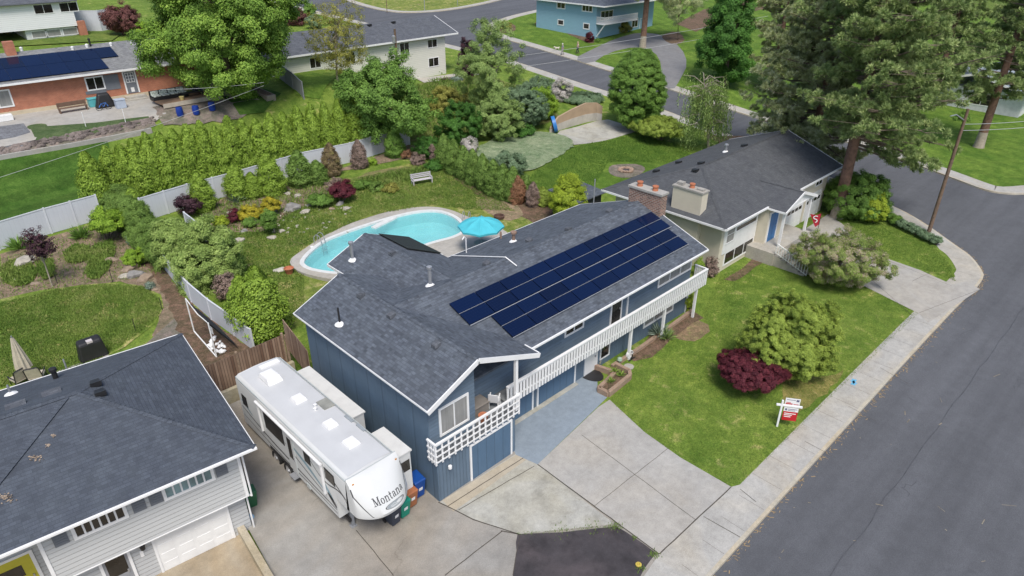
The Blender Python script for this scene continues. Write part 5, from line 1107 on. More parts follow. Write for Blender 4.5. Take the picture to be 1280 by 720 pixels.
# ================= wheeled bins
def bin_(loc,rz,col,label,name='wheeled_bin',hh=1.05):
    b=thing(name,label,'bin',(0,0,0),'wheeled bins'); m=paint('bin_%s'%name+label[:6],col,.5,.1)
    part('body',MB().hexa([V((-.22,-.26,.06)),V((.22,-.26,.06)),V((.22,.24,.06)),V((-.22,.24,.06))],[V((-.29,-.36,hh-.1)),V((.29,-.36,hh-.1)),V((.29,.34,hh-.1)),V((-.29,.34,hh-.1))]),m,b,bevel=.03)
    part('lid',MB().hexa([V((-.31,-.38,hh-.09)),V((.31,-.38,hh-.09)),V((.31,.38,hh-.09)),V((-.31,.38,hh-.09))],[V((-.27,-.33,hh-.03)),V((.27,-.33,hh-.03)),V((.27,.34,hh+.02)),V((-.27,.34,hh+.02))]),m,b,bevel=.02)
    part('handle',MB().tube([(-.27,.42,hh-.08),(.27,.42,hh-.08)],.02,6),m,b)
    for x in (-.25,.25):
        w=MB()
        for k in range(14): t=2*PI*k/14; w.v+=[(x-.03,.27+.12*math.cos(t),.12+.12*math.sin(t)),(x+.03,.27+.12*math.cos(t),.12+.12*math.sin(t))]
        for k in range(14): a,c=2*k,2*((k+1)%14); w.f.append((a,c,c+1,a+1))
        w.f+= [tuple(2*k for k in range(14))[::-1],tuple(2*k+1 for k in range(14))]; part('wheel',w,M_rub,b)
    part('label_sticker',MB().box((-.1,-.335,.55),(.1,-.318,.72)) if False else MB().hexa([V((-.1,-.322,.5)),V((.1,-.322,.5)),V((.1,-.31,.5)),V((-.1,-.31,.5))],[V((-.1,-.352,.68)),V((.1,-.352,.68)),V((.1,-.34,.68)),V((-.1,-.34,.68))]),M_trim,b)
    b.location=loc; b.rotation_euler=(0,0,rz); return b
bin_((11.45,19.35,.02),.1,(.03,.04,.065),'dark navy wheeled bin under the trailer nose, leftmost of the row')
bin_((12.02,19.42,.02),.05,(.0,.24,.16),'teal green wheeled bin under the trailer nose'); bin_((12.62,19.66,.02),0,(.33,.12,.05),'brown wheeled bin between the green and blue bins'); bin_((13.25,19.9,.02),-.05,(.005,.06,.28),'blue wheeled bin against the blue house wall',hh=1.15)
q=G(311,636); bin_((q.x+.1,q.y,.02),1.4,(.02,.12,.05),'dark green wheeled bin at the corner of the grey house',hh=1.1)
q=G(315,650); solo('water_jug',MB().lathe(q,[(.13,0),(.14,.22),(.10,.30),(.04,.33),(.05,.38),(.02,.38)],12),paint('pale_blue_plastic',(.25,.42,.6),.3),'small pale blue jug on the ground near the dark green bin','jug',tuple(q),smooth=True)

# ================= pool
pool=thing('swimming_pool','kidney shaped turquoise swimming pool with pale concrete surround in the back garden','pool',(27,42,pz-.05))
def ringmesh(o,i,z): 
    pts=[V((p.x,p.y)) for p in o]+[V((p.x,p.y)) for p in i]; n,m=len(o),len(i)
    ed=[(k,(k+1)%n) for k in range(n)]+[(n+k,n+(k+1)%m) for k in range(m)]
    vs,es,fs,*_=geometry.delaunay_2d_cdt(pts,ed,[list(range(n)),list(range(n,n+m))[::-1]],0,1e-4)
    mb=MB(); ok=[]
    def inside(p,poly):
        c=False; k=len(poly)
        for a in range(k):
            p1,p2=poly[a],poly[a-1]
            if (p1.y>p.y)!=(p2.y>p.y) and p.x<(p2.x-p1.x)*(p.y-p1.y)/(p2.y-p1.y)+p1.x: c=not c
        return c
    for f in fs:
        cc=sum((vs[k] for k in f),V((0,0)))/len(f)
        if inside(cc,o) and not inside(cc,i): ok.append(tuple(f) if (vs[f[1]]-vs[f[0]]).cross(vs[f[2]]-vs[f[0]])>0 else tuple(f)[::-1])
    mb.add([(v.x,v.y,z) for v in vs],ok); return mb
cop=offs(inner,.32)
mb=ringmesh(outer,cop,pz+.03); n=len(outer); o=len(mb.v); mb.v+=[(p.x,p.y,pz+.03) for p in outer]+[(p.x,p.y,pz-.6) for p in outer]
for k in range(n): mb.f.append((o+k,o+(k+1)%n,o+n+(k+1)%n,o+n+k))
part('pool_deck',mb,concrete('pool_deck',(.42,.40,.37),.16,(.95,.93,.88),.8),pool)
mb=ringmesh(cop,inner,pz+.055); n=len(inner); o=len(mb.v); mb.v+=[(p.x,p.y,pz+.055) for p in inner]+[(p.x,p.y,pz-.12) for p in inner]+[(p.x,p.y,pz+.055) for p in cop]+[(p.x,p.y,pz+.0) for p in cop]
for k in range(n): mb.f.append((o+k,o+n+k,o+n+(k+1)%n,o+(k+1)%n)); mb.f.append((o+2*n+k,o+2*n+(k+1)%n,o+3*n+(k+1)%n,o+3*n+k))
part('coping',mb,paint('white_coping',(.66,.67,.66),.5,.08,3),pool)
# basin with a sloping floor
cen=V((0,0))
for p in inner: cen+=p/len(inner)
levels=[(0,-.10),(.02,-1.0),(.30,-1.35),(1.2,-1.7)]; mb=MB()
for d,z in levels:
    for p in inner: q=p+(cen-p).normalized()*d; mb.v.append((q.x,q.y,pz+z))
for i in range(len(levels)-1):
    for k in range(n): mb.f.append((i*n+k,(i+1)*n+k,(i+1)*n+(k+1)%n,i*n+(k+1)%n))
mb.f.append(tuple((len(levels)-1)*n+k for k in range(n)))
part('basin',mb,paint('pool_plaster',(.52,.76,.78),.6,.08,1.2),pool)
def watermat():
    m,nt,b=newmat('pool_water'); p=coords(nt); n1=noise(nt,p,2.2,4,.6,.9); n2=noise(nt,p,.35,3,.5)
    out=[x for x in nt.nodes if x.type=='OUTPUT_MATERIAL'][0]; gl=nt.nodes.new('ShaderNodeBsdfGlossy'); gl.inputs['Roughness'].default_value=.03
    tr=nt.nodes.new('ShaderNodeBsdfTransparent'); cl=ramp(nt,n2,[(.3,(.58,.92,.95)),(.7,(.72,.96,.97))]); nt.links.new(cl,tr.inputs[0])
    df=nt.nodes.new('ShaderNodeBsdfDiffuse'); df.inputs[0].default_value=(.30,.66,.70,1)
    mx0=nt.nodes.new('ShaderNodeMixShader'); mx0.inputs[0].default_value=.35; nt.links.new(tr.outputs[0],mx0.inputs[1]); nt.links.new(df.outputs[0],mx0.inputs[2])
    fr=nt.nodes.new('ShaderNodeFresnel'); fr.inputs[0].default_value=1.33; bp=N(nt,'ShaderNodeBump',Strength=.7,Distance=.08); nt.links.new(n1,bp.inputs['Height']); nt.links.new(bp.outputs[0],gl.inputs['Normal']); nt.links.new(bp.outputs[0],fr.inputs['Normal'])
    mx=nt.nodes.new('ShaderNodeMixShader'); nt.links.new(fr.outputs[0],mx.inputs[0]); nt.links.new(mx0.outputs[0],mx.inputs[1]); nt.links.new(gl.outputs[0],mx.inputs[2]); nt.links.new(mx.outputs[0],out.inputs[0]); return m
wt_=MB().add([(p.x,p.y,pz-.09) for p in inner],[tuple(range(n)) if sum(inner[k].cross(inner[(k+1)%n]) for k in range(n))>0 else tuple(range(n))[::-1]]); part('water',wt_,watermat(),pool)
def ladder(px,py,dirv):
    q=PT(px,py); d=V((dirv[0],dirv[1],0)).normalized(); s=V((-d.y,d.x,0)); mb=MB()
    for k in (-.25,.25): 
        a=q+s*k; mb.tube([a-d*.35+V((0,0,.0)),a-d*.3+V((0,0,.6)),a-d*.1+V((0,0,.8)),a+d*.15+V((0,0,.72)),a+d*.3+V((0,0,.3)),a+d*.35+V((0,0,-.9))],.028,8)
    for z in (-.3,-.6): mb.box(tuple(q+d*.3-s*.25+V((0,0,z))),tuple(q+d*.38+s*.25+V((0,0,z+.03))))
    part('ladder',mb,M_galv,pool,smooth=True)
ladder(400,304,(.5,-.85)); ladder(583,276,(-.8,-.5))
st=PT(478,277); part('pool_step',MB().obox(st,(.97,.22,0),(.22,-.97,0),-1.3,1.3,-.05,.45,-.16,.02),paint('white_coping',(.66,.67,.66)),pool)
part('skimmer_lid',MB().lathe(PT(390,309)+V((0,0,.03)),[(.14,0),(.14,.02),(.02,.025)],12),M_trim,pool)
# turquoise umbrella
uq=T(602,321); uq=V((uq.x,uq.y,pz+.03)); um=thing('patio_umbrella','bright turquoise open patio umbrella beside the pool','umbrella',tuple(uq))
M_turq=paint('turquoise_canvas',(.07,.47,.56),.8,.08,2); mb=MB(); n=8; R_=1.72; top=uq+V((0,0,2.75)); rim=[]
for k in range(n*6):
    t=2*PI*k/(n*6); ph=(k%6)/6; r=R_*math.cos(PI/8)/math.cos((ph-.5)*PI/4); rim.append(uq+V((r*math.cos(t),r*math.sin(t),2.05+.04*math.sin(PI*ph))))
mids=[top.lerp(p,.5)+V((0,0,.12-.10*math.sin(PI*(k%6)/6))) for k,p in enumerate(rim)]
mb.v=[tuple(top)]+[tuple(p) for p in mids]+[tuple(p) for p in rim]+[tuple(p-V((0,0,.14))) for p in rim]; N6=n*6
for k in range(N6): j=(k+1)%N6; mb.f+=[(0,1+k,1+j),(1+k,1+N6+k,1+N6+j,1+j),(1+N6+k,1+2*N6+k,1+2*N6+j,1+N6+j)]
part('canopy',mb,M_turq,um); part('pole',MB().tube([uq,uq+V((0,0,2.85))],.025,8),M_galv,um); rb=MB()
for k in range(n): t=2*PI*k/n; rb.tube([uq+V((0,0,2.68)),uq+V((R_*math.cos(t),R_*math.sin(t),2.0))],.012,5)
part('rib',rb,M_grey,um); part('base',MB().lathe(uq,[(.3,0),(.3,.06),(.06,.1)],14),M_grey,um)
tb=thing('garden_table','dark round garden table under the turquoise umbrella','table',tuple(uq+V((.25,-.1,0)))); part('tabletop',MB().lathe(uq+V((0,0,.7)),[(.05,0),(.55,0),(.55,.03),(.05,.03)],24),M_grey,tb); part('leg',MB().tube([uq+V((.3,.3,0)),uq+V((.05,.05,.7))],.02,6).tube([uq+V((-.3,-.3,0)),uq+V((-.05,-.05,.7))],.02,6),M_grey,tb)
# bench
bq=T(527,229); bn=thing('garden_bench','pale weathered slatted bench at the back of the pool garden','bench',tuple(bq)); d=(T(543,227)-T(512,232)).normalized(); d.z=0; nb=V((d.y,-d.x,0)); Lb=1.0; M_bn=paint('bench_paint',(.50,.48,.50),.7,.12,6)
def bob(mb,u0,u1,d0,d1,z0,z1): mb.obox(bq,d,nb,u0,u1,d0,d1,z0,z1)
mb=MB(); 
for k in range(4): bob(mb,-Lb,Lb,-.02+.12*k-.05,.05+.12*k,.43,.46)
part('seat',mb,M_bn,bn); mb=MB()
for k in range(3): bob(mb,-Lb,Lb,-.16-.03*k,-.13-.03*k,.55+.15*k,.65+.15*k)
part('backrest',mb,M_bn,bn)
for u in (-Lb+.1,Lb-.1):
    mb=MB(); bob(mb,u-.04,u+.04,.34,.42,0,.43); bob(mb,u-.04,u+.04,-.14,-.06,0,.95); bob(mb,u-.04,u+.04,-.1,.4,.62,.66); bob(mb,u-.04,u+.04,.34,.42,.43,.62); part('leg',mb,M_bn,bn)
# fire ring, ring of stones, pots, birdbath
fq=T(782,214); fr_=thing('fire_ring','round stone fire ring on a gravel circle behind the cream house','fire pit',tuple(fq+V((0,0,.05)))); mb=MB()
for k in range(14): t=2*PI*k/14; mb.rock((fq.x+.62*math.cos(t),fq.y+.62*math.sin(t),fq.z+.16),.2,(1,1,.75),k)
part('stone_ring',mb,paint('brick_stone',(.34,.24,.18),.9,.2,3),fr_); part('ash_bed',MB().lathe(fq+V((0,0,.06)),[(.5,0),(.5,.05),(.1,.08)],16),M_tar,fr_)
fq=T(624,273); mb=MB().lathe(fq+V((0,0,.02)),[(.42,0),(.46,.25),(.36,.27),(.32,.05),(.02,.04)],18); solo('fire_bowl',mb,paint('rust',(.11,.06,.045),.9,.3),'rusty round fire bowl on the worn ground near the umbrella','fire pit',tuple(fq),smooth=True)
pq=T(362,342); solo('plant_pot',MB().lathe(pq,[(.22,0),(.34,.42),(.36,.45),(.3,.44),(.28,.36),(.02,.34)],16),M_clay,'terracotta pot on the grass at the near end of the pool','pot',tuple(pq),smooth=True)
pq=T(350,338); solo('rock',MB().rock(tuple(pq+V((0,0,.05))),.45,(1,.7,.35),3),paint('pale_rock',(.5,.48,.42),.9,.2),'pale flat rock beside the terracotta pot','rock',tuple(pq))
# rockery stones: countable ones as things
M_rk=[paint('rock_pale',(.42,.39,.33),.95,.25,2.5,bmp=.4),paint('rock_grey',(.26,.25,.24),.95,.25,2.5,bmp=.4),paint('rock_brown',(.30,.23,.17),.95,.25,2.5,bmp=.4)]
rocks=[(366,262,.75,1,'large dark grey boulder in the pool garden rockery'),(382,266,.42,0,'pale rock right of the dark boulder in the rockery'),(386,258,.32,0,'white topped rock above the pale rockery stones'),(372,246,.38,0,'pale rock near the top of the rockery by the burgundy bush'),(360,243,.35,0,'flat pale rock at the upper edge of the rockery'),(299,302,.4,0,'lone pale rock at the foot of the rockery near the junipers'),(340,298,.36,0,'flat stepping rock at the lower rim of the rockery'),(352,290,.3,0,'small pale stone at the lower rim of the rockery'),(425,256,.4,1,'grey stone below the burgundy bush, left of the pair'),(433,262,.35,0,'pale stone below the burgundy bush, right of the pair'),(415,262,.3,2,'brownish stone at the edge of the pool lawn'),(305,290,.35,1,'grey stone beside the small topiary tree'),(288,267,.35,0,'pale edging stone near the yellow flowering mound'),(318,261,.3,2,'brown edging stone under the yellow flowers'),
 (31,330,.75,0,'large pale flat rock in the left creeping mat of the neighbour bed'),(163,337,.55,2,'tan boulder on top of the rock pair in the neighbour bed'),(169,345,.55,1,'slate blue boulder beside the tan boulder in the neighbour bed'),(156,346,.35,0,'pale boulder left of the slate blue boulder'),(182,349,.5,2,'brownish flat rock right of the slate blue boulder'),(193,362,.32,2,'small brown rock at the lawn edge below the bluish plant'),(44,356,.3,2,'little brown rock at the edge of the left creeping mat'),(140,326,.45,2,'broad sunken tan rock between the two creeping mats'),(20,350,.3,0,'bleached rock inside the left creeping mat')]
for i,(px,py,r,m,lab) in enumerate(rocks):
    q=T(px,py); solo('rock',MB().rock((q.x,q.y,q.z+r*.15),r,(1,.8,.55),i+20),M_rk[m],lab,'rock',tuple(q),group='garden rocks')
mb=MB()
for i in range(320):
    t=random.random(); px_=-20+210*t+random.uniform(-4,4); q=T(px_,(196-.205*px_)+random.uniform(-9,-1)); r=random.uniform(.10,.30); mb.rock((q.x,q.y,q.z+.08),r,(1,.8,.7),i)
o=mesh_obj('rubble_bank',mb,paint('rubble',(.20,.165,.15),.95,.6,.9,bmp=.4)); o['kind']='stuff'
k0=[T(-40,209),T(0,200),T(92,184),T(140,175),T(190,165)]; mb=MB()
for a,b in zip(k0[:-1],k0[1:]): mb.bar(a+V((0,0,.15)),b+V((0,0,.15)),.25,.5)
solo('edging_wall',mb,M_conc,'low white concrete edging between the dark lawn and the rubble bank','wall',tuple(k0[2]))
mb=MB(); 
for i in range(90):
    q=T(random.uniform(325,440),random.uniform(236,292)); mb.rock((q.x,q.y,q.z+.03),random.uniform(.06,.16),(1,.8,.6),i+400)
o=mesh_obj('rockery_rubble',mb,M_rk[0]); o['kind']='stuff'
# ================= neighbour yard things: net goal, covered grill, closed umbrella, chairs
g0,g1=T(271,447),T(243,415); gn=thing('rebounder_net','white framed sports rebounder net standing by the dividing fence','net',tuple(g1))
ga=g1;gb=g0; u=(gb-ga); u.z=0; zt_=2.35
fr=MB().tube([ga+V((0,0,.05)),ga+V((0,0,zt_))],.04,8).tube([gb+V((0,0,.05)),gb+V((0,0,zt_))],.04,8).tube([ga+V((0,0,.05)),gb+V((0,0,.05))],.04,8).tube([ga+V((0,0,zt_)),ga.lerp(gb,.5)+V((0,0,zt_-.25)),gb+V((0,0,zt_))],.03,8); part('frame',fr,M_trim,gn,smooth=True)
bk_=V((u.y,-u.x,0)).normalized()*-1.3
if bk_.x<0: bk_=-bk_
nt_=MB(); 
for k in range(26):
    f=k/25; a=ga.lerp(gb,f); nt_.bar(a+V((0,0,zt_-.1)),a+bk_+V((0,0,.05)),.012); nt_.bar(a+V((0,0,.06)),a+bk_+V((0,0,.06)),.012)
for k in range(22):
    f=k/21; za=(zt_-.1)*(1-f)+.05*f; a=ga+bk_*f; nt_.bar(a+V((0,0,za)),a+u+V((0,0,za)),.012)
part('net',nt_,M_black,gn); part('target_panel',MB().obox(ga.lerp(gb,.62)+bk_*.3,u.normalized(),bk_.normalized(),-.3,.3,-.02,.02,.9,1.6),M_trim,gn)
mb=MB()
for i in range(26): q=ga.lerp(gb,random.uniform(.4,.95))+bk_*random.uniform(.05,.6); mb.rock((q.x,q.y,h(q.x,q.y)+.1),random.uniform(.07,.13),(1,1,.9),i)
o=mesh_obj('ball_heap',mb,M_trim); o['kind']='stuff'; 
q=T(118,447); gl_=thing('covered_grill','black covered barbecue grill on the patio behind the grey house','grill',tuple(q)); part('cover',MB().hexa([q+V((-.75,-.35,.0)),q+V((.75,-.35,.0)),q+V((.75,.35,.0)),q+V((-.75,.35,.0))],[q+V((-.6,-.28,1.15)),q+V((.6,-.28,1.15)),q+V((.6,.28,1.3)),q+V((-.6,.28,1.3))]),M_black,gl_,bevel=.12); part('cover_patch',MB().box(tuple(q+V((-.15,-.29,1.12))),tuple(q+V((.15,0,1.24)))),paint('pale_cloth',(.55,.5,.5),.8),gl_)
q=T(38,478); cu=thing('closed_umbrella','closed beige patio umbrella behind the grey house roof','umbrella',tuple(q)); M_bei=paint('beige_canvas',(.48,.43,.34),.85,.15,4); mb=MB(); n=20
for z,r in ((1.0,.34),(1.6,.27),(2.3,.16),(2.9,.06)):
    for k in range(n): t=2*PI*k/n; rr=r*(1+.25*(k%2)); mb.v.append(tuple(q+V((rr*math.cos(t),rr*math.sin(t),z))))
for i in range(3):
    for k in range(n): mb.f.append((i*n+k,i*n+(k+1)%n,(i+1)*n+(k+1)%n,(i+1)*n+k))
part('canopy',mb,M_bei,cu); part('pole',MB().tube([q,q+V((0,0,3.0))],.03,8),M_grey,cu)
def patio_chair(loc,rz,label):
    c=thing('patio_chair',label,'chair',(0,0,0),'patio chairs behind the grey house'); part('seat',MB().box((-.35,-.35,.35),(.35,.35,.48)),M_bei,c,bevel=.03); part('backrest',MB().hexa([V((-.35,.28,.45)),V((.35,.28,.45)),V((.35,.36,.45)),V((-.35,.36,.45))],[V((-.33,.45,1.1)),V((.33,.45,1.1)),V((.33,.53,1.1)),V((-.33,.53,1.1))]),M_bei,c,bevel=.03)
    part('frame',MB().tube([(-.36,.3,.3),(-.36,.5,1.05),(-.3,.54,1.16),(.3,.54,1.16),(.36,.5,1.05),(.36,.3,.3)],.03,6).tube([(-.37,-.35,.6),(-.37,.35,.62)],.03,6).tube([(.37,-.35,.6),(.37,.35,.62)],.03,6),M_black,c)
    for x in (-.34,.34):
        for y in (-.32,.32): part('leg',MB().tube([(x,y,0),(x,y,.6)],.025,6),M_black,c)
    c.location=loc; c.rotation_euler=(0,0,rz)
q=T(27,480); patio_chair((q.x,q.y,q.z),PI+.3,'beige patio chair left of the closed umbrella'); q=T(49,476); patio_chair((q.x,q.y,q.z),PI-.4,'beige patio chair right of the closed umbrella')
# garden wire fence stakes round the meadow lawn
for i,(px,py,lab) in enumerate([(72,355,'thin dark stake at the far edge of the meadow lawn, below the purple sapling'),(141,353,'thin dark stake at the far edge of the meadow lawn, right of the creeping mats'),(170,415,'thin dark stake at the gravel edge of the meadow lawn'),(203,388,'thin dark stake at the right tip of the meadow lawn')]):
    q=T(px,py); solo('garden_stake',MB().tube([q,q+V((.02,0,.95))],.02,6),M_black,lab,'stake',tuple(q),group='garden stakes')
# ================= front garden things
sq=G(971,533); sg=thing('yard_sign','white post estate sign with white and red hanging panels on the front lawn','sign',tuple(sq)); dr_=(G(1000,545)-sq); dr_=V((.93,-.36,0)).normalized()
dx=V((.55,-.83,0)); part('post',MB().obox(sq,dx,V((dx.y,-dx.x,0)),-.05,.05,-.05,.05,-.1,1.75),M_trim,sg,bevel=.01); part('arm',MB().obox(sq,dx,V((dx.y,-dx.x,0)),-.28,1.02,-.045,.045,1.38,1.5),M_trim,sg,bevel=.02)
ns=V((dx.y,-dx.x,0)); M_red=paint('sign_red',(.50,.012,.02),.45,.06)
rp=part('rider_panel',MB().obox(sq,dx,ns,.12,.85,-.012,.012,1.52,1.93),M_trim,sg); mp=part('hanging_panel',MB().obox(sq,dx,ns,.14,.86,-.012,.012,1.081,1.34),M_trim,sg); rd=part('red_panel',MB().obox(sq,dx,ns,.14,.86,-.014,.014,.50,1.08),M_red,sg)
M_ink=paint('sign_ink',(.12,.12,.2),.5)
def lines(par,items,mat):
    mb=MB()
    for u0,u1,z0,z1 in items:
        for s in (1,-1): mb.obox(sq,dx,ns,u0,u1,s*.0155-.001,s*.0155+.001,z0,z1)
    part('print',mb,mat,par)
lines(rp,[(.16,.5,1.55,1.62),(.18,.4,1.645,1.68),(.55,.8,1.56,1.60)],M_red); lines(rp,[(.18,.62,1.82,1.85),(.66,.8,1.75,1.88)],M_ink); lines(mp,[(.2,.3,1.14,1.27),(.34,.8,1.22,1.26),(.34,.7,1.14,1.17)],M_ink); lines(rd,[(.2,.78,.93,.98),(.2,.6,.83,.88),(.22,.55,.72,.77)],M_trim)
# planter at the front door
def brickwall(pts,hh,name,label,cat='planter'):
    P=px2xy(pts); mb=MB()
    for a,b in zip(P[:-1],P[1:]): mb.bar((*a,hh/2),(*b,hh/2),.22,hh)
    return solo(name,mb,masonry('planter_brick',(.36,.23,.16),(.28,.17,.12),(.3,.26,.2),.3,.1,.015),label,cat,(*P[0],0))
brickwall([(742,461),(769,470),(748,490),(760,496),(787,474),(786,468),(770,460)],.35,'brick_planter','low brick planter box beside the front door')
solo('planter_soil',MB().prism([tuple(p) for p in px2xy([(752,489),(761,494),(785,473),(770,466)])],[.02]*4,[.25]*4),M_mulch,'soil bed inside the low brick planter','soil',(25,17.6,0)) if False else None
patch('planter_soil_bed',[(750,489),(761,494),(785,472),(770,463),(762,470)],M_mulch,.24,1)
brickwall([(765,460),(800,437),(838,410),(865,390)],.22,'brick_edging','row of pale bricks edging the front flower bed','edging')
p0=G(741,468); mb=MB(); n=18
mb.v=[(p0.x-.1+.62*math.cos(t)*1.0,20.46-.95*math.sin(t),.036) for t in [PI*k/n for k in range(n+1)]]+[(p0.x-.1+.62*math.cos(t),20.46-.95*math.sin(t),.05) for t in [PI*k/n for k in range(n+1)]]
mb.f=[tuple(range(n+1,2*n+2))[::-1]]+[(k,k+1,n+2+k,n+1+k) for k in range(n)]
solo('door_mat',mb,M_black,'black half round mat at the white front door','mat',(p0.x,20,.04))
hq=G(787,452); hs=MB()
hs.tube([(hq.x+.25+.26*math.cos(t*.5),hq.y+.15+.1*t/40,.32+.26*math.sin(t*.5)) for t in range(60)],.022,6); hr=thing('hose_reel','coiled white and black garden hose reel by a balcony post','hose',tuple(hq)); part('hose',hs,M_trim,hr); part('stand',MB().box((hq.x-.05,hq.y-.0,0),(hq.x+.55,hq.y+.06,.08)).box((hq.x+.22,hq.y,0),(hq.x+.28,hq.y+.06,.4)),M_black,hr)
q=G(766,437); mr=thing('utility_boxes','small white and black boxes in the flower bed by the blue wall','box',tuple(q)); part('white_box',MB().box((q.x-.2,q.y,0),(q.x+.1,q.y+.2,.35)),M_trim,mr); part('black_box',MB().box((q.x+.15,q.y,0),(q.x+.65,q.y+.25,.28)),M_black,mr)
q=G(774,456); solo('solar_lantern',MB().lathe(q,[(.03,0),(.03,.35),(.16,.36),(.13,.5),(.02,.56)],12),paint('pale_green',(.35,.45,.35),.6),'pale mushroom shaped lantern in the brick planter','lantern',tuple(q))
q=G(786,459); solo('stepping_stone',MB().lathe(q+V((0,0,.03)),[(.3,0),(.3,.04),(.02,.05)],14),M_conc,'round stepping stone on the lawn by the planter','stone',tuple(q))
q=G(748,456); solo('rock',MB().rock((q.x,q.y,.28),.2,(1,1,.8),5),M_rk[0],'pale round stone in the flower bed next to the front door','rock',tuple(q))
q=G(798,707); solo('yellow_ring',MB().lathe(q+V((0,0,.035)),[(.06,0),(.13,.02),(.13,.05),(.06,.06),(.05,.02)],16),paint('dull_yellow',(.55,.42,.08),.6),'small yellow ring lying on the asphalt patch','ring',tuple(q))
q=G(1067,478); 
# blue survey paint mark on the pavement
mb=MB(); 
for a,b in (((1063,476),(1071,480)),((1064,481),(1070,475)),((1066,474),(1068,482))): seam(px2xy([a,b]),.12,.0275,mb)
struct('survey_paint_mark',mb,paint('survey_blue',(.12,.42,.65),.8,.2,8))
# red pennant flag by the garage of the cream house
q=G(1021,292); fl_=thing('garden_flag','crimson garden flag with white letter on a short pole by the cream garage','flag',tuple(q)); part('pole',MB().tube([q,q+V((0,0,1.85))],.02,6),M_black,fl_)
fx=V((CR.x,CR.y,0))*1.25; fo=q+V((0,0,1.75))
part('cloth',MB().plate([fo-fx*.75+V((0,0,.05)),fo-fx*.35+V((0.05,-.05,-.05)),fo+V((0,0,.1)),fo+V((0.02,0,-.9)),fo-fx*.28+V((0.06,-.05,-1.15))],.01),paint('crimson',(.38,.012,.03),.7,.12),fl_)
mb=MB(); nf=V((fx.y,-fx.x,0)); ls=[(-.22,-.15),(-.36,-.1),(-.5,-.2),(-.44,-.36),(-.26,-.42),(-.18,-.58),(-.3,-.7)]
for (a,b),(c,d) in zip(ls[:-1],ls[1:]):
    p=fo+fx*a+nf*.045+V((0,0,b));r=fo+fx*c+nf*.045+V((0,0,d)); mb.bar(p,r,.07,.012,nf)
part('emblem',mb,M_trim,fl_)
# ================= terrace things at the brick house
def lift(px,py,e=.1): q=T(px,py); return q+V((0,0,e))
q=lift(133,135); gg=thing('covered_grill','black covered barbecue against the red brick wall','grill',tuple(q)); part('cover',MB().hexa([q+V((-.95,-.4,0)),q+V((.95,-.4,0)),q+V((.95,.4,0)),q+V((-.95,.4,0))],[q+V((-.5,-.25,1.35)),q+V((.5,-.25,1.35)),q+V((.5,.25,1.45)),q+V((-.5,.25,1.45))]),M_black,gg,bevel=.15)
q=lift(119,134); solo('storage_tub',MB().box(tuple(q+V((-.5,-.35,0))),tuple(q+V((.4,.35,.75)))).box(tuple(q+V((-.54,-.39,.75))),tuple(q+V((.44,.39,.85)))),paint('teal_tub',(.1,.42,.45),.5),'turquoise storage tub left of the covered barbecue','tub',tuple(q),bevel=.03)
q=lift(152,136); solo('storage_tub',MB().box(tuple(q+V((-.45,-.35,0))),tuple(q+V((.45,.35,.8)))).box(tuple(q+V((-.49,-.39,.8))),tuple(q+V((.49,.39,.9)))),paint('pale_tub',(.42,.48,.58),.5),'pale blue storage box right of the covered barbecue','box',tuple(q),bevel=.03)
bkq=lift(131,138.5); bc=thing('childs_bicycle','small blue bicycle lying in front of the covered barbecue','bicycle',tuple(bkq))
for dx_ in (-.42,.42): 
    n=18; mb=MB().tube([bkq+V((dx_+.3*math.cos(2*PI*k/n),0,.3+.3*math.sin(2*PI*k/n))) for k in range(n+1)],.03,6); part('wheel',mb,M_rub,bc)
part('frame',MB().tube([bkq+V((-.42,0,.3)),bkq+V((-.15,0,.65)),bkq+V((.3,0,.65)),bkq+V((.42,0,.3))],.035,6).tube([bkq+V((-.15,0,.65)),bkq+V((0,0,.3)),bkq+V((.3,0,.65))],.03,6),paint('bike_blue',(.05,.18,.55),.4),bc); part('saddle',MB().box(tuple(bkq+V((-.28,-.07,.72))),tuple(bkq+V((-.02,.07,.78)))),M_black,bc); part('handlebar',MB().tube([bkq+V((.32,-.25,.85)),bkq+V((.3,0,.65)),bkq+V((.32,.25,.85))],.02,6),M_black,bc)
q=lift(93,140.5); wb=thing('wooden_bench','dark brown wooden bench along the foot of the brick wall','bench',tuple(q)); M_bw=paint('bench_wood',(.16,.1,.07),.8,.2)
part('seat',MB().box(tuple(q+V((-1.3,-.25,.42))),tuple(q+V((1.3,.25,.48)))),M_bw,wb); part('backrest',MB().box(tuple(q+V((-1.3,.2,.55))),tuple(q+V((1.3,.26,.95)))),M_bw,wb)
for x in (-1.2,1.2): part('leg',MB().box(tuple(q+V((x-.05,-.24,0))),tuple(q+V((x+.05,.26,.42)))).box(tuple(q+V((x-.05,.2,.42))),tuple(q+V((x+.05,.26,.55)))),M_bw,wb)
q0=T(248,131); dk=thing('timber_deck','long low timber deck with pale edge in front of the brick house','deck',tuple(q0)); dv=(T(277,125)-T(206,138)); dv.z=0; dl=dv.length; dv.normalize(); dn=V((dv.y,-dv.x,0)); o_=T(206,138); o_.z=q0.z
part('boards',MB().obox(o_,dv,dn,0,dl,-3.0,0,.45,.6),siding('deck_planks',(.26,.17,.11),.14,True,.8,.01),dk); part('edge_board',MB().obox(o_,dv,dn,-.05,dl+.05,.0,.06,.2,.62),paint('pale_wood',(.52,.46,.38),.8,.12),dk)
for k in range(5): part('post',MB().obox(o_,dv,dn,.2+k*(dl-.6)/4,.4+k*(dl-.6)/4,-.2,-.02,-.5,.45),M_bw,dk)
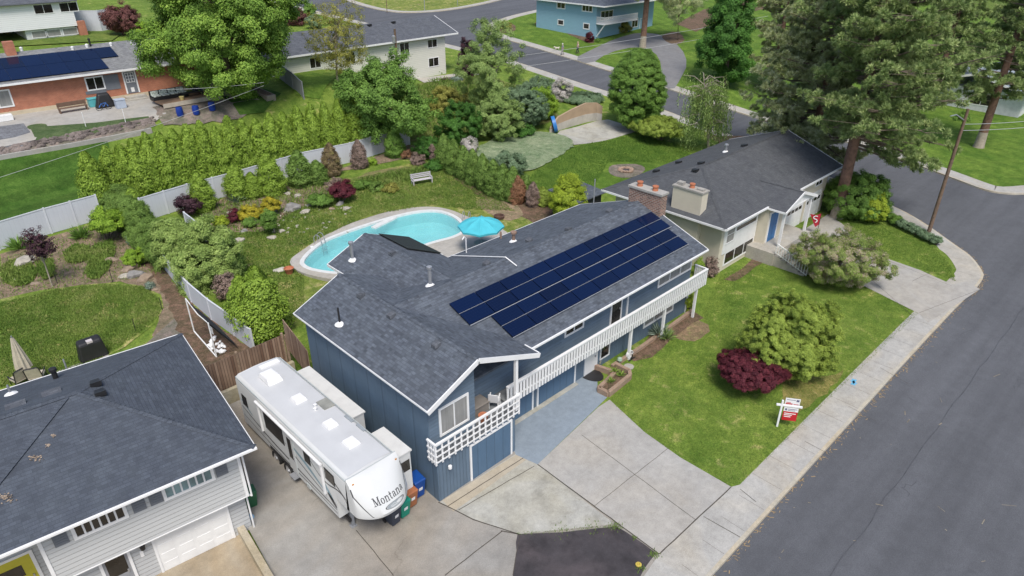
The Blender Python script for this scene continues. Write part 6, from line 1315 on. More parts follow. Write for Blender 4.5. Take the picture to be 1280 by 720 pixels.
for i,(px,py,lab) in enumerate([(226,146,'blue barrel standing in front of the timber deck, left of three'),(246,144,'blue barrel standing in front of the timber deck, middle of three'),(266,139,'blue barrel standing in front of the timber deck, right of three')]):
    q=T(px,py); solo('barrel',MB().lathe(q+V((0,0,.1)),[(.3,0),(.34,.3),(.34,.55),(.3,.85),(.28,.86),(.02,.84)],16),paint('barrel_blue',(.01,.04,.28),.4,.1),lab,'barrel',tuple(q),group='blue barrels',smooth=True)
q=o_+dv*(dl*.28)-dn*2.4+V((0,0,.6)); so=thing('outdoor_sofa','dark garden sofa with pale leaf patterned cushions on the timber deck','sofa',tuple(q)); part('frame',MB().obox(q,dv,dn,-1.8,1.8,-.5,.4,0,.3).obox(q,dv,dn,-1.8,1.8,-.62,-.5,0,.85),M_black,so)
for k in range(4): part('cushion',MB().obox(q,dv,dn,-1.7+k*.87,-.96+k*.87,-.45,-.25,.36,.85),paint('leaf_cushion',(.52,.56,.50),.9,.75,5),so,bevel=.06); part('cushion',MB().obox(q,dv,dn,-1.7+k*.87,-.96+k*.87,-.25,.45,.36,.5),paint('leaf_cushion',(.52,.56,.50),.9,.75,5),so,bevel=.05)
q=o_+dv*(dl*.62)-dn*1.6+V((0,0,.6)); ct_=thing('coffee_table','low dark table on the timber deck before the sofa','table',tuple(q)); part('tabletop',MB().obox(q,dv,dn,-1.1,1.1,-.4,.4,.35,.42),M_black,ct_); part('leg',MB().obox(q,dv,dn,-1.0,-.9,-.35,.35,0,.35).obox(q,dv,dn,.9,1.0,-.35,.35,0,.35),M_black,ct_)
q=o_+dv*(dl*.78)-dn*2.2+V((0,0,.6)); lo=thing('garden_lounger','dark blue reclining chair on the right of the timber deck','chair',tuple(q)); part('seat',MB().obox(q,dv,dn,-.5,.5,-.4,.6,.3,.42),paint('navy_cloth',(.03,.05,.11),.8),lo); part('backrest',MB().hexa([q+V((-.5,.3,.35)),q+V((.5,.3,.35)),q+V((.5,.45,.35)),q+V((-.5,.45,.35))],[q+V((-.5,.8,1.2)),q+V((.5,.8,1.2)),q+V((.5,.95,1.2)),q+V((-.5,.95,1.2))]),paint('navy_cloth',(.03,.05,.11),.8),lo)
q=o_+dv*(dl*.36)-dn*.6+V((0,0,.6)); solo('plant_pot',MB().lathe(q,[(.18,0),(.26,.35),(.2,.36),(.02,.3)],14),paint('yellow_pot',(.6,.5,.2),.6),'yellow pot on the front edge of the timber deck','pot',tuple(q))
# golf pins on the putting green
for px,py,lab in ((108,160,'white golf pin at the right of the putting green'),(105,156,None)):
    if lab: q=T(px,py); solo('golf_pin',MB().tube([q,q+V((0,0,1.5))],.03,6),M_trim,lab,'golf pin',tuple(q))
q=T(158,156); solo('golf_pin',MB().tube([q,q+V((0,0,1.6))],.03,6),M_trim,'white golf pin near the right end of the putting green by the steps','golf pin',tuple(q))
q=lift(8,152); solo('white_crate',MB().box(tuple(q+V((-.9,-.35,0))),tuple(q+V((.6,.35,.55)))),M_trim,'white slatted crate on the terrace at the left picture edge','crate',tuple(q),bevel=.03)
q=lift(30,131.5); 
rq=T(320,112); rb_=thing('raised_planter','long raised timber planter box beside the grey side fence','planter',tuple(rq)); a,b=T(340,127),T(306,112); mb=MB().bar(a+V((0,0,.3)),b+V((0,0,.3)),1.1,.7); part('box',mb,paint('planter_wood',(.3,.25,.21),.85,.2),rb_); mb=MB().bar(a.lerp(b,.05)+V((0,0,.62)),a.lerp(b,.95)+V((0,0,.62)),.9,.1); part('soil',mb,M_mulch,rb_)
# curved rendered wall by the slab and the round blue tub
P=[T(688,166),T(697,163),T(715,157.5),T(731,153),T(745,150.5),T(752,151)]; mb=MB()
tops=[.4,.8,.95,1.0,.95,.85]
for i in range(5):
    a,b=P[i],P[i+1]; d=(b-a); d.z=0; d.normalize(); n=V((-d.y,d.x,0))*.13
    mb.hexa([a-n,a+n,b+n,b-n] if False else [a-n,b-n,b+n,a+n],[a-n+V((0,0,tops[i])),b-n+V((0,0,tops[i+1])),b+n+V((0,0,tops[i+1])),a+n+V((0,0,tops[i]))])
rw=thing('garden_wall','curved tan rendered wall with pale footing behind the concrete slab','wall',tuple(P[2])); part('footing',mb,paint('pale_render',(.50,.47,.42),.9,.15,1.5),rw)
mb=MB()
for i in range(5):
    a,b=P[i]+V((0,0,tops[i])),P[i+1]+V((0,0,tops[i+1])); d=(b-a); d.z=0; d.normalize(); n=V((-d.y,d.x,0))*.10; t0,t1=[.2,.8,1.1,1.35,1.2,.9][i:i+2]
    mb.hexa([a-n,b-n,b+n,a+n],[a-n+V((0,0,t0)),b-n+V((0,0,t1)),b+n+V((0,0,t1)),a+n+V((0,0,t0))])
part('upper_wall',mb,paint('tan_render',(.42,.31,.21),.9,.12,1.),rw)
q=T(693,165); n=22; mb=MB()
ax=V((.75,-.62,.25)).normalized(); s1=ax.cross(V((0,0,1))).normalized(); s2=s1.cross(ax)
for d,r in ((-.25,.85),(-.25,.95),(.15,.95),(.15,.82),(-.1,.78),(-.15,.05)):
    for k in range(n): t=2*PI*k/n; mb.v.append(tuple(q+V((0,0,.9))+ax*d+(s1*math.cos(t)+s2*math.sin(t))*r))
for i in range(5):
    for k in range(n): mb.f.append((i*n+k,i*n+(k+1)%n,(i+1)*n+(k+1)%n,(i+1)*n+k))
solo('paddling_tub',mb,paint('tub_blue',(.03,.18,.5),.4,.15),'round blue tub propped up at the left end of the tan wall','tub',tuple(q),smooth=True)
# ================= poles and wires
M_pole=paint('pole_wood',(.17,.115,.08),.9,.3,5); M_wire=paint('wire_grey',(.42,.43,.44),.5,.1)
def pole(px,py,hh,label,arm=None,r=.15):
    q=T(px,py); p=thing('utility_pole',label,'utility pole',tuple(q)); part('shaft',MB().tube([q-V((0,0,.3)),q+V((0,0,hh*.5)),q+V((0,0,hh))],[r*1.1,r*.95,r*.75],12),M_pole,p,smooth=True); return p,q
p1,q1=pole(1161,290,10.5,'tall brown wooden utility pole at the street corner by the low hedge'); part('lamp_arm',MB().tube([q1+V((0,0,9.6)),q1+V((-1.2,.4,10.2)),q1+V((-2.0,.6,10.2))],.04,6),M_galv,p1)
g=onY(496,72,73.5); q=ground((g.x,g.y)); p2=thing('utility_pole','wooden utility pole between the leafy tree and the long pale house','utility pole',tuple(q)); zt2=onY(494,36,g.y).z; part('shaft',MB().tube([q,V((q.x,q.y,zt2))],[.17,.13],10),M_pole,p2,smooth=True); part('transformer',MB().lathe((q.x-.3,q.y-.1,zt2-1.6),[(.2,0),(.22,.8),(.05,.9)],10),M_galv,p2)
for px,py,hh,lab in ((484,16,7,'thin dark pole on the lawn strip along the top street'),(531,14,5,'short pale sign post on the top street lawn, left one'),(572,7,4.,'short pale post on the top street lawn, right one')):
    q=T(px,py); solo('street_post',MB().tube([q,q+V((0,0,hh))],.07,8),M_pole if hh>6 else M_galv,lab,'post',tuple(q))
def wire(a,b,sag,label,r=.02):
    r*=.7; pts=[a.lerp(b,k/24)-V((0,0,sag*4*(k/24)*(1-k/24))) for k in range(25)]; return solo('overhead_wire',MB().tube(pts,r,4),M_wire,label,'wire',tuple(a))
def at(px,py,z): return G(px,py,z)
w0=V((q1.x,q1.y,9.3))
wire(w0,at(1400,133,7.5),.4,'upper of two pale wires running right from the corner utility pole',.028); wire(w0-V((0,0,.5)),at(1400,141,7.0),.4,'lower of two pale wires running right from the corner utility pole',.028)
zt=V((p2.location.x,p2.location.y,zt2-.4))
wire(at(640,85,7.2),at(965,32,9.0),.3,'pale wire crossing the street and the circular drive, lower one',.03); wire(at(640,71,7.6),at(960,20,9.4),.3,'pale wire crossing the street and the drive, upper one',.03)
wire(at(-20,228,5.2),at(330,107,8.5),.2,'thin pale wire over the hedge toward the brick house',.022); wire(at(200,112,9.5),at(330,103,9.0),.15,'thin wire in front of the timber deck',.022)
# ================= people and a dog
def person(name,label,q,face,shirt,legs,hair,stride,par_cat='person'):
    P=thing('person',label,'person',tuple(q)); c,s=math.cos(face),math.sin(face)
    L=lambda x,y,z: (x*c-y*s,x*s+y*c,z)   # x forward
    J={'pelvis':(0,0,.93),'chest':(.01,0,1.22),'neck':(.02,0,1.46),'head0':(.03,0,1.55),'head1':(.04,0,1.72),
       'hl':(0,.09,.9),'kl':(stride*.5,.10,.5),'al':(stride*.35-.05,.10,.08),'tl':(stride*.35+.14,.11,.04),
       'hr':(0,-.09,.9),'kr':(-stride*.15,-.10,.5),'ar':(-stride*.6,-.10,.1),'tr':(-stride*.6+.16,-.11,.04),
       'sl':(.01,.18,1.42),'el':(-.08,.25,1.14),'wl':(.10,.24,.92),'sr':(.01,-.18,1.42),'er':(.0,-.25,1.14),'wr':(.2,-.22,1.0)}
    E=[('pelvis','chest'),('chest','neck'),('neck','head0'),('head0','head1'),('pelvis','hl'),('hl','kl'),('kl','al'),('al','tl'),('pelvis','hr'),('hr','kr'),('kr','ar'),('ar','tr'),('neck','sl'),('sl','el'),('el','wl'),('neck','sr'),('sr','er'),('er','wr')]
    R={'pelvis':.15,'chest':.15,'neck':.06,'head0':.085,'head1':.09,'hl':.10,'kl':.065,'al':.045,'tl':.04,'hr':.10,'kr':.065,'ar':.045,'tr':.04,'sl':.075,'el':.045,'wl':.035,'sr':.075,'er':.045,'wr':.035}
    def skin(nm,keys,edges,mat,grow=0.):
        ks=list(keys); me=bpy.data.meshes.new(nm); me.from_pydata([L(*J[k]) for k in ks],[(ks.index(a),ks.index(b)) for a,b in edges],[]); o=bpy.data.objects.new(nm,me); COL.objects.link(o); md=o.modifiers.new('skin','SKIN'); 
        for i,k in enumerate(ks): me.skin_vertices[0].data[i].radius=(R[k]+grow,)*2
        me.skin_vertices[0].data[0].use_root=True; sb_=o.modifiers.new('sub','SUBSURF'); sb_.levels=1; sb_.render_levels=2; me.materials.append(mat); o.parent=P; return o
    sk=paint('skin_tone',(.45,.28,.2),.6,.05)
    skin('body',J.keys(),E,sk)
    skin('shirt',['chest','pelvis','neck','sl','el','sr','er'],[('pelvis','chest'),('chest','neck'),('neck','sl'),('sl','el'),('neck','sr'),('sr','er')],shirt,.018)
    skin('trousers',['pelvis','hl','kl','al','hr','kr','ar'],[('pelvis','hl'),('hl','kl'),('kl','al'),('pelvis','hr'),('hr','kr'),('kr','ar')],legs,.02)
    hm=MB().lathe(V(q)+V(L(.02,0,1.66)),[(.115,-.03),(.122,.05),(.1,.12),(.05,.16),(.0,.165)],14); part('hair',hm,hair,P,smooth=True)
    sh=MB()
    for k in ('tl','tr'):
        x,y,z=J[k]; a=V(q)+V(L(x-.19,y,.0)); b=V(q)+V(L(x+.06,y,.0)); sh.bar(a+V((0,0,.05)),b+V((0,0,.04)),.11,.09)
    part('shoes',sh,M_black,P); return P
q=T(722,66.5); person('person','person in pale top and dark trousers walking on the far pavement',q,2.6,paint('shirt_pale',(.55,.42,.36),.8),paint('trousers_dark',(.03,.035,.05),.8),paint('hair_fair',(.5,.38,.25),.7),.45)
q=T(703,68.5); person('person','person in grey clothes with small pale dog on the far verge',q,2.7,paint('shirt_grey',(.28,.29,.32),.8),paint('trousers_khaki',(.34,.33,.3),.8),paint('cap_pale',(.6,.6,.55),.7),.5)
dq=T(696.5,63); dg=thing('dog','small pale dog walking left of the person in grey','dog',tuple(dq)); me=bpy.data.meshes.new('body')
DV=[(0,0,.40),(.30,0,.43),(.42,0,.55),(.55,0,.58),(.68,0,.55),(-.25,0,.42),(-.42,0,.58),(.27,.08,.2),(.30,.08,.02),(.27,-.08,.2),(.22,-.08,.02),(-.22,.08,.24),(-.30,.08,.14),(-.26,.08,.02),(-.22,-.08,.24),(-.28,-.08,.14),(-.22,-.08,.02),(.50,.05,.68),(.50,-.05,.68)]
DE=[(0,1),(1,2),(2,3),(3,4),(0,5),(5,6),(1,7),(7,8),(1,9),(9,10),(5,11),(11,12),(12,13),(5,14),(14,15),(15,16),(3,17),(3,18)]
DR=[.13,.13,.09,.08,.04,.11,.025,.045,.03,.045,.03,.06,.035,.03,.06,.035,.03,.025,.025]
c,s=math.cos(2.7),math.sin(2.7); me.from_pydata([(x*c-y*s,x*s+y*c,z) for x,y,z in DV],DE,[]); o=bpy.data.objects.new('body',me); COL.objects.link(o); o.modifiers.new('skin','SKIN')
for i,r in enumerate(DR): me.skin_vertices[0].data[i].radius=(r,r)
me.skin_vertices[0].data[0].use_root=True; o.modifiers.new('sub','SUBSURF').render_levels=2; me.materials.append(paint('dog_fur',(.6,.56,.48),.9,.3,8)); o.parent=dg
# ================= vegetation
HV=V((CF.x,CF.y,0)).normalized()
def upt(q,px,py): return onP(px,py,q,HV)          # point above/beside q on the vertical plane facing the photographer's side
def depth(p): return (V(p)-CC).dot(CF)
def rnd(n): 
    a=RNG.normal(size=(n,3)); return a/np.linalg.norm(a,axis=1)[:,None]
def leaf_mesh(name,c,nr,size,tint,mat,parent=None,aspect=.62,off=V((0,0,0)),axis=None,tri=False):
    c=np.asarray(c,float)-np.array(off); n=len(c); size=np.broadcast_to(np.asarray(size,float),(n,))
    nr=nr/np.maximum(np.linalg.norm(nr,axis=1),1e-6)[:,None]
    a=RNG.normal(size=(n,3)) if axis is None else np.asarray(axis,float)
    t=a-(a*nr).sum(1)[:,None]*nr; t/=np.maximum(np.linalg.norm(t,axis=1),1e-6)[:,None]; b=np.cross(nr,t)
    l=(size*.5)[:,None]; w=l*aspect
    v=np.stack([c-t*l,c+b*w+nr*l*.12,c+t*l,c-b*w+nr*l*.12],1).reshape(-1,3).astype(np.float32)
    me=bpy.data.meshes.new(name); me.vertices.add(4*n); me.vertices.foreach_set('co',v.ravel()); me.loops.add(4*n); me.loops.foreach_set('vertex_index',np.arange(4*n,dtype=np.int32)); me.polygons.add(n)
    me.polygons.foreach_set('loop_start',np.arange(0,4*n,4,dtype=np.int32)); me.update(calc_edges=True)
    at=me.attributes.new('tint','FLOAT','FACE'); at.data.foreach_set('value',np.clip(tint,0,1).astype(np.float32)); me.materials.append(mat)
    o=bpy.data.objects.new(name,me); COL.objects.link(o)
    if parent: o.parent=parent
    return o
def clumpcloud(cc,outd,cr,per,size,jit=.55,upb=.45,squash=.8):
    n=len(cc); d=rnd(n*per); d[:,2]*=squash; r=cr*(RNG.uniform(.3,1,(n*per,1))**.7)*np.where(RNG.uniform(0,1,(n*per,1))<.12,1.35,1.)
    if hasattr(cr,'__len__'): r=np.repeat(np.asarray(cr),per)[:,None]*(RNG.uniform(.35,1,(n*per,1))**.7)
    p=np.repeat(cc,per,axis=0)+d*r; nr=d*.6+np.repeat(outd,per,axis=0)*.55+np.array([0,0,upb])+RNG.normal(size=(n*per,3))*jit*.6
    tint=np.repeat(RNG.uniform(.15,.85,n),per)*.55+RNG.uniform(0,1,n*per)*.45; return p,nr,size*RNG.uniform(.7,1.3,n*per),tint
def crown_pts(c,R,cr,dens=1.5,inner=.45,shape=None,gap=-9,seed=0,lump=.16):
    c=np.array(c); R=np.array(R); area=4*PI*((R[0]*R[1])**1.6/3+(R[0]*R[2])**1.6/3+(R[1]*R[2])**1.6/3)**(1/1.6)
    n=max(8,int(area/(PI*cr*cr)*dens)); d=rnd(n); rho=inner+(1-inner)*RNG.uniform(0,1,n)**.45
    a=np.random.default_rng(seed).uniform(0,6,6)
    lm=1+lump*(np.sin(3.1*d[:,0]*2+a[0])*np.sin(2.7*d[:,1]*2+a[1])+.7*np.sin(4*d[:,2]+a[2]+2*d[:,0]))
    q=d*rho[:,None]*lm[:,None]
    if shape=='cone': t=(q[:,2]+1)/2; k=np.clip(1.18-.95*t,.12,1.2); q[:,0]*=k;q[:,1]*=k
    if shape=='egg': t=(q[:,2]+1)/2; k=np.clip(1.12-.42*t,.3,1.2); q[:,0]*=k;q[:,1]*=k
    if shape=='dome': q[:,2]=np.where(q[:,2]<0,q[:,2]*.35,q[:,2])
    g=np.sin(2.3*q[:,0]*2+a[3])*np.sin(2.1*q[:,1]*2+a[4])+np.sin(3*q[:,2]+a[5]); keep=g>gap
    q=q[keep]; d=d[keep]; return c+q*R,d
def crown(name,parent,c,R,cr,size,mat,cover=2.6,dens=1.5,off=None,**k):
    cr=cr*.8; size=size*.52; R=[max(.55*r,r-.6*cr) for r in R]
    cc,d=crown_pts(c,R,cr,dens,**k); per=max(8,int(4*PI*cr*cr*cover/(size*size*.5)/2.4)); 
    p,nr,s,t=clumpcloud(cc,d,cr,per,size); return leaf_mesh(name,p,nr,s,t,mat,parent,off=off if off is not None else (rootloc(parent) if parent else V((0,0,0)))),cc
M_bark=paint('bark',(.16,.125,.095),.95,.35,4,bmp=.5); M_barkp=paint('bark_pine',(.20,.115,.08),.95,.4,3,bmp=.6); M_barkw=paint('bark_pale',(.36,.31,.25),.9,.25,4)
LM=dict(
 maple=leafmat('leaf_bright',[(0.077,0.143,0.022),(0.200,0.344,0.053),(0.428,0.603,0.107)]),
 lime=leafmat('leaf_lime',[(0.102,0.181,0.017),(0.255,0.412,0.040),(0.453,0.642,0.081)]),
 dark=leafmat('leaf_dark',[(0.030,0.085,0.015),(0.080,0.202,0.035),(0.149,0.337,0.058)]),
 mid=leafmat('leaf_mid',[(0.062,0.126,0.022),(0.158,0.284,0.052),(0.283,0.467,0.097)]),
 olive=leafmat('leaf_olive',[(0.121,0.121,0.024),(0.304,0.304,0.067),(0.492,0.476,0.122)]),
 willow=leafmat('leaf_willow',[(0.105,0.156,0.044),(0.251,0.362,0.105),(0.428,0.564,0.188)]),
 arb=leafmat('leaf_arborvitae',[(0.098,0.164,0.020),(0.251,0.378,0.049),(0.437,0.606,0.098)]),
 arbd=leafmat('leaf_arborvitae_deep',[(0.068,0.122,0.022),(0.170,0.279,0.057),(0.315,0.463,0.113)]),
 jun=leafmat('leaf_juniper',[(0.116,0.181,0.040),(0.293,0.410,0.105),(0.567,0.693,0.228)]),
 gold=leafmat('leaf_gold',[(0.114,0.169,0.014),(0.321,0.420,0.038),(0.552,0.665,0.070)]),
 brown=leafmat('leaf_brown',[(0.092,0.073,0.040),(0.232,0.169,0.095),(0.259,0.259,0.065)],trans=.1),
 rust=leafmat('leaf_rust',[(0.109,0.054,0.030),(0.290,0.145,0.077),(0.404,0.249,0.143)],trans=.1),
 burg=leafmat('leaf_burgundy',[(0.027,0.007,0.010),(0.109,0.019,0.032),(0.249,0.056,0.069)],trans=.15),
 purple=leafmat('leaf_purple',[(0.021,0.010,0.018),(0.063,0.029,0.040),(0.140,0.063,0.078)],trans=.15),
 redm=leafmat('leaf_red_maple',[(0.062,0.027,0.023),(0.172,0.068,0.062),(0.302,0.151,0.129)],trans=.2),
 crab=leafmat('leaf_crab',[(.13,.20,.04),(.20,.29,.06),(.28,.36,.09),(.46,.36,.28),(.68,.52,.50)]),
 yel=leafmat('leaf_yellow_flower',[(0.120,0.170,0.020),(0.420,0.360,0.030),(0.600,0.500,0.040)],trans=.1),
 white=leafmat('leaf_white_flower',[(0.126,0.179,0.053),(0.525,0.483,0.462),(0.714,0.672,0.651)],trans=.1),
 bush=leafmat('leaf_bush',[(0.114,0.170,0.023),(0.294,0.389,0.066),(0.516,0.636,0.137)]),
 pine=leafmat('needle_pine',[(0.092,0.152,0.054),(0.282,0.386,0.130),(0.605,0.672,0.301)],.7,.15),
 pined=leafmat('needle_pine_dark',[(0.143,0.181,0.071),(0.422,0.481,0.213),(0.640,0.672,0.490)],.7,.15),
 sage=leafmat('leaf_sage',[(0.072,0.122,0.064),(0.183,0.275,0.149),(0.323,0.435,0.267)]),
 blue=leafmat('leaf_blue_green',[(0.076,0.108,0.082),(0.202,0.273,0.212),(0.397,0.472,0.384)]),
 twig=leafmat('twig',[(0.092,0.066,0.053),(0.232,0.169,0.137),(0.389,0.285,0.246)],.9,0))
def trunk_limbs(parent,q,top,r,ends,mat=M_bark,bend=.2):
    q=V(q);top=V(top); mb=MB(); m=q.lerp(top,.5)+V((random.uniform(-bend,bend),random.uniform(-bend,bend),0)); mb.tube([q-V((0,0,.2)),q+V((0,0,.3)),m,top],[r*1.3,r,r*.8,r*.35],10)
    for e in ends:
        e=V(tuple(e)); f=random.uniform(.35,.9); a=q.lerp(m,f*2) if f<.5 else m.lerp(top,f*2-1); mid=a.lerp(e,.5)+V((0,0,(e-a).length*.12)); mb.tube([a,mid,e],[r*.4,r*.25,r*.08],6)
    return part('trunk',mb,mat,parent,smooth=True)
def ellip_px(q,bb,ratio=1.):
    """crown centre and radii for a photo bbox, standing over the ground point q"""
    x0,y0,x1,y1=bb; c=upt(q,(x0+x1)/2,(y0+y1)/2); w=depth(c); rx=(x1-x0)/2*w/F; e=math.asin(min(1,(CH-c.z)/(c-CC).length)); hm=(y1-y0)/2*w/F
    v=hm*hm-(rx*ratio*math.sin(e))**2; rz=math.sqrt(max(v,(hm*.45)**2))/math.cos(e); return c,(rx,rx*ratio,rz)
def tree(name,label,base,bb,mat,size,cr,trunk=.22,cover=2.4,dens=1.5,cat='tree',group=None,bark=None,limbs=10,**k):
    q=T(*base); t=thing(name,label,cat,tuple(q),group); c,R=ellip_px(q,bb); o,cc=crown('crown',t,c,R,cr,size,LM[mat],cover,dens,**k)
    ends=cc[RNG.choice(len(cc),min(limbs,len(cc)),replace=False)]; trunk_limbs(t,q,V(c)+V((0,0,R[2]*.55)),trunk,ends,bark or M_bark); return t,c,R
def shrub(name,label,base,bb,mat,size,cr,cover=2.6,dens=1.6,cat='shrub',group=None,stem=True,**k):
    q=T(*base); t=thing(name,label,cat,tuple(q),group); c,R=ellip_px(q,bb); o,cc=crown('foliage',t,c,R,cr,size,LM[mat],cover,dens,**k)
    if stem:
        mb=MB()
        for e in cc[RNG.choice(len(cc),min(7,len(cc)),replace=False)]: mb.tube([q-V((0,0,.1)),V(q).lerp(V(tuple(e)),.55)+V((0,0,.1)),V(tuple(e))],[.05,.035,.012],5)
        part('stem',mb,M_bark,t)
    return t
# ---- broadleaf trees
tree('maple_tree','big bright green spreading tree beside the red brick house at the top left',(292,124),(182,-56,366,112),'maple',.40,1.15,.38,2.8,1.7,seed=3,lump=.2,limbs=16)
tree('sapling_tree','thin olive yellow sapling with see through crown before the long pale house',(422,108),(382,-6,462,98),'olive',.26,.42,.14,.55,1.1,inner=.1,seed=5,limbs=22,bark=M_barkw)
tree('cherry_tree','bright leafy tree with upright shoots behind the right end of the tall hedge',(480,186),(416,62,548,180),'mid',.36,.72,.22,2.0,1.35,shape='egg',gap=-1.2,seed=8,lump=.24)
tree('birch_tree','pale feathery tree left of the far street corner',(612,152),(568,30,658,138),'willow',.26,.62,.16,1.5,1.35,gap=-1.1,seed=9,lump=.22,bark=M_barkw,limbs=14)
tree('hornbeam_tree','dense dark egg shaped tree beside the concrete slab at the far street',(797,163),(756,60,838,160),'mid',.24,.5,.2,3.0,2.0,shape='egg',seed=12,lump=.07,inner=.6)
tree('linden_tree','tall dark green tree on the far lawn behind the street',(906,106),(872,-28,950,106),'dark',.42,.95,.28,2.6,1.6,shape='egg',seed=14,lump=.15)
tree('red_maple_tree','dark reddish purple tree above the brick house roof',(160,44),(130,4,176,44),'redm',.36,.6,.2,2.4,1.6,seed=15)
tree('ash_tree','green tree at the top left corner of the picture',(30,42),(-40,-40,46,36),'olive',.4,.9,.25,2.2,1.4,seed=16)
tree('crab_apple_tree','blossoming crab apple with pink and green crown by the cream house steps',(1048,352),(992,282,1108,362),'crab',.15,.34,.12,1.9,1.5,shape='dome' if False else None,seed=18,lump=.2,gap=-1.15,limbs=18)
tree('purple_plum_tree','small purple leaved sapling in the neighbour bed',(66,359),(28,280,66,330),'purple',.2,.22,.05,.9,1.4,seed=20,limbs=14,bark=M_barkw,inner=.1)
tree('topiary_tree','little clipped round tree in the pool garden rockery',(344,294),(322,262,347,286),'mid',.14,.25,.05,2.4,1.6,seed=21,limbs=5,bark=M_barkw)
tree('pine_sapling','slender grey green tree on the mulch circle by the far drive',(847,50),(815,-30,885,26),'pined',.3,.7,.16,1.2,1.2,seed=22,gap=-.8)
# distant crowns just showing at the top edge
for base,bb,mt,lab in [((330,20),(312,-8,342,16),'maple','small green tree at the top behind the big spreading tree'),((365,30),(340,8,386,36),'redm','reddish shrub beyond the big spreading tree'),((378,22),(376,2,396,24),'mid','narrow green shrub at the top beside the olive sapling'),((395,36),(382,18,402,36),'sage','pale sage shrub behind the olive sapling')]:
    shrub('shrub',lab,base,bb,mt,.34,.5,seed=sum(map(ord,lab))%99)
# ---- arborvitae: prototypes then copies
def column(name,label,mat,hgt,rad,n,size,taper=.75,group=None,seed=0,blob=.12,cat='arborvitae'):
    t=thing(name,label,cat,(0,0,0),group); a=np.random.default_rng(seed).uniform(0,6,8)
    nc=170; z=RNG.uniform(.03,.97,nc); ph=RNG.uniform(0,2*PI,nc); P_=lambda z:np.where(z<.12,.78+z*1.8,np.where(z<.42,1.,np.clip(1-((z-.42)/.58)**1.35,.004,1)**.85))
    r=rad*P_(z)*.80*(1+.12*np.sin(ph*3+z*9+a[0])); cc=np.stack([r*np.cos(ph),r*np.sin(ph),z*hgt*.97],1); od=np.stack([np.cos(ph),np.sin(ph),.2+0*ph],1)
    p,nr,s_,tint=clumpcloud(cc,od,.26*np.sqrt(P_(z)),n//nc,size,.4,.25,1.25); z2=RNG.uniform(.02,.95,n//5); ph2=RNG.uniform(0,2*PI,n//5); r2=rad*P_(z2)*.78
    p=np.concatenate([p,np.stack([r2*np.cos(ph2),r2*np.sin(ph2),z2*hgt],1)]); nr=np.concatenate([nr,np.stack([np.cos(ph2),np.sin(ph2),0*ph2],1)]); s_=np.concatenate([s_,np.full(n//5,size*1.8)]); tint=np.concatenate([tint,RNG.uniform(0,.6,n//5)])
    m_=len(p); ax=np.stack([0*p[:,0],0*p[:,0],np.ones(m_)],1)+RNG.normal(size=(m_,3))*.45
    leaf_mesh('foliage',p,nr,s_,tint,LM[mat],t,aspect=.6,axis=ax)
    part('trunk',MB().tube([(0,0,-.2),(0,0,hgt*.55)],[.10,.04],6),M_barkw,t); return t
ORD='first second third fourth fifth sixth seventh eighth ninth tenth eleventh twelfth thirteenth fourteenth fifteenth sixteenth seventeenth eighteenth nineteenth twentieth twenty-first twenty-second'.split()
def note(r): KIDS[r.name]=list(r.children); return r
protos=[note(column('arborvitae','x','arb',4.,.9,11000,.105,seed=i)) for i in range(4)]
# prototypes are unit high; a placed tree is a copy with its own size
used=set()
def place(i,q,hgt,w,label,group=None,mat=None):
    p=protos[i%4]; rz=random.uniform(0,6.28)
    w/=1.8; hgt/=4.
    if i%4 not in used: used.add(i%4); r=p; r.location=q; r.rotation_euler=(0,0,rz); r.scale=(w,w,hgt)
    else: r=dup(p,q,rz,(w,w,hgt))
    r['label']=label; 
    if group: r['group']=group
    elif 'group' in r: del r['group']
    if mat:
        for c in r.children:
            if c.name.startswith('foliage'): c.data=c.data.copy(); c.data.materials[0]=LM[mat]
    return r
def hfor(q,py,px=None): 
    p=CC+(V(q)-CC); return max(.5,upt(q,(px if px is not None else 640),py).z-q[2])
n=20
for i in range(n):
    f=i/(n-1); bx,by_=150+(462-150)*f,252-64*f; q=T(bx,by_); tp=181-66*f**.9+random.uniform(-7,6); hh=upt(q,bx-6,tp).z-q.z
    place(i,q,hh,random.uniform(2.1,2.6),f'{ORD[i]} arborvitae from the left in the tall hedge behind the white fence','tall arborvitae hedge')
q=T(127,262); place(1,q,upt(q,118,186).z-q.z,2.5,'broad free standing arborvitae at the left end of the tall hedge','tall arborvitae hedge')
for k,(bx,by_,tp,w,lab,mt) in enumerate([(172,273,234,1.5,'small arborvitae left of the fence corner by the juniper hedge',None),(256,262,214,1.75,'narrow arborvitae beside the purple shrub at the white fence',None),(299,249,204,1.8,'bright arborvitae in the rockery left of the darker pair',None),(318,246,214,1.5,'lower arborvitae squeezed between two taller ones at the fence',None),(341,242,189,2.1,'tallest arborvitae in front of the white fence',None),(377,232,186,2.0,'broad arborvitae at the middle of the white fence','arbd'),(398,229,199,1.6,'short arborvitae right of the broad one at the fence','arbd'),(416,219,177,1.5,'half brown arborvitae with bare top before the white fence','brown'),(450,210,173,1.35,'dead looking brown arborvitae before the white fence','twig'),(494,196,158,1.7,'deep green ivy clad arborvitae at the right end of the white fence','mid')]):
    q=T(bx,by_); place(k+2,q,upt(q,bx-2,tp).z-q.z,w*1.25,lab,None,mt)
hedge2=[(556,210,165),(568,217,172),(580,223,180),(592,230,184),(604,237,190),(617,243,197),(629,248,203),(641,251,206)]
for k,(bx,by_,tp) in enumerate(hedge2):
    q=T(bx,by_); place(k,q,upt(q,bx,tp).z-q.z,random.uniform(1.7,2.0),f'{ORD[k]} arborvitae from the back in the right hand garden hedge','right garden hedge','arbd')
q=T(647,254); place(0,q,upt(q,646,218).z-q.z,1.6,'rust brown dying conifer in the right hand garden hedge',None,'rust')
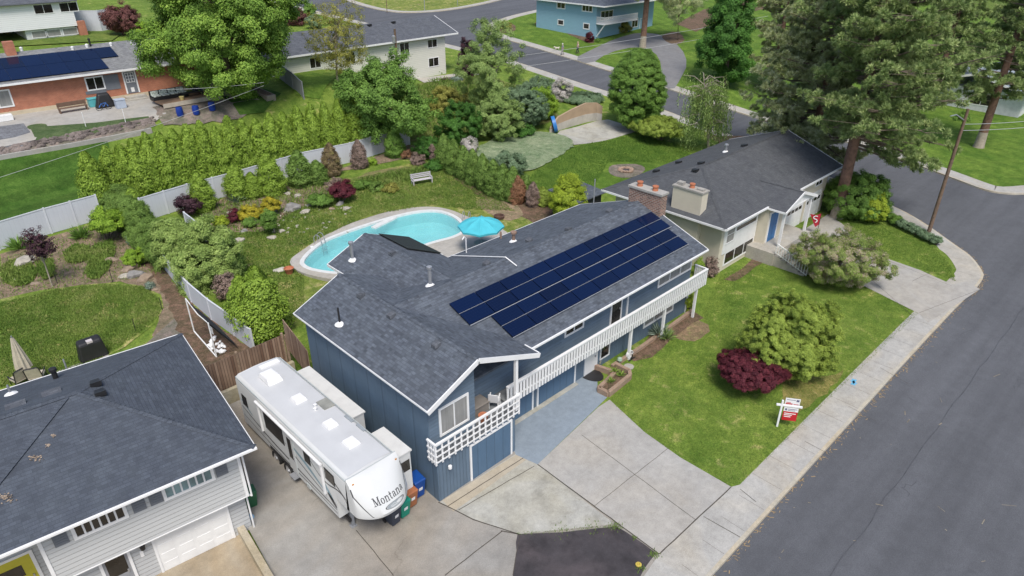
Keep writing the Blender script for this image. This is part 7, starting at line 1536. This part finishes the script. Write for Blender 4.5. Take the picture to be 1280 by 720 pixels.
q=T(657,250); place(2,q,upt(q,657,216).z-q.z,1.4,'green conifer between the rust brown and the grey brown ones',None,'arbd')
q=T(666,258); place(3,q,upt(q,665,226).z-q.z,1.3,'thin grey brown conifer left of the golden shrub',None,'twig')
q=T(678,256); place(1,q,upt(q,677,232).z-q.z,1.6,'small olive conifer beside the golden shrub',None,'bush')
# loose garden conifers left of the pool
for k,(bx,by_,bb,mt,lab) in enumerate([(222,335,(186,266,252,338),'jun','large loose juniper at the top of the dividing fence'),(262,352,(214,274,304,366),'jun','largest rounded juniper over the dividing fence'),(288,345,(265,292,306,350),'arbd','conical conifer on the pool side of the big juniper'),(246,362,(222,326,270,372),'jun','low juniper at the foot of the big juniper'),(212,320,(184,280,222,326),'arbd','small conifer at the upper end of the dividing fence')]):
    shrub('juniper',lab,(bx,by_),bb,mt,.2,.45,2.4,1.9,'juniper',shape='egg',seed=30+k,lump=.2,inner=.55)
for k,(bx,by_,tp,w) in enumerate([(312,414,342,2.3),(334,419,330,3.1)]):
    q=T(bx,by_); place(k,q,upt(q,bx,tp).z-q.z,w,['slim arborvitae joined to the big one near the trailer fence','big rounded arborvitae beside the wooden fence'][k])
for k in range(9):
    f=k/8; bx,by_=150+58*f,270+62*f; shrub('juniper_hedge_plant',f'{ORD[k]} dark green plant from the back in the low hedge along the dividing fence',(bx,by_),(bx-26,by_-40,bx+26,by_+8),'arbd',.16,.35,2.4,1.9,'hedge plant','low hedge along the dividing fence',shape='egg',seed=50+k,inner=.55)
shrub('shrub','grey bare twiggy shrub between the big juniper and the arborvitae',(284,374),(266,338,302,376),'twig',.2,.26,1.5,1.5,seed=59)
shrub('juniper','yellow green juniper closing the row above the dividing fence',(236,352),(214,318,258,356),'jun',.2,.4,2.4,1.9,'juniper',seed=58,shape='egg',inner=.55)
shrub('shrub','large lime green shrub in front of the pale fence',(134,300),(112,256,158,301),'lime',.22,.4,2.4,1.7,seed=60,shape='dome')
shrub('shrub','small round lime shrub on the neighbour bed',(168,332),(153,309,183,333),'lime',.14,.22,2.4,1.9,seed=61)
shrub('shrub','pale bluish spiky plant below the lime shrub',(163,305),(156,292,170,306),'blue',.22,.14,1.2,1.4,seed=62)
shrub('shrub','bluish plant at the right end of the meadow lawn',(186,361),(180,350,196,364),'blue',.18,.2,1.2,1.4,seed=63)
shrub('shrub','purple leaved shrub before the white fence',(233,270),(217,241,252,270),'purple',.2,.3,1.5,1.5,seed=64)
shrub('shrub','burgundy barberry with bare twigs in the pool garden',(430,252),(410,224,446,253),'burg',.16,.26,2.2,1.7,seed=65,shape='dome')
shrub('shrub','grey twiggy half of the burgundy barberry',(418,240),(406,220,432,244),'twig',.2,.26,1.6,1.4,seed=66)
shrub('shrub','small dark red shrub left of the yellow flowers',(291,278),(282,260,300,279),'burg',.14,.2,2.2,1.7,seed=67)
shrub('flower_mound','yellow flowering mound in the rockery, left half',(313,276),(296,255,330,278),'yel',.14,.22,2.2,1.7,'flowers',seed=68,shape='dome')
shrub('flower_mound','yellow flowering mound in the rockery, right half',(338,268),(326,246,352,270),'yel',.14,.22,2.2,1.7,'flowers',seed=69,shape='dome')
shrub('shrub','low green mound below the burgundy barberry',(398,258),(383,240,416,260),'mid',.16,.22,2.4,1.7,seed=70,shape='dome')
shrub('shrub','low green mound under the yellow flowers',(326,284),(302,270,322,286),'mid',.14,.2,2.4,1.7,seed=71,shape='dome')
shrub('shrub','pale yellow shrub next to the small red shrub',(274,284),(264,268,286,286),'gold',.16,.22,2.,1.6,seed=72,shape='dome')
for k,(bx,by_,bb,mt,lab) in enumerate([(452,236,(440,224,466,238),'mid','green clump of perennials left in the middle pool bed'),(470,238,(460,226,482,240),'arbd','green clump of perennials right in the middle pool bed'),(463,206,(456,196,472,208),'lime','small bright green plant at the foot of the white fence'),(545,212,(530,198,556,214),'dark','dark green plant behind the bench'),(524,205,(512,190,532,208),'twig','pinkish bare shrub behind the bench'),(510,198,(500,186,516,200),'rust','small brown shrub by the fence end'),(535,196,(514,170,552,200),'dark','dark ivy mass at the right end of the white fence'),(540,205,(536,178,546,206),'twig','thin brown conifer between the ivy and the right hedge'),(486,239,(476,228,500,241),'olive','loose olive perennial in the middle pool bed')]):
    shrub('shrub',lab,(bx,by_),bb,mt,.18,.24,1.8,1.6,seed=80+k)
# golden shrub, bank shrubs
shrub('shrub','golden green rounded conifer beside the blue house roof',(710,274),(683,217,737,275),'gold',.2,.42,2.6,2.,seed=90,shape='egg',inner=.6)
for k,(bx,by_,bb,mt,lab) in enumerate([(590,180,(544,128,604,184),'dark','dark green shrub mass on the bank below the birch, left'),(622,172,(588,116,656,178),'willow','soft green shrub mass on the bank below the birch, right'),(560,140,(530,108,590,150),'olive','olive shrub on the weedy bank'),(655,160,(620,104,684,166),'sage','sage green shrub at the street edge of the bank'),(676,148,(650,108,700,150),'lime','yellow green shrub beside the tan wall'),(672,118,(648,96,696,126),'sage','grey green shrub by the far street'),(704,126,(688,97,718,127),'white','white flowering shrub by the far street'),(726,126,(698,114,756,130),'sage','low juniper along the street behind the tan wall'),(588,192,(576,168,598,194),'white','white blossoming shrub behind the right hedge'),(640,220,(606,190,660,226),'sage','dark sage juniper behind the right hedge'),(645,168,(624,150,668,172),'dark','dark shrub left of the blue tub'),(584,95,(572,48,596,98),'purple','dark purple tree left of the birch'),(548,92,(540,84,556,94),'mid','small round green shrub by the white house path'),(540,100,(562,94,580,104),'blue','grey stone coloured shrub by the white house path')]):
    shrub('shrub',lab,(bx,by_),bb,mt,.26,.4,2.2,1.6,seed=110+k,gap=-1.2)
shrub('box_hedge','yellow green clipped hedge left of the weeping tree',(825,176),(792,143,856,178),'bush',.2,.34,2.6,2.,'hedge',seed=130,shape='dome',inner=.6)
# front garden
shrub('shrub','big round yellow green bush on the front lawn',(990,464),(934,369,1046,468),'bush',.13,.24,2.6,2.3,seed=140,inner=.5,lump=.2)
shrub('shrub','burgundy weeping maple dome on the front lawn',(938,486),(894,434,980,492),'burg',.11,.2,3.0,2.2,'shrub',seed=141,shape='dome',inner=.3,lump=.12)
shrub('shrub','dense dark green laurel mass behind the pine trunk',(1085,268),(1028,214,1112,276),'mid',.22,.42,2.6,1.8,seed=142)
shrub('shrub','yellow green shrub right of the pine trunk',(1092,278),(1072,240,1110,280),'gold',.18,.3,2.2,1.7,seed=143)
for k in range(8):
    f=k/7; bx,by_=1112+58*f,276+28*f; shrub('low_hedge_plant',f'{ORD[k]} plant from the left in the low green hedge near the utility pole',(bx,by_+2),(bx-8,by_-11,bx+8,by_+3),'sage' if k>1 else 'mid',.13,.22,2.4,1.9,'hedge plant','low hedge near the utility pole',seed=150+k,shape='dome',inner=.6)
shrub('shrub','round green ball shrub at the far end of the balcony',(874,346),(867,322,882,347),'arb',.13,.2,2.4,1.9,seed=160); shrub('shrub','yellow green shrub at the last balcony post',(862,390),(855,366,869,392),'gold',.13,.2,2.4,1.8,seed=161)
shrub('shrub','brown twiggy shrub between the two houses',(890,345),(878,320,900,348),'twig',.2,.22,1.4,1.4,seed=162)
def spiky(name,label,q,n,L,mat,cat='plant'):
    t=thing(name,label,cat,tuple(q)); ph=RNG.uniform(0,2*PI,n); el=RNG.uniform(.25,1.35,n); d=np.stack([np.cos(ph)*np.cos(el),np.sin(ph)*np.cos(el),np.sin(el)],1); c=d*L*.5+np.array([0,0,.05]); nr=np.cross(d,rnd(n)); leaf_mesh('foliage',c,nr,np.full(n,L)*RNG.uniform(.7,1.15,n),RNG.uniform(0,1,n),LM[mat],t,aspect=.07,axis=d); return t
q=G(823,420); spiky('yucca_plant','blue green spiky yucca by the balcony post',q,130,1.05,'blue')
q=G(834,424); spiky('yucca_plant','green grassy spiky plant right of the blue green yucca',q,110,.85,'willow')
for k,(px,py) in enumerate([(763,478),(776,470),(768,466)]): q=G(px,py,.24); spiky('planter_flower',['low green plant at the front corner of the brick planter','low green plant at the right of the brick planter','low green plant at the back of the brick planter'][k],q,60,.4,'maple')
for k,(px,py,lab) in enumerate([(25,312,'tall grass tuft at the foot of the pale fence, left one'),(102,298,'tall grass tuft at the foot of the pale fence, right one')]): q=T(px,py); spiky('grass_tuft',lab,q,150,1.1,'mid','grass tuft')
q=T(303,260); spiky('agave_plant','pale grey green spiky plant at the white fence',T(295,254),60,1.1,'blue')
# shrubs along far houses
for k,(bx,by_,bb,mt,lab) in enumerate([(738,53,(731,40,744,54),'burg','dark red shrub at the corner of the pale blue house'),(749,53,(744,47,752,54),'mid','small green shrub at the corner of the pale blue house'),(687,20,(678,10,692,22),'mid','green shrub left of the pale blue house'),(772,40,(765,24,790,44),'olive','olive shrub under the pale blue house balcony'),(632,36,(624,26,640,38),'olive','mixed plants in the far corner bed'),(115,38,(107,26,126,39),'lime','bright yellow green round shrub beside the brick pier'),(60,37,(52,24,66,38),'dark','dark shrub below the far white house, left of the row'),(80,37,(70,24,98,38),'mid','green shrub below the far white house, right of the row'),(40,38,(32,28,48,40),'dark','dark shrub by the garden post of the far white house'),(170,44,(166,26,190,46),'lime','pale green shrub beside the red maple'),(1195,150,(1190,140,1212,158),'mid','green shrub before the grey blue house')]):
    shrub('shrub',lab,(bx,by_),bb,mt,.3,.4,2.2,1.6,seed=170+k)
# ---- weeping tree
q=T(886,190); wp=thing('weeping_birch','weeping pale green birch with hanging shoots behind the cream house','tree',tuple(q)); top=upt(q,880,98); mb=MB(); mb.tube([q,q.lerp(top,.5)+V((.2,0,0)),top],[.2,.13,.04],8); P=[];NR=[];AX=[]
for k in range(70):
    f=random.uniform(.3,.98); a=q.lerp(top,f); ang=random.uniform(0,6.28); L=random.uniform(1.2,3.5)*(1.25-.6*f); e=a+V((math.cos(ang)*L,math.sin(ang)*L,random.uniform(.2,.9))); mb.tube([a,a.lerp(e,.5)+V((0,0,.4)),e],[.05,.035,.015],5)
    for s in range(9):
        b=a.lerp(e,random.uniform(.4,1))+V((random.gauss(0,.2),random.gauss(0,.2),.15)); dl=random.uniform(1.2,3.4); m=int(dl/.12)
        for j in range(m):
            z=b.z-j*.12
            if z<q.z+.15: break
            P.append((b.x+random.gauss(0,.06)+.12*math.cos(ang)*j*.12,b.y+random.gauss(0,.06)+.12*math.sin(ang)*j*.12,z)); NR.append((random.gauss(0,1),random.gauss(0,1),.3)); AX.append((random.gauss(0,.3),random.gauss(0,.3),-1))
part('trunk',mb,M_barkw,wp,smooth=True); P=np.array(P); leaf_mesh('crown',P,np.array(NR),.22*RNG.uniform(.7,1.3,len(P)),RNG.uniform(0,1,len(P)),LM['willow'],wp,aspect=.4,off=rootloc(wp),axis=np.array(AX))
# ---- pines
RA=math.atan2(CR.y,CR.x)
def pine(label,base,hgt,lean,crown_lo,spread,r,mat,nb,seed,dirs=None,tuft=.42,need=.36,per=66,pale=True,extra=(),trim=0.):
    rr=random.Random(seed); q=T(*base); t=thing('pine_tree',label,'pine tree',tuple(q)); top=q+V((lean[0],lean[1],hgt)); ax=lambda f:q.lerp(top,f)
    mb=MB().tube([ax(f)+(V((0,0,-.3)) if f==0 else V((0,0,0))) for f in (0,.03,.1,.3,.55,.8,1)],[r*1.35,r*1.12,r,r*.88,r*.68,r*.4,.06],12); part('trunk',mb,M_barkp,t,smooth=True)
    if pale: part('pale_bark_foot',MB().tube([ax(.0),ax(.012),ax(.075)],[r*1.37,r*1.25,r*1.06],12,False),M_barkw,t,smooth=True)
    lm=MB(); C_=[];D_=[]
    for k in range(nb+len(extra)):
        f=crown_lo+(1-crown_lo)*((k+rr.random())/nb)**.95; a=ax(f); g=(f-crown_lo)/(1-crown_lo); L=spread*(1.05-.75*g**1.5)*rr.uniform(.55,1.1)*min(1,.55+g*3); an=rr.uniform(0,2*PI) if dirs is None else rr.choice(dirs)+rr.gauss(0,.5)
        L*=1-trim*max(0,math.cos(an-RA-PI)); rise=rr.uniform(-.18,.3)*L+ (.25*L*g)
        if k>=nb: f,an,L,rise=extra[k-nb]; a=ax(f)
        d=V((math.cos(an),math.sin(an),0)); m=a+d*L*.5+V((0,0,rise*.3-.03*L)); e=a+d*L+V((0,0,rise)); lm.tube([a,m,e],[.035+.016*L,.03+.008*L,.015],5)
        nt_=int(3+L*1.9)
        for j in range(nt_):
            s=rr.uniform(.28,1.02); b=(a.lerp(m,s*2) if s<.5 else m.lerp(e,s*2-1)); sd=V((-d.y,d.x,0))*rr.gauss(0,.22*L*s+.15)+V((0,0,rr.uniform(-.1,.35))); c=b+sd
            if sd.length>.3: lm.tube([b,c],[.022,.01],4)
            C_.append(tuple(c)); v=(sd.normalized() if sd.length>.05 else V((0,0,1)))*.6+d*.5+V((0,0,.6)); D_.append(tuple(v.normalized()))
    part('limb',lm,M_bark,t)
    C_=np.array(C_);D_=np.array(D_); n=len(C_); sub=3
    cc=np.repeat(C_,sub,axis=0)+rnd(n*sub)*tuft*np.array([.75,.75,.5]); dd=np.repeat(D_,sub,axis=0); nn=len(cc)
    v=rnd(nn*per)+np.repeat(dd,per,axis=0)*.85; v/=np.linalg.norm(v,axis=1)[:,None]; Ln=need*RNG.uniform(.75,1.25,nn*per); p=np.repeat(cc,per,axis=0)+v*(Ln*.55)[:,None]
    tint=np.repeat(RNG.uniform(.1,.9,nn),per)*.6+RNG.uniform(0,1,nn*per)*.4; nr=np.cross(v,rnd(nn*per)); leaf_mesh('crown',p,nr,Ln,tint,LM[mat],t,aspect=.12,off=rootloc(t),axis=v); return t
pine('tallest pine with pale trunk foot on the corner lawn by the cream house',(1046,271),27,(-.3,.3),.29,8.6,.48,'pine',150,1,extra=[(.27,RA-.1,7.5,-2.6),(.25,RA+.25,6.2,-2.4),(.28,RA-.35,6.5,-2.2),(.30,RA+.05,8.6,-1.8),(.24,RA+.1,5.,-2.2),(.30,RA+2.9,3.2,-.1)],trim=.45)
pine('broad grey green pine rising behind the cream house roof',(1006,224),26,(.3,0),.08,7.2,.4,'pined',190,2,extra=[(.10+.02*j,RA+PI+o_,5.2+.3*j,-.9+.1*j) for j,o_ in enumerate((-.5,.1,.6,1.1,1.6,-.2,.9,1.4))])
pine('pine with bare leaning trunk on the right hand lawn across the street',(1223,184),24,(.6,0),.22,4.8,.45,'pine',110,3)
pine('tall pine with long bare reddish trunk beside the circular drive',(803,60),26,(.3,0),.30,5.6,.48,'pined',80,4)
pine('dark pine at the back between the linden and the grey green pine',(965,112),22,(0,0),.06,4.6,.35,'pined',110,5,pale=False)
pine('pine at the top right picture edge beyond the grey blue house',(1262,120),24,(0,0),.15,5.0,.4,'pine',90,6,pale=False)
pine('pine filling the gap between the corner pine and the right hand pine',(1165,128),24,(.2,0),.08,5.6,.4,'pine',120,7,pale=False)
# ---- grass blades on the near lawns
def pip(x,y,poly):
    c=np.zeros(len(x),bool); n=len(poly)
    for a in range(n):
        x1,y1=poly[a];x2,y2=poly[a-1]; m=((y1>y)!=(y2>y)); 
        with np.errstate(divide='ignore',invalid='ignore'): xi=(x2-x1)*(y-y1)/(y2-y1)+x1
        c^= m&(x<xi)
    return c
def blades(name,pts,n,L,mat,dz=.0,excl=()):
    P=[tuple(p) for p in px2xy(pts)]; xs_=[p[0] for p in P]; ys_=[p[1] for p in P]; x=RNG.uniform(min(xs_),max(xs_),n*3); y=RNG.uniform(min(ys_),max(ys_),n*3); k=pip(x,y,P)
    for ex_ in excl: k&=~pip(x,y,[tuple(p) for p in px2xy(ex_)])
    x=x[k][:n];y=y[k][:n]; z=np.array([h(a,b) for a,b in zip(x,y)])+dz; m=len(x); d=np.stack([RNG.normal(size=m)*.6,RNG.normal(size=m)*.6,np.ones(m)],1); d/=np.linalg.norm(d,axis=1)[:,None]; Ls=L*RNG.uniform(.6,1.3,m)
    pn=np.clip((np.sin(x*.9+np.sin(y*.7)*1.3)*np.sin(y*1.1+np.sin(x*.5))*.5+np.sin(x*.31+1.7*np.sin(y*.23))*.3+np.sin(2.3*x+1.1*np.sin(1.9*y))*np.sin(2.1*y)*.3)*.55+.45,0,1); o=leaf_mesh(name,np.stack([x,y,z],1)+d*(Ls*.4)[:,None],np.cross(d,rnd(m)),Ls,pn*.68+RNG.uniform(0,1,m)*.32,mat,None,aspect=.22,axis=d); o['kind']='stuff'; return o
M_blade=leafmat('grass_blade',[(.085,.155,.026),(.14,.232,.042),(.215,.30,.065),(.37,.36,.15)],.8,.2); M_blade2=leafmat('grass_blade_lush',[(.07,.15,.024),(.105,.205,.034),(.17,.25,.055)],.8,.2)
blades('grass',[(914,609),(850,572),(805,541),(762,501),(788,472),(800,448),(845,425),(872,405),(900,345),(962,322),(1000,345),(1064,350),(1148,392),(926,606)],80000,.075,M_blade,.015,[[(836,406),(866,396),(892,410),(872,428),(845,424)]])
blades('grass',[(1062,265),(1100,275),(1165,305),(1188,332),(1194,352),(1150,335),(1100,316),(1055,290)],16000,.11,M_blade,.015)
blades('grass',[(245,285),(330,245),(440,225),(530,205),(560,210),(600,235),(645,265),(580,262),(540,257),(460,270),(395,300),(362,325),(380,342),(380,395),(330,420),(300,330)],60000,.16,M_blade,.03,[[(246,262),(300,240),(395,222),(425,232),(400,252),(370,262),(330,290),(300,292),(262,290)]])
blades('grass',[(0,380),(75,362),(130,356),(180,359),(203,378),(200,394),(186,409),(163,426),(120,453),(40,478),(0,486)],40000,.15,M_blade,.05)
blades('grass',[(668,214),(705,190),(735,180),(792,168),(848,181),(866,198),(760,204),(735,248),(700,260),(650,246)],26000,.15,M_blade2,.05,[[(762,208),(775,206),(800,206),(808,212),(800,220),(782,224),(764,220),(760,214)]])
for pts in ([(80,318),(95,307),(112,310),(118,322),(100,330),(84,330)],[(118,308),(140,302),(146,312),(136,340),(118,352),(106,345),(112,328)],[(0,338),(12,328),(34,326),(48,340),(40,356),(18,360),(2,352)],[(46,326),(66,326),(70,345),(56,352),(48,340)]): blades('creeping_mat_tufts',pts,2600,.26,M_blade,.1)
blades('rockery_tufts',[(246,262),(300,240),(395,222),(425,232),(440,250),(400,262),(330,296),(290,300),(256,285)],5000,.3,M_blade,.04); blades('bed_tufts',[(0,325),(130,280),(200,315),(215,345),(150,352),(80,360),(0,374)],2500,.22,M_blade,.03)
blades('pool_bed_tufts',[(440,228),(540,208),(548,214),(500,230),(450,240)],2600,.35,M_blade,.05); blades('bank_tufts',[(540,100),(600,96),(690,122),(690,150),(560,175),(480,178),(480,130)],9000,.5,M_blade,.05)
# ================= light, air, camera
sun_el,sun_az=math.radians(58),math.radians(214)    # azimuth measured from +Y towards +X
w=bpy.data.worlds.new('World'); scene.world=w; w.use_nodes=True; nt=w.node_tree; bg=nt.nodes['Background']
sky=nt.nodes.new('ShaderNodeTexSky'); sky.sky_type='NISHITA'; sky.sun_disc=False; sky.sun_elevation=sun_el; sky.sun_rotation=sun_az; sky.air_density=1.0; sky.dust_density=3.5; sky.ozone_density=1.0; sky.altitude=600
nt.links.new(sky.outputs[0],bg.inputs[0]); bg.inputs[1].default_value=.105
ld=bpy.data.lights.new('sun','SUN'); ld.energy=2.1; ld.angle=math.radians(20); ld.color=(1,.95,.87); so_=bpy.data.objects.new('sun',ld); COL.objects.link(so_)
sd=V((math.sin(sun_az)*math.cos(sun_el),math.cos(sun_az)*math.cos(sun_el),math.sin(sun_el))); so_.rotation_euler=sd.to_track_quat('Z','Y').to_euler(); so_.location=(0,0,60)
cd=bpy.data.cameras.new('camera'); cam=bpy.data.objects.new('camera',cd); COL.objects.link(cam); cd.sensor_width=36; cd.lens=F/1280*36; cd.clip_end=3000; cam.location=CC
from mathutils import Matrix
cam.rotation_euler=Matrix((( CR.x,CU.x,-CF.x),(CR.y,CU.y,-CF.y),(CR.z,CU.z,-CF.z))).to_euler(); scene.camera=cam
scene.view_settings.view_transform='Standard'; scene.view_settings.look='None'; scene.view_settings.exposure=0.62; scene.view_settings.gamma=1
cy=scene.cycles; cy.max_bounces=6; cy.diffuse_bounces=3; cy.glossy_bounces=3; cy.transparent_max_bounces=8; cy.use_denoising=True
